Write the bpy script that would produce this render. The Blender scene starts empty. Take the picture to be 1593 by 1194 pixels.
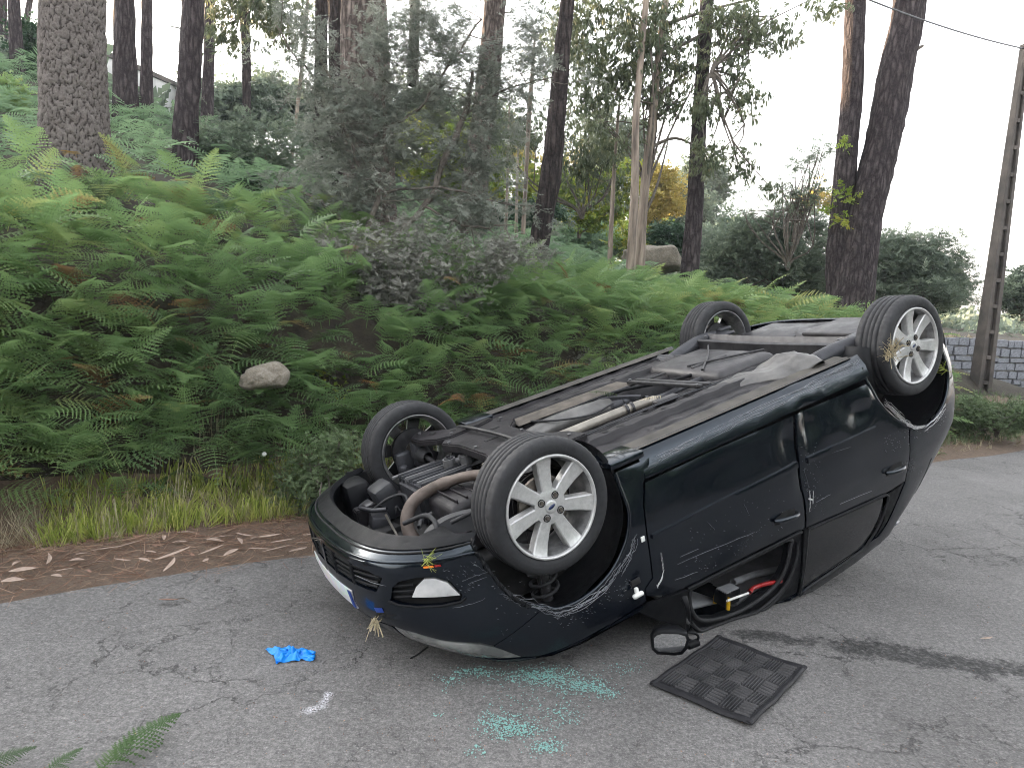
import bpy, bmesh, math, random
import numpy as np
from mathutils import Vector, Matrix
from mathutils.geometry import delaunay_2d_cdt
random.seed(7); rng = np.random.default_rng(7)
PI = math.pi
SC = bpy.context.scene
COL = SC.collection
# ---------------------------------------------------------------- camera, world, sun, exposure
CAMH = 1.66
WC = np.array([[0.998628, 0.052336, 0.0], [0.006378, -0.121698, 0.992547], [0.051947, -0.991184, -0.121865]])  # camera axes (right, down, forward) -> world
FPX = 1119.09
cd = bpy.data.cameras.new('camera'); cam = bpy.data.objects.new('camera', cd); COL.objects.link(cam)
cd.sensor_width = 36; cd.lens = FPX / 1593 * 36; cd.clip_start = .05; cd.clip_end = 900
Rm = np.stack([WC[:, 0], -WC[:, 1], -WC[:, 2]], 1)
cam.matrix_world = Matrix([[*Rm[0], 0], [*Rm[1], 0], [*Rm[2], CAMH], [0, 0, 0, 1]])
SC.camera = cam
SUN_EL, SUN_ROT = math.radians(9), math.radians(-56)
w = bpy.data.worlds.new('World'); SC.world = w; w.use_nodes = True
nt = w.node_tree; nt.nodes.clear()
sky = nt.nodes.new('ShaderNodeTexSky'); sky.sky_type = 'NISHITA'; sky.sun_disc = False
sky.sun_elevation = SUN_EL; sky.sun_rotation = SUN_ROT; sky.air_density = 1.0; sky.dust_density = 3.0; sky.ozone_density = 1.0
hs = nt.nodes.new('ShaderNodeHueSaturation'); hs.inputs['Saturation'].default_value = .20
bg = nt.nodes.new('ShaderNodeBackground'); bg.inputs['Strength'].default_value = .15
wo = nt.nodes.new('ShaderNodeOutputWorld')
nt.links.new(sky.outputs[0], hs.inputs['Color']); nt.links.new(hs.outputs[0], bg.inputs[0]); nt.links.new(bg.outputs[0], wo.inputs[0])
ld = bpy.data.lights.new('sun', 'SUN'); ld.energy = 3.6; ld.angle = math.radians(.6); ld.color = (1, .72, .42)
sun = bpy.data.objects.new('sun', ld); COL.objects.link(sun)
sd = Vector((math.sin(SUN_ROT) * math.cos(SUN_EL), math.cos(SUN_ROT) * math.cos(SUN_EL), math.sin(SUN_EL)))
sun.rotation_euler = sd.to_track_quat('Z', 'Y').to_euler()
SC.view_settings.view_transform = 'Standard'; SC.view_settings.look = 'None'; SC.view_settings.gamma = 1
SC.view_settings.use_curve_mapping = False
SC.view_settings.exposure = 3.42
try:
    SC.cycles.filter_width = 1.0; SC.cycles.max_bounces = 6; SC.cycles.transparent_max_bounces = 6; SC.cycles.caustics_reflective = False; SC.cycles.caustics_refractive = False
except Exception: pass

# ---------------------------------------------------------------- helpers
def at(u, v, d):
    "point of the place seen at photo pixel (u, v), d metres ahead of the camera"
    D = WC @ np.array([(u - 796.5) / FPX, (v - 597) / FPX, 1.0]); D = D * (d / D[1]); return np.array([D[0], D[1], D[2] + CAMH])
def gnd(u, v, z=0.0):
    D = WC @ np.array([(u - 796.5) / FPX, (v - 597) / FPX, 1.0]); s = (z - CAMH) / D[2]; return np.array([D[0] * s, D[1] * s, z])
def tag(o, label=None, cat=None, group=None, kind=None):
    if label: o['label'] = label
    if cat: o['category'] = cat
    if group: o['group'] = group
    if kind: o['kind'] = kind
    return o
def empty(name, loc=(0, 0, 0), label=None, cat=None, group=None):
    o = bpy.data.objects.new(name, None); COL.objects.link(o); o.location = loc; o.empty_display_size = .2
    return tag(o, label, cat, group)
def link(name, me, mat=None, parent=None, smooth=True):
    if mat and not me.materials: me.materials.append(mat)
    o = bpy.data.objects.new(name, me); COL.objects.link(o)
    if parent: o.parent = parent
    return o
def mesh_np(name, V, F, rnd=None, smooth=False):
    "V (n,3); F (m,k) faces all with k corners"
    V = np.asarray(V, np.float32); F = np.asarray(F, np.int32)
    me = bpy.data.meshes.new(name); k = F.shape[1]
    me.vertices.add(len(V)); me.vertices.foreach_set('co', V.ravel())
    me.loops.add(F.size); me.loops.foreach_set('vertex_index', F.ravel())
    me.polygons.add(len(F)); me.polygons.foreach_set('loop_start', np.arange(0, F.size, k, dtype=np.int32))
    try: me.polygons.foreach_set('loop_total', np.full(len(F), k, dtype=np.int32))
    except Exception: pass
    me.polygons.foreach_set('use_smooth', np.full(len(F), smooth, dtype=bool))
    if rnd is not None:
        a = me.attributes.new('rnd', 'FLOAT', 'POINT'); a.data.foreach_set('value', np.asarray(rnd, np.float32))
    me.update(calc_edges=True); me.validate(); return me
def obj_np(name, V, F, mat, parent=None, rnd=None, smooth=False):
    return link(name, mesh_np(name, V, F, rnd, smooth), mat, parent)
def obj_bm(name, bm, mat, parent=None, smooth=True, auto=None):
    bmesh.ops.recalc_face_normals(bm, faces=bm.faces[:])
    me = bpy.data.meshes.new(name); 
    for f in bm.faces: f.smooth = smooth
    if auto:
        for e in bm.edges:
            if len(e.link_faces) == 2 and e.calc_face_angle(0) > auto: e.smooth = False
    bm.to_mesh(me); bm.free(); return link(name, me, mat, parent)
def box(bm, c, s, rot=None, bev=0.0, taper=1.0):
    r = bmesh.ops.create_cube(bm, size=1.0); vs = r['verts']
    for v in vs:
        v.co = Vector((v.co.x * s[0], v.co.y * s[1], v.co.z * s[2]))
        if v.co.z > 0: v.co.x *= taper; v.co.y *= taper
    if bev > 0:
        es = list({e for v in vs for e in v.link_edges}); r2 = bmesh.ops.bevel(bm, geom=es, offset=bev, segments=2, affect='EDGES', profile=.5)
        vs = list({v for f in r2['faces'] for v in f.verts} | {v for v in vs if v.is_valid})
    M = Matrix.Translation(c) @ (rot.to_4x4() if rot is not None else Matrix.Identity(4))
    bmesh.ops.transform(bm, matrix=M, verts=vs)
def frames(P):
    P = np.asarray(P, float); T = np.gradient(P, axis=0); T /= np.linalg.norm(T, axis=1)[:, None] + 1e-9
    up = np.array([0, 0, 1.0]) if abs(T[0][2]) < .9 else np.array([1.0, 0, 0])
    N = []; a = up - T[0] * (up @ T[0]); a /= np.linalg.norm(a)
    for t in T:
        a = a - t * (a @ t); a /= np.linalg.norm(a) + 1e-9; N.append(a)
    N = np.array(N); return P, T, N, np.cross(T, N)
def tube_arr(P, r, seg=8, noise=0.0):
    P, T, N, B = frames(P); r = np.broadcast_to(np.asarray(r, float), (len(P),))
    a = np.linspace(0, 2 * PI, seg, endpoint=False)
    rr = r[:, None] * (1 + noise * rng.uniform(-1, 1, (len(P), seg)))
    V = P[:, None] + rr[..., None] * (np.cos(a)[None, :, None] * N[:, None] + np.sin(a)[None, :, None] * B[:, None])
    V = V.reshape(-1, 3); n = len(P)
    i = np.arange(n - 1)[:, None] * seg; j = np.arange(seg)[None]; j2 = (j + 1) % seg
    F = np.stack([i + j, i + j2, i + seg + j2, i + seg + j], -1).reshape(-1, 4)
    return V, F
def cat_arr(parts):
    Vs, Fs, n = [], [], 0
    for V, F in parts: Vs.append(V); Fs.append(F + n); n += len(V)
    return np.vstack(Vs), np.vstack(Fs)
def tube(bm, P, r, seg=8, cap=True, noise=0.0):
    V, F = tube_arr(P, r, seg, noise); vs = [bm.verts.new(v) for v in V]
    for f in F: bm.faces.new([vs[i] for i in f])
    if cap: bm.faces.new(vs[:seg]); bm.faces.new(vs[-seg:])
def smoothpath(P, n=6):
    P = np.asarray(P, float); Q = np.vstack([2 * P[0] - P[1], P, 2 * P[-1] - P[-2]]); out = []
    for i in range(1, len(Q) - 2):
        a, b, c, d = Q[i - 1:i + 3]
        for k in range(n):
            t = k / n; out.append(.5 * (2 * b + (c - a) * t + (2 * a - 5 * b + 4 * c - d) * t * t + (3 * b - a - 3 * c + d) * t ** 3))
    out.append(P[-1]); return np.array(out)
def lathe_y(prof, seg=64, closed=True):
    "prof: list of (radius, y). axis = y"
    pr = np.asarray(prof, float); a = np.linspace(0, 2 * PI, seg, endpoint=False)
    V = np.stack([pr[None, :, 0] * np.cos(a)[:, None], np.repeat(pr[None, :, 1], seg, 0), pr[None, :, 0] * np.sin(a)[:, None]], -1).reshape(-1, 3)
    m = len(pr); F = []
    for i in range(seg):
        for j in range(m if closed else m - 1):
            F.append((i * m + j, i * m + (j + 1) % m, ((i + 1) % seg) * m + (j + 1) % m, ((i + 1) % seg) * m + j))
    return V, np.array(F)
def prism(bm, poly, z0, z1, mapf=lambda p, z: (p[0], p[1], z)):
    a = [bm.verts.new(mapf(p, z0)) for p in poly]; b = [bm.verts.new(mapf(p, z1)) for p in poly]; n = len(poly)
    bm.faces.new(a[::-1]); bm.faces.new(b)
    for i in range(n): bm.faces.new((a[i], a[(i + 1) % n], b[(i + 1) % n], b[i]))

# ---------------------------------------------------------------- materials
class NT:
    def __init__(s, name):
        s.m = bpy.data.materials.new(name); s.m.use_nodes = True; s.t = s.m.node_tree; s.N = s.t.nodes; s.L = s.t.links
        s.b = s.N['Principled BSDF']; s.o = s.N['Material Output']; s._co = None
    def n(s, ty, **k):
        x = s.N.new(ty)
        for a, b in k.items():
            if a.startswith('_'): setattr(x, a[1:], b)
            else:
                key = int(a[1:]) if a[0] == 'i' and a[1:].isdigit() else a.replace('__', ' ')
                if isinstance(b, bpy.types.NodeSocket): s.L.new(b, x.inputs[key])
                else: x.inputs[key].default_value = b
        return x
    def co(s, kind='Object'):
        if s._co is None: s._co = s.N.new('ShaderNodeTexCoord')
        return s._co.outputs[kind]
    def noise(s, scale, detail=3, rough=.6, vec=None, out=0, dist=0.0):
        return s.n('ShaderNodeTexNoise', Vector=vec or s.co(), Scale=scale, Detail=detail, Roughness=rough, Distortion=dist).outputs[out]
    def ramp(s, fac, stops, interp='LINEAR'):
        x = s.N.new('ShaderNodeValToRGB'); s.L.new(fac, x.inputs[0]); r = x.color_ramp; r.interpolation = interp
        while len(r.elements) < len(stops): r.elements.new(.5)
        for e, (p, c) in zip(r.elements, stops): e.position = p; e.color = (*(c if hasattr(c, '__len__') else (c, c, c)), 1)
        return x.outputs[0]
    def mix(s, f, a, b, mode='MIX'):
        x = s.N.new('ShaderNodeMix'); x.data_type = 'RGBA'; x.blend_type = mode
        for i, v in ((0, f), (6, a), (7, b)):
            if isinstance(v, bpy.types.NodeSocket): s.L.new(v, x.inputs[i])
            elif i == 0: x.inputs[0].default_value = v
            else: x.inputs[i].default_value = (*v, 1) if len(v) == 3 else v
        return x.outputs[2]
    def math(s, op, a, b=0.0, c=None):
        x = s.N.new('ShaderNodeMath'); x.operation = op
        for i, v in enumerate((a, b) if c is None else (a, b, c)):
            if isinstance(v, bpy.types.NodeSocket): s.L.new(v, x.inputs[i])
            else: x.inputs[i].default_value = v
        return x.outputs[0]
    def set(s, **k):
        for a, v in k.items():
            i = s.b.inputs[a.replace('__', ' ')]
            if isinstance(v, bpy.types.NodeSocket): s.L.new(v, i)
            elif hasattr(v, '__len__') and len(v) == 3: i.default_value = (*v, 1)
            else: i.default_value = v
        return s
    def bump(s, h, strength=.3, dist=.01):
        x = s.n('ShaderNodeBump', Height=h, Strength=strength, Distance=dist); s.L.new(x.outputs[0], s.b.inputs['Normal']); return s
def simple(name, c, rough=.6, metal=0.0, var=.25, scale=12, bump=.15, bscale=60, c2=None, spec=.5, **k):
    t = NT(name); f = t.noise(scale, 4)
    a = tuple(x * (1 - var) for x in c); b = c2 or tuple(min(1, x * (1 + var)) for x in c)
    t.set(Base__Color=t.ramp(f, [(.3, a), (.7, b)]), Metallic=metal, Roughness=t.ramp(t.noise(scale * 1.7, 3), [(.3, max(0, rough - .1)), (.7, min(1, rough + .1))]), **k)
    t.b.inputs['Specular IOR Level'].default_value = spec
    if bump: t.bump(t.noise(bscale, 4), bump, .004)
    return t.m
def leafmat(name, stops, rough=.55, trans=.25, spec=.3, scale=1.2):
    t = NT(name); a = t.n('ShaderNodeAttribute', _attribute_name='rnd').outputs['Fac']
    f = t.math('ADD', t.math('MULTIPLY', a, .75), t.math('MULTIPLY', t.noise(scale, 3), .5)); f = t.math('SUBTRACT', f, .12)
    c = t.ramp(f, stops); t.set(Base__Color=c, Roughness=rough); t.b.inputs['Specular IOR Level'].default_value = spec
    tr = t.n('ShaderNodeBsdfTranslucent', Color=c); mx = t.n('ShaderNodeMixShader', i0=trans)
    t.L.new(t.b.outputs[0], mx.inputs[1]); t.L.new(tr.outputs[0], mx.inputs[2]); t.L.new(mx.outputs[0], t.o.inputs[0])
    return t.m
def barkmat(name, plate, crack, sx=14, sz=5, bump=.8):
    sz = sz * .55
    t = NT(name); mp = t.n('ShaderNodeMapping', Vector=t.co('Object')); mp.inputs['Scale'].default_value = (sx, sx, sz)
    dn = t.n('ShaderNodeTexNoise', Vector=mp.outputs[0], Scale=1.1, Detail=5, Roughness=.65); v2 = t.mix(.55, mp.outputs[0], dn.outputs['Color'], 'LINEAR_LIGHT')
    vo = t.n('ShaderNodeTexVoronoi', Vector=v2, Scale=1.0, _feature='DISTANCE_TO_EDGE').outputs[0]
    e = t.ramp(t.math('ADD', vo, t.math('MULTIPLY', t.math('SUBTRACT', t.noise(26, 5, .7), .5), .5)), [(0.0, 0.0), (.34, 1.0)]); n1 = t.noise(9, 5)
    pc = t.ramp(n1, [(.3, tuple(x * .72 for x in plate)), (.7, tuple(x * 1.3 for x in plate))])
    t.set(Base__Color=t.mix(e, crack, pc), Roughness=.95); t.b.inputs['Specular IOR Level'].default_value = .15
    t.bump(t.math('ADD', e, t.math('MULTIPLY', t.noise(40, 5), .5)), bump, .03); return t.m

M = {}
# car paint, near black blue with dust and scuffs
t = NT('car_paint'); d = t.noise(3.2, 5, .65); g = t.noise(60, 4, .7)
dirt = t.math('MULTIPLY', t.ramp(d, [(.42, 0.0), (.75, 1.0)]), t.ramp(g, [(.3, .3), (.8, 1.0)]))
t.set(Base__Color=t.mix(t.math('MULTIPLY', dirt, .22), (.0016, .0026, .0054), (.016, .018, .022)), Metallic=0.0, Roughness=t.ramp(dirt, [(0, .18), (1, .35)]),
      Coat__Weight=.35, Coat__Roughness=t.ramp(dirt, [(0, .03), (1, .16)]), Specular__Tint=(.68, .84, 1.0))
t.b.inputs['Specular IOR Level'].default_value = .42
t.bump(t.noise(5, 3), .035, .03); M['paint'] = t.m
# bumper paint variant: worn dark plastic
M['plastic'] = simple('black_plastic', (.0055, .006, .0075), .5, bump=.25, bscale=160, spec=.18)
M['plastic_grey'] = simple('grey_plastic', (.018, .019, .023), .5, bump=.2, bscale=120)
M['rubber'] = simple('tyre_rubber', (.013, .0135, .016), .72, var=.3, scale=20, bump=.25, bscale=90)
M['floor'] = simple('underseal', (.007, .0068, .009), .5, c2=(.024, .0215, .024), scale=5, bump=.5, bscale=45, spec=.3)
M['floor2'] = simple('dusty_underseal', (.016, .016, .019), .48, c2=(.042, .039, .042), scale=7, bump=.3, bscale=60)
M['dustfloor'] = simple('dusty_seam', (.026, .024, .021), .8, c2=(.060, .054, .046), scale=8, bump=.4, bscale=40)
M['steel'] = simple('dark_steel', (.018, .018, .021), .45, .3, scale=14, c2=(.042, .041, .044), bump=.2)
M['steel2'] = simple('cast_metal', (.036, .037, .043), .48, .4, scale=16, bump=.5, bscale=50)
M['cast'] = simple('cast_aluminium', (.13, .13, .135), .5, .5, scale=18, bump=.5, bscale=50)
M['pipe'] = simple('brown_exhaust', (.085, .066, .055), .6, .35, c2=(.15, .12, .105), scale=11, bump=.3)
M['pipe2'] = simple('pale_exhaust', (.20, .185, .16), .45, .4, c2=(.31, .285, .25), scale=9, bump=.15)
M['shield'] = simple('heat_shield', (.085, .083, .082), .42, .5, c2=(.17, .165, .16), scale=6, bump=.4, bscale=35)
M['rust'] = simple('dusty_brown_panel', (.04, .034, .028), .8, c2=(.10, .085, .07), scale=9, bump=.4)
t = NT('alloy'); n1 = t.noise(35, 5, .7); t.set(Base__Color=t.ramp(n1, [(.35, (.43, .43, .43)), (.6, (.55, .55, .55))]), Metallic=.55, Roughness=t.ramp(n1, [(.35, .55), (.65, .3)]))
t.bump(t.noise(120, 4), .08, .003); M['alloy'] = t.m
t = NT('alloy_inner'); t.set(Base__Color=t.ramp(t.noise(18, 4), [(.3, (.10, .10, .105)), (.7, (.30, .30, .30))]), Metallic=.7, Roughness=.42); M['alloy_in'] = t.m
M['nut'] = simple('wheel_nut_steel', (.07, .07, .075), .35, .8, bump=0)
M['disc'] = simple('brake_disc', (.16, .15, .14), .4, .8, c2=(.25, .22, .19), bump=.1)
M['blue'] = simple('badge_blue', (.01, .02, .07), .3, bump=0)
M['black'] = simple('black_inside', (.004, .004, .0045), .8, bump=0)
M['scratch_lit_edge'] = simple('bare_scratch_lit_edge', (.42, .42, .43), .6, 0, c2=(.62, .62, .62), scale=60, bump=.5)  # bare scratches, and the painted light on the rear bumper edge
M['scratch_lit_edge2'] = simple('faint_scratch', (.11, .115, .13), .5, 0, c2=(.24, .25, .27), scale=70, bump=.3)
t = NT('lamp_glass'); n = t.n('ShaderNodeTexNoise', Vector=t.co(), Scale=14, Detail=3)
t.set(Base__Color=t.ramp(n.outputs['Fac'], [(.35, (.50, .50, .51)), (.65, (.72, .72, .72))]), Roughness=.25, Metallic=.2, Coat__Weight=1.0, Coat__Roughness=.03); t.bump(n.outputs['Fac'], .08, .004); M['lamp'] = t.m
t = NT('headlamp_glass'); n = t.noise(9, 3); t.set(Base__Color=t.ramp(n, [(.35, (.16, .17, .17)), (.65, (.42, .43, .42))]), Roughness=.15, Metallic=.4, Coat__Weight=1.0); M['hlamp'] = t.m
M['amber'] = simple('amber_lens', (.8, .22, .03), .2, bump=0); M['red'] = simple('red_lens', (.30, .012, .012), .3, bump=0)
M['white'] = simple('white_plastic', (.72, .72, .70), .4, bump=.05)
t = NT('tinted_glass'); t.set(Base__Color=(.006, .007, .009), Roughness=t.ramp(t.noise(6, 5), [(.4, .04), (.7, .22)]), Coat__Weight=.5); t.b.inputs['Specular IOR Level'].default_value = .35; t.bump(t.noise(2.5, 2), .05, .05); M['glass'] = t.m
t = NT('mirror_glass'); t.set(Base__Color=(.82, .84, .85), Roughness=.02, Metallic=1.0); M['mirror'] = t.m
t = NT('number_plate_face'); v = t.n('ShaderNodeTexVoronoi', Vector=t.co(), Scale=30).outputs['Color']
t.set(Base__Color=t.mix(.12, (.62, .63, .64), v), Roughness=.4); M['plate'] = t.m
M['plateblue'] = simple('plate_blue', (.012, .04, .22), .4, bump=0)
M['lining'] = simple('grey_headlining', (.16, .16, .17), .9, bump=.4, bscale=300)
M['lining2'] = simple('grey_trim', (.24, .245, .26), .75, bump=.2)
M['yellow'] = simple('yellow_plastic', (.62, .36, .01), .4, bump=0)
M['mat'] = simple('rubber_mat', (.009, .009, .012), .62, var=.35, scale=9, c2=(.020, .0195, .023), bump=.3, bscale=140, spec=.35)
M['mat_rib'] = simple('dusty_rubber_rib', (.030, .030, .034), .6, var=.3, scale=9, c2=(.062, .060, .064), bump=.3, bscale=140)
M['mat'].node_tree.nodes['Principled BSDF'].inputs['Roughness'].default_value = .6
M['glove'] = simple('blue_nitrile', (.0, .22, .72), .42, var=.12, bump=.5, bscale=50)
t = NT('safety_glass'); t.set(Base__Color=(.45, .82, .76), Roughness=.08, Transmission__Weight=.5); t.b.inputs['IOR'].default_value = 1.5; M['shards'] = t.m
M['spill'] = simple('white_residue', (.62, .62, .65), .9, scale=50, bump=.6)
M['concrete'] = simple('pole_concrete', (.055, .050, .049), .9, c2=(.125, .108, .095), scale=3, bump=.5, bscale=50)
M['wallc'] = simple('pale_render', (.50, .50, .50), .9, c2=(.62, .62, .61), scale=1.2, bump=.2)
M['stone'] = simple('blue_granite', (.15, .16, .185), .9, c2=(.27, .28, .31), scale=7, bump=.8, bscale=30)
M['mortar'] = simple('mortar', (.33, .32, .30), .95, scale=9, bump=.6, bscale=40)
M['wire'] = simple('cable_black', (.10, .10, .11), .6, bump=0)
t = NT('granite'); n = t.noise(7, 6, .7); n2 = t.noise(90, 3, .7)
t.set(Base__Color=t.mix(.45, t.ramp(n, [(.3, (.05, .045, .033)), (.5, (.16, .135, .095)), (.7, (.24, .215, .175))]), t.ramp(n2, [(.35, (.08, .07, .06)), (.65, (.30, .28, .25))])), Roughness=.95); t.bump(t.noise(25, 6), .8, .03); M['rock'] = t.m
# asphalt
t = NT('asphalt'); gv = t.co('Object')
n1 = t.noise(120, 4, .8); n2 = t.noise(45, 4, .75); n3 = t.noise(1.3, 5, .6); n4 = t.noise(11, 4, .6)
base = t.ramp(n1, [(.34, (.040, .039, .040)), (.48, (.145, .140, .139)), (.57, (.19, .183, .180)), (.68, (.50, .48, .465))])
base = t.mix(.5, base, t.ramp(n2, [(.36, (.060, .058, .058)), (.52, (.158, .153, .151)), (.66, (.31, .30, .29))]))
base = t.mix(1.0, base, t.ramp(n3, [(.3, .80), (.7, 1.14)]), 'MULTIPLY'); base = t.mix(1.0, base, t.ramp(n4, [(.3, .90), (.7, 1.08)]), 'MULTIPLY')
dv = t.n('ShaderNodeTexNoise', Vector=gv, Scale=4.0, Detail=5, Roughness=.7)
wv = t.mix(.16, gv, dv.outputs['Color'], 'LINEAR_LIGHT')
cr1 = t.n('ShaderNodeTexVoronoi', Vector=wv, Scale=2.1, _feature='DISTANCE_TO_EDGE').outputs[0]
cr2 = t.n('ShaderNodeTexVoronoi', Vector=wv, Scale=5.5, _feature='DISTANCE_TO_EDGE').outputs[0]
k1 = t.ramp(cr1, [(0.0, 1.0), (.006, .6), (.016, 0.0)]); k2 = t.ramp(cr2, [(0.0, .8), (.010, .4), (.028, 0.0)])
m1 = t.ramp(t.noise(.9, 3, .6), [(.48, 0.0), (.58, 1.0)]); m2 = t.ramp(t.noise(1.7, 3, .6, dist=.5), [(.52, 0.0), (.62, 1.0)])
brk = t.ramp(t.noise(14, 3, .7), [(.38, 0.05), (.56, 1.0)])
ck = t.math('MULTIPLY', t.math('MAXIMUM', t.math('MULTIPLY', k1, m1), t.math('MULTIPLY', k2, m2)), brk)
base = t.mix(t.math('MULTIPLY', ck, .7), base, (.022, .022, .023))
# the spilled, coarse dark streak beside the mat
def seg_mask(t, A, B, wd, ns=5, amt=.16):
    A, B = np.array(A[:2]), np.array(B[:2]); L = np.linalg.norm(B - A); ang = math.atan2(*(B - A)[::-1])
    sb = t.n('ShaderNodeVectorMath', _operation='SUBTRACT', i0=gv, i1=(A[0], A[1], 0)).outputs[0]
    vr = t.n('ShaderNodeVectorRotate', Vector=sb, Angle=-ang, _rotation_type='Z_AXIS').outputs[0]
    sp = t.n('ShaderNodeSeparateXYZ', Vector=vr)
    nz = t.math('MULTIPLY', t.math('SUBTRACT', t.noise(ns, 6, .8), .5), amt * 2.6)
    ex = t.math('MAXIMUM', t.math('MULTIPLY', sp.outputs[0], -1.0), t.math('SUBTRACT', sp.outputs[0], L)); ex = t.math('MAXIMUM', ex, 0.0)
    dd = t.math('ADD', t.math('SQRT', t.math('ADD', t.math('MULTIPLY', ex, ex), t.math('MULTIPLY', sp.outputs[1], sp.outputs[1]))), nz)
    return t.ramp(dd, [(max(0, wd - .03), 1.0), (wd + .02, 0.0)])
sA, sB, sC = gnd(1150, 985), gnd(1330, 1005), gnd(1640, 1055)
sm_ = t.math('MAXIMUM', seg_mask(t, sA, sB, .055, 7, .17), seg_mask(t, sB, sC, .10, 6, .22))
sm_ = t.math('MULTIPLY', sm_, t.ramp(t.noise(26, 5, .85), [(.36, .35), (.52, 1.0)]))
base = t.mix(t.math('MULTIPLY', sm_, .95), base, t.ramp(n2, [(.35, (.008, .008, .009)), (.6, (.05, .05, .05)), (.7, (.13, .13, .128))]))
wA, wB = gnd(480, 1105), gnd(512, 1082)
wm = t.math('MULTIPLY', t.math('MAXIMUM', seg_mask(t, wA, gnd(500, 1097), .010, 22, .030), seg_mask(t, gnd(503, 1092), gnd(512, 1078), .004, 22, .026)), t.ramp(t.noise(120, 3), [(.4, 0.0), (.6, 1.0)]))
base = t.mix(wm, base, (.62, .62, .66))
t.set(Base__Color=base, Roughness=t.ramp(n2, [(.3, .72), (.7, .92)])); t.b.inputs['Specular IOR Level'].default_value = .3
h = t.math('SUBTRACT', t.math('ADD', t.math('MULTIPLY', n1, .8), n2), t.math('MULTIPLY', ck, 2.2)); t.bump(h, .75, .007); M['asphalt'] = t.m
t = NT('soil'); n = t.noise(6, 6, .7); t.set(Base__Color=t.ramp(n, [(.3, (.016, .014, .010)), (.5, (.035, .028, .02)), (.7, (.045, .048, .026))]), Roughness=1.0); t.bump(t.noise(30, 5), 1.0, .03); M['soil'] = t.m
t = NT('litter_soil'); n = t.noise(9, 6, .75); n2 = t.noise(120, 4, .8)
t.set(Base__Color=t.mix(.5, t.ramp(n, [(.3, (.07, .050, .038)), (.55, (.15, .11, .082)), (.75, (.24, .19, .145))]), t.ramp(n2, [(.3, (.04, .028, .022)), (.7, (.26, .18, .13))])), Roughness=1.0); t.bump(n2, 1.0, .012); M['litter'] = t.m
M['bark_pine'] = barkmat('pine_bark', (.17, .14, .125), (.05, .04, .037), 17, 7)
M['bark_far'] = barkmat('far_pine_bark', (.085, .071, .073), (.030, .025, .027), 15, 6)
M['bark_dark'] = barkmat('dark_bark', (.062, .050, .048), (.020, .017, .017), 14, 5)
t = NT('big_pine_plates'); a = t.n('ShaderNodeAttribute', _attribute_name='rnd').outputs['Fac']
t.set(Base__Color=t.mix(t.ramp(a, [(.10, 0.0), (.62, 1.0)]), (.022, .017, .016), t.mix(.5, t.ramp(t.noise(7, 5), [(.3, (.085, .072, .068)), (.7, (.165, .145, .138))]), t.ramp(t.noise(60, 5), [(.3, (.07, .06, .055)), (.7, (.20, .18, .168))]))), Roughness=.95); t.bump(t.noise(50, 6), .6, .012); t.b.inputs['Specular IOR Level'].default_value = .15; M['plates'] = t.m
t = NT('eucalyptus_bark'); mp = t.n('ShaderNodeMapping', Vector=t.co('Object')); mp.inputs['Scale'].default_value = (10, 10, 1.1)
n = t.noise(1.4, 5, .6, vec=mp.outputs[0]); t.set(Base__Color=t.ramp(n, [(.32, (.07, .055, .045)), (.45, (.14, .11, .09)), (.58, (.25, .20, .16)), (.72, (.34, .29, .24))]), Roughness=.75); t.bump(n, .5, .02); M['euc'] = t.m
M['twig'] = simple('twig_bark', (.075, .062, .052), .9, c2=(.16, .14, .12), scale=20, bump=.5)
M['fern'] = leafmat('fern_green', [(.06, (.11, .18, .080)), (.35, (.168, .27, .112)), (.6, (.212, .318, .128)), (.78, (.26, .34, .132)), (.90, (.36, .38, .15)), (.97, (.26, .20, .09)), (1.0, (.18, .11, .055))], .5, .45)
M['fernd'] = leafmat('fern_bluish', [(.06, (.11, .17, .10)), (.4, (.17, .265, .15)), (.75, (.22, .33, .18)), (.97, (.28, .36, .19))], .5, .45)
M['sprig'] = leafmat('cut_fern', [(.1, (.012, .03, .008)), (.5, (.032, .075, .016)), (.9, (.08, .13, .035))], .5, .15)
M['fernb'] = leafmat('fern_brown', [(.1, (.15, .07, .035)), (.5, (.25, .13, .05)), (.9, (.38, .25, .08))], .7, .2)
M['acacia'] = leafmat('grey_green_leaf', [(.08, (.10, .118, .098)), (.4, (.165, .185, .155)), (.7, (.235, .25, .215)), (.95, (.36, .365, .32))], .6, .38)
M['drybush'] = leafmat('dry_grey_leaf', [(.08, (.10, .105, .088)), (.45, (.19, .19, .165)), (.8, (.28, .275, .25)), (.95, (.38, .37, .34))], .7, .15)
M['eucleaf'] = leafmat('eucalyptus_leaf', [(.08, (.05, .068, .042)), (.4, (.095, .12, .07)), (.75, (.16, .18, .10)), (.95, (.32, .28, .16))], .45, .35)
M['shrub'] = leafmat('shrub_leaf', [(.1, (.08, .105, .080)), (.5, (.14, .18, .13)), (.9, (.21, .25, .17))], .6, .38)
M['brightleaf'] = leafmat('bright_leaf', [(.1, (.07, .12, .02)), (.5, (.18, .25, .04)), (.9, (.42, .38, .06))], .5, .4)
M['suntint_leaf'] = leafmat('leaf_with_sun_tint', [(.1, (.20, .18, .05)), (.5, (.38, .31, .09)), (.9, (.60, .46, .15))], .5, .45)  # low sunlight on the far leaves is put into the base colour
M['darkleaf'] = leafmat('dark_leaf', [(.1, (.014, .035, .022)), (.5, (.035, .075, .04)), (.9, (.07, .12, .06))], .5, .15)
M['grass'] = leafmat('lush_grass', [(.1, (.15, .20, .04)), (.5, (.34, .41, .09)), (.9, (.55, .55, .18))], .5, .45)
M['drygrass'] = leafmat('dry_grass', [(.1, (.16, .13, .08)), (.5, (.34, .29, .19)), (.9, (.52, .46, .33))], .7, .3)
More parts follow.
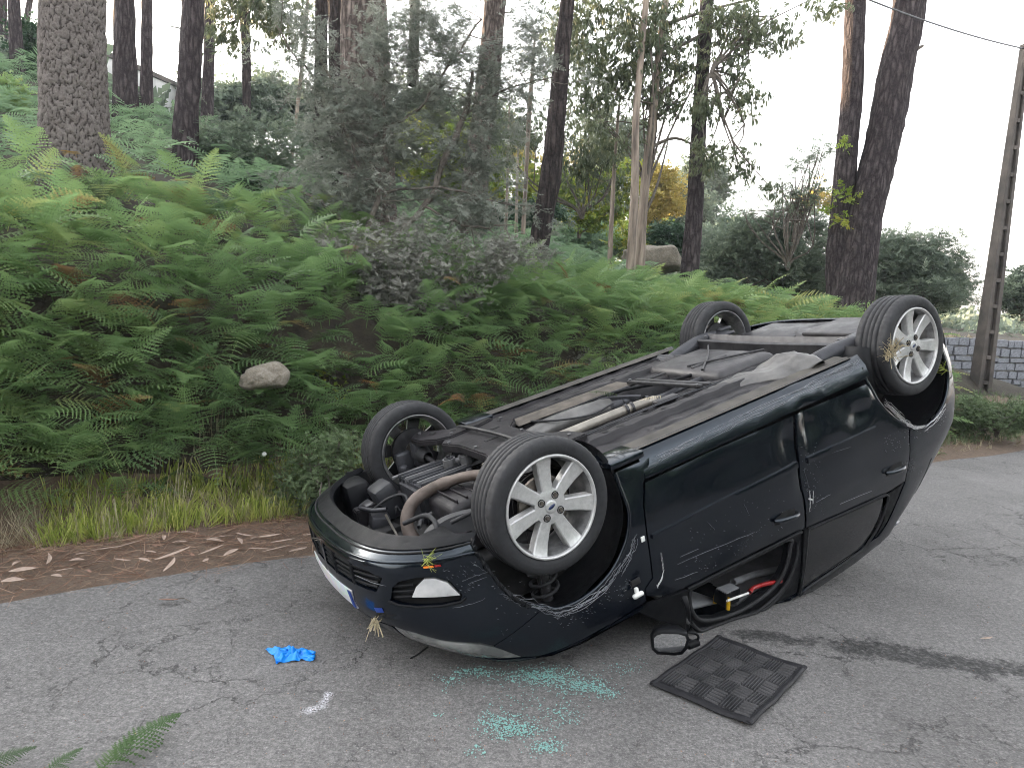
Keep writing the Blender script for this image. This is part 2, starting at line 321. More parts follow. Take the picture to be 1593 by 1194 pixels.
M['weed'] = leafmat('weed_green', [(.1, (.05, .075, .035)), (.5, (.11, .16, .075)), (.9, (.20, .26, .14))], .6, .25)
M['deadleaf'] = simple('dry_eucalyptus_leaf', (.27, .19, .15), .8, var=.3, scale=8, c2=(.50, .39, .32), bump=.3)
M['deadleaf2'] = simple('reddish_dry_leaf', (.20, .10, .07), .7, var=.35, scale=8, c2=(.30, .17, .12), bump=.3)
M['needles'] = leafmat('pine_needles', [(.1, (.06, .030, .020)), (.5, (.19, .10, .065)), (.9, (.40, .27, .19))], .8, .1)
# ---------------------------------------------------------------- ground: road, verge, bank
E0 = np.array([-2.5, 3.43]); ED = np.array([.843, .538]); EN = np.array([-.538, .843])
def pq(x, y): dx, dy = x - E0[0], y - E0[1]; return dx * ED[0] + dy * ED[1], dx * EN[0] + dy * EN[1]
def xy(p, q): return E0[0] + p * ED[0] + q * EN[0], E0[1] + p * ED[1] + q * EN[1]
def ss(a, b, x): t_ = np.clip((x - a) / (b - a), 0, 1); return t_ * t_ * (3 - 2 * t_)
_nz = rng.uniform(0, 6.28, (24, 2)); _nk = rng.normal(0, 1, (24, 2))
def wob(x, y, f):
    s = 0
    for i in range(12): s = s + np.sin((x * _nk[i, 0] + y * _nk[i, 1]) * f + _nz[i, 0])
    return s / 5.0
def terr(x, y):
    p, q = pq(x, y)
    H = np.interp(p, [-20, 1, 4, 7, 9, 12, 15, 19, 30], [1.7, 1.6, 1.45, 1.25, 1.2, .95, .45, .2, .1])
    sl = np.interp(p, [-8, 0, 4, 7, 9, 12, 16, 24, 40], [.34, .31, .25, .21, .19, .15, .125, .12, .06])
    q0 = np.interp(p, [-20, 0, 3, 9, 14], [.75, .85, .8, .55, .5])
    z = H * ss(q0, q0 + 1.35, q) + sl * np.clip(q - q0 - 1.2, 0, 12) + .05 * ss(0, .6, q) + .55 * sl * np.clip(q - q0 - 13.2, 0, 20) + .2 * sl * np.clip(q - q0 - 33, 0, 60)
    z = z + .10 * wob(x, y, 1.3) * ss(1.2, 2.6, q) + .25 * wob(y, x, .35) * ss(3, 10, q)
    r = -x / np.maximum(y, .5)                      # unseen ridge added beyond the left frame, shaped to hold off the low sun
    z = z + 1.0 * ss(1.0, 1.8, r) * ss(22, 52, np.hypot(x, y)) * (y > -5)
    return z
def grid_mesh(x0, x1, y0, y1, nx, ny, fn, cond=None):
    X, Y = np.meshgrid(np.linspace(x0, x1, nx), np.linspace(y0, y1, ny)); V = np.stack([X, Y, fn(X, Y)], -1).reshape(-1, 3)
    i = (np.arange(ny - 1)[:, None] * nx + np.arange(nx - 1)[None]).ravel(); F = np.stack([i, i + 1, i + nx + 1, i + nx], 1)
    return V, F
def pqgrid(ps, qs, zf):
    P, Q = np.meshgrid(ps, qs); X, Y = xy(P, Q); V = np.stack([X, Y, zf(X, Y, P, Q)], -1).reshape(-1, 3); nx, ny = len(ps), len(qs)
    i = (np.arange(ny - 1)[:, None] * nx + np.arange(nx - 1)[None]).ravel(); return V, np.stack([i, i + 1, i + nx + 1, i + nx], 1)
def edge(p): return .05 * np.sin(p * 1.7) + .03 * np.sin(p * 4.3 + 1) + .015 * np.sin(p * 11)
V, F = pqgrid(np.linspace(-200, 200, 500), np.array([-9, -7, -5, -3, -1.5, -.6, -.2, -.06, .0]), lambda x, y, p, q: 0 * p)
P_, Q_ = pq(V[:, 0], V[:, 1]); nearq = np.clip((Q_ + .2) / .2, 0, 1)
V[:, 0] += EN[0] * edge(P_) * nearq; V[:, 1] += EN[1] * edge(P_) * nearq
tag(obj_np('road', V, F, M['asphalt']), kind='structure')
V, F = pqgrid(np.concatenate([np.linspace(-30, 24, 380), np.linspace(25, 200, 60)]), np.concatenate([np.linspace(-.35, 1.2, 16)]), lambda x, y, p, q: np.maximum(terr(x, y), 0) - .012 + .018 * ss(-.02, .12, q - edge(p)) + .012 * wob(x, y, 9) * ss(0, .3, q))
tag(obj_np('verge', V, F, M['litter'], smooth=True), kind='structure')
qs = np.concatenate([np.linspace(.9, 6, 42), np.linspace(6.4, 34, 50), np.linspace(36, 230, 40)]); ps = np.concatenate([np.linspace(-160, -14, 50), np.linspace(-13, 26, 150), np.linspace(28, 260, 60)])
V, F = pqgrid(ps, qs, lambda x, y, p, q: terr(x, y) - .03 * (q < .95)); tag(obj_np('hillside', V, F, M['soil'], smooth=True), kind='structure')
V, F = pqgrid(np.linspace(-300, 300, 20), np.array([-300, -60, -20, -9.0]), lambda x, y, p, q: -.06 + 0 * p); tag(obj_np('ground', V, F, M['litter']), kind='structure')

# ---------------------------------------------------------------- foliage templates and scattering
def rotmats(yaw, pitch, roll):
    cy, sy, cp, sp, cr, sr = np.cos(yaw), np.sin(yaw), np.cos(pitch), np.sin(pitch), np.cos(roll), np.sin(roll)
    return np.stack([np.stack([cy * cp, cy * sp * sr - sy * cr, cy * sp * cr + sy * sr], -1), np.stack([sy * cp, sy * sp * sr + cy * cr, sy * sp * cr - cy * sr], -1), np.stack([-sp, cp * sr, cp * cr], -1)], -2)
def scatter(tmpls, pos, yaw, pitch, roll, scale, rnd=None):
    "each template: (V, F) along +x. returns merged arrays"
    n = len(pos); rnd = rng.uniform(0, 1, n) if rnd is None else rnd; which = rng.integers(0, len(tmpls), n); R = rotmats(yaw, pitch, roll)
    Vs, Fs, Rs, off = [], [], [], 0
    for k, (TV, TF) in enumerate(tmpls):
        m = which == k; c = int(m.sum())
        if not c: continue
        v = np.einsum('nij,kj->nki', R[m], TV) * scale[m][:, None, None] + pos[m][:, None]
        Vs.append(v.reshape(-1, 3)); Fs.append((TF[None] + (np.arange(c) * len(TV))[:, None, None]).reshape(-1, TF.shape[1]) + off)
        Rs.append((rnd[m][:, None] + rng.uniform(-.08, .08, (c, len(TV)))).ravel()); off += c * len(TV)
    return np.vstack(Vs), np.vstack(Fs), np.concatenate(Rs)
def frond(np_=15, detail=2, curl=.5, seed=0, wmul=1.0):
    r_ = np.random.default_rng(seed); V, F = [], []
    def quad(a, b, c, d): i = len(V); V.extend([a, b, c, d]); F.append((i, i + 1, i + 2, i + 3))
    def sp(t_): return np.array([t_ - .12 * t_ * t_, r_.normal(0, .0) + .03 * math.sin(t_ * 3 + seed), .30 * t_ - curl * t_ * t_])
    st = .18
    for k in range(6):
        a, b = sp(k / 6), sp((k + 1) / 6); w_ = .007 * (1 - k / 7); o = np.array([0, w_, 0]); quad(a - o, b - o, b + o, a + o)
    for i in range(np_):
        t_ = st + (1 - st) * (i / (np_ - .2)) ** .9; c = sp(t_); L = .36 * (1 - ((t_ - st) / (1 - st)) ** 1.25) * (.75 + .25 * min(1, (t_ - st) * 7)) + .018; tw = .5 * (1 - st) / np_ * (.86 if detail > 1 else .72) * wmul
        for sgn in (-1, 1):
            l = L * r_.uniform(.88, 1.1); ax = np.array([.42 + r_.uniform(-.06, .06), sgn * 1.0, 0]); ax /= np.linalg.norm(ax); sd_ = np.array([ax[1] * -sgn, ax[0] * sgn, 0]) * sgn; dr = r_.uniform(.10, .32)
            sd_ = np.array([1.0, -sgn * .35, 0]); sd_ /= np.linalg.norm(sd_)
            def pp(u_): return c + ax * l * u_ + np.array([0, 0, -dr * l * u_ * u_ + .04 * l * u_])
            if detail == 1:
                a, b = pp(0), pp(1); m_ = pp(.4); quad(a, m_ - sd_ * tw * .8, b, m_ + sd_ * tw * .8)
            else:
                nt_ = 6 if l > .14 else (4 if l > .07 else 2)
                for k in range(nt_):
                    u0, u1 = k / nt_, (k + 1.0) / nt_; wd = tw * 1.12 * (1 - .75 * u0)
                    a, b = pp(u0), pp(u1 if k < nt_ - 1 else 1.0); tm = pp(min(1, u0 + .85 / nt_)); dz_ = np.array([0, 0, -.15 * wd])
                    quad(a, tm + sd_ * wd + dz_, b, tm - sd_ * wd + dz_)
    return np.array(V), np.array(F)
FR_HI = [frond(12, 2, c, s) for s, c in enumerate((.35, .5, .7, .9))]; FR_LO = [frond(11, 1, c, s + 9) for s, c in enumerate((.35, .55, .8))]
def leaf_t(l=1, w_=.3, bend=.1, n=2):
    V = [(0, 0, 0)]; F = []
    if n == 1: return np.array([(0, 0, 0), (l * .45, w_ / 2, 0), (l, 0, -bend * l), (l * .45, -w_ / 2, 0)]), np.array([(0, 1, 2, 3)])
    V = [(0, 0, 0), (l * .35, w_ / 2, -bend * .2), (l * .35, -w_ / 2, -bend * .2), (l * .7, w_ * .36, -bend * .6), (l * .7, -w_ * .36, -bend * .6), (l, 0, -bend * l)]
    return np.array(V), np.array([(0, 2, 1, 1), (1, 2, 4, 3), (3, 4, 5, 5)])
def spray(npair=6, ll=.28, lw=.07, seed=0, zj=.15):
    r_ = np.random.default_rng(seed); V, F = [], []
    for i in range(npair * 2 + 1):
        s_ = (-1) ** i; t_ = (i // 2 + .6) / npair; yaw = s_ * r_.uniform(.5, 1.1) if i < npair * 2 else 0; l = ll * r_.uniform(.7, 1.2) * (1.1 - .4 * t_); el = r_.uniform(-zj, zj) * 2
        b = np.array([t_ * .8, 0, 0]); d = np.array([math.cos(yaw) * math.cos(el), math.sin(yaw) * math.cos(el), math.sin(el)]); sd_ = np.cross(d, [0, 0, 1]); sd_ /= np.linalg.norm(sd_); sd_ = sd_ * lw / 2 + np.array([0, 0, r_.uniform(-1, 1) * lw * .3])
        k = len(V); V += [b, b + d * l * .5 + sd_, b + d * l, b + d * l * .5 - sd_]; F.append((k, k + 1, k + 2, k + 3))
    k = len(V); V += [np.array([0, -.008, 0]), np.array([.8, -.004, 0]), np.array([.8, .004, 0]), np.array([0, .008, 0])]; F.append((k, k + 1, k + 2, k + 3))
    return np.array(V), np.array(F)
SPR = [spray(7, .30, .075, s) for s in range(4)]; SPRBIG = [spray(4, .42, .20, s + 7, .4) for s in range(4)]
EUC = []
for s in range(4):
    r_ = np.random.default_rng(s + 40); V, F = [], []
    for i in range(5):
        yaw = r_.uniform(-2.5, 2.5); b = np.array([r_.uniform(0, .5), 0, 0]); hd = np.array([math.cos(yaw) * .5, math.sin(yaw) * .5, 0]); l = r_.uniform(.5, .85); wv_ = np.cross(hd, [0, 0, 1]) * .13 + np.array([0, 0, .02]); k = len(V)
        m_ = b + hd * l * .45 + np.array([0, 0, -.40 * l]); V += [b, m_ + wv_, b + hd * l * .5 + np.array([0, 0, -1.0 * l]), m_ - wv_]; F.append((k, k + 1, k + 2, k + 3))
    EUC.append((np.array(V), np.array(F)))
def foliage(centers, radii, per, tmpl, size, mat, name, parent, spread=.55, droop=0.0, rn=(0, 1), flat=.8):
    centers = np.asarray(centers, float); n = len(centers) * per; c = np.repeat(centers, per, 0); r = np.repeat(np.broadcast_to(radii, (len(centers),)), per)
    off = rng.normal(0, spread, (n, 3)); off[:, 2] *= flat; pos = c + off * r[:, None]
    base = np.repeat(rng.uniform(rn[0], rn[1], len(centers)), per)
    V, F, A = scatter(tmpl, pos, rng.uniform(0, 2 * PI, n), rng.normal(droop, .45, n), rng.normal(0, .6, n), size * rng.uniform(.7, 1.3, n), np.clip(base * .6 + rng.uniform(0, .4, n), 0, 1))
    return obj_np(name, V, F, mat, parent, rnd=A)
def ellipsoid_pts(n, c, r, shell=.45):
    d = rng.normal(0, 1, (n, 3)); d /= np.linalg.norm(d, axis=1)[:, None]; return np.asarray(c) + d * (shell + (1 - shell) * rng.uniform(0, 1, (n, 1)) ** .5) * np.asarray(r)

# ---------------------------------------------------------------- trunks
def trunk_path(pts, d, up=7.0):
    "pts: photo pixels (u, v, width_px) from the foot upward; the stem goes on above the picture"
    P, R = [], []
    for u, v, wd in pts: P.append(at(u, v, d)); R.append(wd / 2 * d / FPX)
    P, R = np.array(P), np.array(R)
    dirb = (P[0] - P[1]) / np.linalg.norm(P[0] - P[1]); P = np.vstack([P[0] + dirb * .9 * (1 if d < 30 else 0), P]); R = np.concatenate([[R[0] * 1.12], R])
    dirt_ = (P[-1] - P[-2]) / np.linalg.norm(P[-1] - P[-2]); 
    if up > 0: P = np.vstack([P, P[-1] + dirt_ * up * .5, P[-1] + dirt_ * up]); R = np.concatenate([R, [R[-1] * .8, R[-1] * .6]])
    return P, R
def interp_path(P, R, n):
    L = np.concatenate([[0], np.cumsum(np.linalg.norm(np.diff(P, axis=0), axis=1))]); Ls = np.linspace(0, L[-1], n)
    Q = smoothpath(P, 8); LQ = np.concatenate([[0], np.cumsum(np.linalg.norm(np.diff(Q, axis=0), axis=1))]); LQ *= L[-1] / LQ[-1]
    return np.stack([np.interp(Ls, LQ, Q[:, k]) for k in range(3)], 1), np.interp(Ls, L, R)
def stem_arr(P, R, seg=14, n=40, rough=.05):
    Q, r = interp_path(P, R, n); V, F = tube_arr(Q, r, seg, rough)
    # knobs and flutes that follow the stem
    a = np.tile(np.arange(seg), n); k = np.repeat(np.arange(n), seg); c = np.repeat(Q, seg, 0)
    V = c + (V - c) * (1 + rough * (np.sin(a * 2.1 + k * .21) + .7 * np.sin(a * 1.3 - k * .47)))[:, None]; return V, F
def crown_above(root, P, mat='shrub', n=0, size=.5, name='crown'):
    if not n: return
    top = P[-1]; c = ellipsoid_pts(n, top + np.array([0, 0, .3]), (1.8, 1.8, 1.3), .3)
    foliage(c, .6, 14, SPRBIG, size, M[mat], name, root)
def tree(pts, d, label, mat, group=None, name='pine_tree', cat='tree', seg=14, n=46, up=6.0, rough=.05, crown=True, stubs=0, crown_mat='darkleaf'):
    P, R = trunk_path(pts, d, up); root = empty(name, P[0], label, cat, group); V, F = stem_arr(P, R, seg, n, rough); V = V - P[0]
    obj_np('trunk', V, F, mat, root, smooth=True); root['_'] = 0; del root['_']
    if stubs:
        for i in range(stubs):
            t_ = rng.uniform(.3, .7); k = int(t_ * (len(P) - 1)); b = P[k] + (P[k + 1] - P[k]) * rng.uniform(0, 1) - P[0]; a = rng.uniform(0, 2 * PI); l = rng.uniform(.15, .5)
            V, F = tube_arr([b, b + np.array([math.cos(a) * l * .5, math.sin(a) * l * .5, .05]), b + np.array([math.cos(a) * l, math.sin(a) * l, rng.uniform(-.1, .2)])], [.018, .012, .005], 5); obj_np('dead_branch', V, F, M['twig'], root)
    if crown and up > 0: crown_above(root, P - P[0], crown_mat)
    return root, P

# the big pine on the left, its bark in real plates
def big_pine():
    pts = [(119, 292, 102), (117, 250, 98), (114, 150, 92), (112, 60, 89), (113, -20, 86)]; P, R = trunk_path(pts, 7.6, 1.6)
    root = empty('pine_tree', P[0], 'thickest pine trunk with deep plated grey bark, at the far left of the slope', 'tree', 'pines on the slope')
    n, seg = 440, 150; Q, r = interp_path(P, R, n); keep = Q[:, 2] < P[5 if len(P) > 5 else -1][2] + 2.6; Q2, T, N, B = frames(Q)
    a = np.linspace(0, 2 * PI, seg, endpoint=False); L = np.concatenate([[0], np.cumsum(np.linalg.norm(np.diff(Q, axis=0), axis=1))]); Rm_ = r.mean()
    # plate centres on the unrolled bark: about 5 cm wide and 11 cm tall
    w_, h_ = .050, .105; nc = int(2 * PI * Rm_ / w_); nr = int(L[-1] / h_); cx = (np.arange(nc)[None] + .5 * (np.arange(nr)[:, None] % 2) + rng.uniform(-.42, .42, (nr, nc))) * (2 * PI / nc); cz = (np.arange(nr)[:, None] + rng.uniform(-.5, .5, (nr, nc))) * h_
    hh = rng.uniform(.55, 1.0, (nr, nc)); H = np.zeros((n, seg)); CV = np.zeros((n, seg))
    aa = a + 0
    for i in range(n):
        k = int(L[i] / h_); ks = [q for q in range(k - 2, k + 3) if 0 <= q < nr]; X = cx[ks].ravel(); Z = cz[ks].ravel(); hv = hh[ks].ravel()
        wa = aa + .05 * np.sin(aa * 5 + L[i] * 9) + .012 * np.sin(aa * 31 + L[i] * 47) + .010 * np.sin(aa * 17 - L[i] * 83); dx = np.abs((wa[:, None] - X[None] + PI) % (2 * PI) - PI) * Rm_ / w_; dz = (L[i] + (.012 * np.sin(aa * 9 + L[i] * 30) + .012 * np.sin(aa * 43))[:, None] - Z[None]) / (h_ * 1.12); dd = np.hypot(dx, dz); o = np.argsort(dd, 1); d1 = np.take_along_axis(dd, o[:, :1], 1)[:, 0]; d2 = np.take_along_axis(dd, o[:, 1:2], 1)[:, 0]
        e = np.clip((d2 - d1) / .30, 0, 1) ** .7; H[i] = e * hv[o[:, 0]]; CV[i] = e * (.6 + .4 * hv[o[:, 0]])
    rr = r[:, None] * (1 + .02 * np.sin(a * 3)[None]) - .024 + .026 * H + rng.uniform(0, .004, (n, seg))
    V = Q[:, None] + rr[..., None] * (np.cos(a)[None, :, None] * N[:, None] + np.sin(a)[None, :, None] * B[:, None]); V = V.reshape(-1, 3) - P[0]
    i = np.arange(n - 1)[:, None] * seg; j = np.arange(seg)[None]; j2 = (j + 1) % seg; F = np.stack([i + j, i + j2, i + seg + j2, i + seg + j], -1).reshape(-1, 4)
    obj_np('trunk', V, F, M['plates'], root, rnd=CV.ravel(), smooth=True); crown_above(root, P - P[0], 'darkleaf')
big_pine()
G = 'pines on the slope'
tree([(196, 232, 40), (195, 120, 33), (193, -10, 27)], 13.5, 'dark rough pine trunk just right of the thickest plated pine', M['bark_far'], G, rough=.07, stubs=2)
tree([(228, 232, 23), (228, 120, 18), (229, -10, 14)], 15.5, 'slim straight pine trunk between two thicker dark pines, against the pale wall', M['bark_far'], G)
tree([(287, 292, 40), (290, 200, 34), (294, 120, 32), (300, 50, 31), (301, -10, 29)], 11, 'crooked pine trunk with peeling flaky bark, right end of the pale wall', M['bark_far'], G, rough=.10, stubs=3)
tree([(322, 190, 18), (325, 90, 16), (327, -10, 15)], 17, 'narrow dark pine trunk close behind the crooked flaky pine', M['bark_far'], G)
tree([(384, 185, 12), (383, 90, 13), (379, -10, 15)], 19, 'thin dark trunk standing alone in the sky gap left of the grey green acacia', M['bark_dark'], G, name='tree')
tree([(6, 135, 16), (5, 60, 13), (3, -10, 12)], 21, 'thin trunk at the very left edge of the picture', M['bark_far'], G)
tree([(30, 135, 22), (25, 60, 18), (21, -10, 15)], 16, 'slim grey trunk second from the left edge', M['bark_far'], G)
tree([(38, 60, 9), (43, 25, 9), (48, -10, 8)], 23, 'small leaning far trunk left of the thickest pine', M['bark_far'], G)
tree([(498, 262, 24), (499, 120, 20), (501, -10, 18)], 13, 'dark straight pine trunk at the left side of the acacia foliage', M['bark_dark'], G)
tree([(576, 350, 82), (573, 200, 74), (568, 90, 70), (566, -10, 66)], 9.6, 'broad pine trunk half hidden behind the grey green acacia', M['bark_pine'], G, seg=28, n=120, rough=.03, stubs=2)
tree([(527, 300, 28), (525, 150, 26), (523, -10, 24)], 11.5, 'narrow pine trunk beside the broad half hidden one, behind acacia leaves', M['bark_dark'], G)
tree([(644, 60, 15), (645, 20, 15), (646, -10, 14)], 15, 'short visible top of a thin trunk above the acacia foliage', M['bark_dark'], G)
tree([(730, 368, 44), (742, 260, 38), (760, 120, 34), (771, -10, 31)], 12, 'pine trunk with cracked bark leaning slightly right in the middle of the picture', M['bark_pine'], G, seg=20, n=80, stubs=2)
tree([(834, 420, 27), (843, 350, 28), (857, 270, 31), (870, 150, 26), (877, 60, 23), (884, -10, 21)], 10.4, 'nearly black leaning trunk right of the acacia foliage', M['bark_dark'], None, name='tree', seg=16, n=60, rough=.07, stubs=3)
tree([(1066, 470, 30), (1076, 380, 27), (1084, 264, 23), (1092, 130, 21), (1101, -10, 19)], 11.8, 'tall slender dark trunk behind the upturned far rear wheel', M['bark_far'], None, name='tree', seg=16, n=60)
# eucalyptus stems
def euc(pts, d, label, branches=(), up=4.5, mat='euc', g='eucalyptus stems'):
    P, R = trunk_path(pts, d, up); root = empty('eucalyptus_tree', P[0], label, 'tree', g); V, F = stem_arr(P, R, 12, 46, .03)
    obj_np('trunk', V - P[0], F, M[mat], root, smooth=True)
    if branches:
        parts = []
        for b in branches:
            Q = np.array([at(u, v, d + dd) for u, v, dd in b]) - P[0]; parts.append(tube_arr(smoothpath(Q, 4), np.linspace(.03, .008, (len(Q) - 1) * 4 + 1), 6))
        V, F = cat_arr(parts); obj_np('branch', V, F, M['twig'], root, smooth=True)
    return root, P
r1, P1 = euc([(979, 450, 15), (983, 380, 14), (988, 280, 12), (989, 188, 11), (996, 100, 10), (1006, -10, 9)], 11.2, 'pale tan smooth barked eucalyptus stem, leftmost of the tall pair')
r2, P2 = euc([(995, 436, 16), (998, 360, 14), (1006, 260, 13), (1015, 190, 13), (1022, 110, 11), (1037, -10, 9)], 11.6, 'darker eucalyptus stem with shaggy bark right beside the pale tan one',
    [[(1004, 330, 0), (1018, 300, 0), (1030, 260, .1), (1040, 215, .2)], [(1020, 150, 0), (1060, 120, 0), (1100, 90, 0)], [(1016, 190, 0), (1042, 165, 0), (1060, 150, 0)], [(1025, 90, 0), (1080, 60, .1), (1140, 30, .2), (1205, 25, .2)], [(1010, 230, 0), (1050, 215, 0), (1090, 230, .1), (1140, 240, .2)], [(1030, 40, 0), (1090, 20, 0), (1170, 0, 0), (1260, -8, 0)]])
euc([(948, 418, 8), (952, 330, 7), (957, 240, 5), (962, 180, 4)], 12, 'thin young eucalyptus sapling left of the tall pale stems', up=.3)
euc([(818, 280, 6), (822, 200, 7), (826, 140, 7), (829, 100, 5)], 12.5, 'thin pale crooked sapling in front of the nearly black leaning trunk', [[(824, 165, 0), (816, 150, 0), (811, 135, 0)]], up=.5)
euc([(459, 200, 5), (468, 120, 6), (476, 40, 6), (479, -10, 5)], 14, 'thin pale sapling in the sky gap left of the acacia foliage', up=1)
for i, (u0, u1, v1, lab) in enumerate([(755, 760, 200, 'thin grey sapling in the gap behind the acacia, left of three'), (787, 792, 180, 'thin grey sapling in the gap behind the acacia, middle of three'), (803, 806, 230, 'thin grey sapling in the gap behind the acacia, right of three')]):
    euc([(u0, 352, 5), ((u0 + u1) / 2, 280, 4), (u1, v1, 3)], 14 + i, lab, up=.2)
# forked tree on the right
def forked():
    d = 12.2; P1_, R1_ = trunk_path([(1316, 505, 62), (1328, 448, 60), (1347, 328, 49), (1372, 226, 49), (1392, 120, 48), (1408, 50, 45), (1417, -10, 43)], d, 5)
    P2_, R2_ = trunk_path([(1308, 490, 40), (1305, 400, 36), (1315, 264, 31), (1326, 130, 29), (1331, -10, 28)], d + .15, 5)
    root = empty('pine_tree', P1_[0], 'tall tree forking low into two dark trunks, right of the upturned rear wheel', 'tree')
    for P, R in ((P1_, R1_), (P2_, R2_)):
        V, F = stem_arr(P, R, 26, 90, .035); obj_np('trunk', V - P1_[0], F, M['bark_far'], root, smooth=True)
    b = at(1427, 76, d) - P1_[0]; V, F = tube_arr([b - np.array([.12, 0, .02]), b, b + np.array([.09, 0, .05])], [.05, .035, .02], 7); obj_np('dead_branch', V, F, M['twig'], root)
    crown_above(root, P1_ - P1_[0], 'darkleaf'); crown_above(root, P2_ - P1_[0], 'darkleaf')
    c = np.array([at(u, v, d - .2) for u, v in ((1318, 222), (1308, 300), (1306, 345), (1325, 310), (1300, 330))]) - P1_[0]; foliage(c, .12, 10, SPRBIG, .16, M['brightleaf'], 'ivy_sprout', root)['kind'] = 'stuff'
forked()

# ---------------------------------------------------------------- bushes and crowns
def bush(name, label, cat, uv, d, r, n, per, tmpl, size, mat, group=None, foot=None, flat=.8, spread=.55, droop=0.0, shell=.35, stems=6, twig='twig'):
    "uv: list of (u, v, spread_u_px, spread_v_px) lobes"
    cs = []
    tot = sum(a[2] * a[3] for a in uv)
    for (u, v, su, sv) in uv:
        k = max(3, int(n * su * sv / tot)); c = at(u, v, d); cs.append(ellipsoid_pts(k, c, (su * d / FPX, su * d / FPX * .7, sv * d / FPX), shell))
    cs = np.vstack(cs); f = at(*foot, d) if foot else np.array([*cs[:, :2].mean(0), 0])
    if not foot: f[2] = float(terr(f[0], f[1]))
    root = empty(name, f, label, cat, group); parts = []
    far = cs[rng.permutation(len(cs))[:max(stems, 3)]]
    for q in far:
        m_ = f * .5 + q * .5 + rng.normal(0, .12 * r, 3); parts.append(tube_arr(smoothpath([f, f * .8 + m_ * .2 + [0, 0, .1], m_, q], 3), np.linspace(.035 * r, .006, 10), 5))
        for j in range(2):
            q2 = cs[rng.integers(len(cs))]
            if np.linalg.norm(q2 - m_) < 1.6 * r: parts.append(tube_arr(smoothpath([m_, (m_ + q2) / 2 + rng.normal(0, .06, 3), q2], 3), np.linspace(.012, .004, 7), 4))
    V, F = cat_arr(parts); obj_np('stem', V - f, F, M[twig], root)
    foliage(cs - f, .26 * r, per, tmpl, size, M[mat], 'foliage', root, spread=spread, droop=droop, flat=flat); return root
# the grey green acacia in the foreground
def acacia():
    d = 7.9; f = at(541, 560, 7.2); root = empty('acacia_tree', f, 'bushy grey green acacia leaning over the ferns in the centre', 'tree')
    br = [[(541, 575, -.7, 12), (538, 500, -.6, 11), (545, 430, -.4, 10), (560, 380, -.2, 9), (590, 300, 0, 8), (600, 200, 0, 6), (590, 80, .1, 4)],
          [(560, 380, -.2, 8), (520, 330, -.2, 6), (470, 300, 0, 4), (430, 290, 0, 3)], [(600, 380, 0, 9), (660, 320, 0, 9), (695, 240, .1, 10), (722, 180, .1, 9), (735, 110, .2, 5)],
          [(590, 300, 0, 6), (560, 260, 0, 5), (520, 150, 0, 4), (490, 60, 0, 3)], [(600, 200, 0, 5), (660, 160, 0, 4), (710, 80, 0, 3), (750, 30, 0, 3)], [(545, 430, -.4, 5), (600, 410, -.3, 5), (680, 395, -.2, 4), (780, 405, -.1, 3), (850, 400, 0, 2)],
          [(590, 300, 0, 5), (680, 290, 0, 4), (760, 310, 0, 3), (830, 320, .1, 2)], [(660, 320, 0, 4), (720, 350, 0, 4), (800, 350, 0, 2)], [(560, 380, -.2, 4), (500, 400, -.3, 4), (450, 380, -.4, 3)],
          [(520, 150, 0, 4), (460, 90, .1, 3), (430, 40, .2, 2)], [(722, 180, .1, 4), (790, 140, .2, 3), (860, 120, .2, 2)], [(540, 520, -.6, 4), (556, 480, -.6, 3), (566, 430, -.6, 2)]]
    parts, tips = [], []
    for b in br:
        Q = np.array([at(u, v, d + dd) for u, v, dd, w_ in b]) - f; R = np.array([w_ / 2 * 7.9 / FPX for *_, w_ in b]); P, r = interp_path(Q, R, len(b) * 4); P[1:-1] += rng.normal(0, .012, P[1:-1].shape); parts.append(tube_arr(P, r, 7, .1))
        for k in range(len(P) // 3, len(P), 2):
            for j in range(2):
                q = P[k] + rng.normal(0, 1, 3) * np.array([.28, .25, .22]); parts.append(tube_arr([P[k], (P[k] + q) / 2 + rng.normal(0, .03, 3), q], [.006, .004, .0025], 4)); tips.append(q)
    V, F = cat_arr(parts); obj_np('branch', V, F, M['twig'], root, smooth=True)
    lobes = [(660, 40, 60, 40, 16), (640, 60, 120, 85, 44), (560, 150, 110, 95, 50), (700, 160, 130, 80, 52), (610, 250, 140, 80, 54), (500, 240, 70, 90, 26), (760, 230, 80, 70, 26), (470, 90, 50, 95, 16), (820, 130, 50, 90, 18), (720, 320, 90, 40, 24), (560, 330, 90, 50, 24), (830, 40, 40, 40, 8)]
    cs = np.vstack([ellipsoid_pts(k, at(u, v, d + .15), (su * d / FPX, .55, sv * d / FPX), .1) for u, v, su, sv, k in lobes]) - f
    cs = np.vstack([cs, np.array(tips)]); foliage(cs, .14, 22, SPR, .125, M['acacia'], 'foliage', root, droop=.15, rn=(.1, .95))
    low = np.vstack([ellipsoid_pts(k, at(u, v, d - 1.1), (su * d / FPX, .35, sv * d / FPX), .1) for u, v, su, sv, k in [(640, 395, 150, 42, 46), (600, 460, 120, 48, 54), (520, 420, 70, 50, 24), (700, 465, 70, 44, 22), (380, 435, 60, 28, 20), (770, 400, 70, 26, 18), (560, 500, 60, 26, 14)]]) - f
    foliage(low, .13, 36, SPR, .085, M['drybush'], 'dry_foliage', root, rn=(.0, 1))
acacia()
bush('acacia_bush', 'low grey green bush on the slope between the crooked pine and the acacia', 'bush', [(400, 235, 85, 50), (340, 230, 50, 40), (460, 270, 60, 40)], 11.5, 1.0, 80, 42, SPR, .15, 'shrub', foot=(400, 300))
bush('shrub', 'dark leafy shrub between the thickest pine and the left edge', 'bush', [(45, 105, 40, 45), (30, 170, 40, 30), (60, 60, 25, 20)], 17, 1.3, 34, 40, SPRBIG, .22, 'darkleaf', foot=(45, 200))
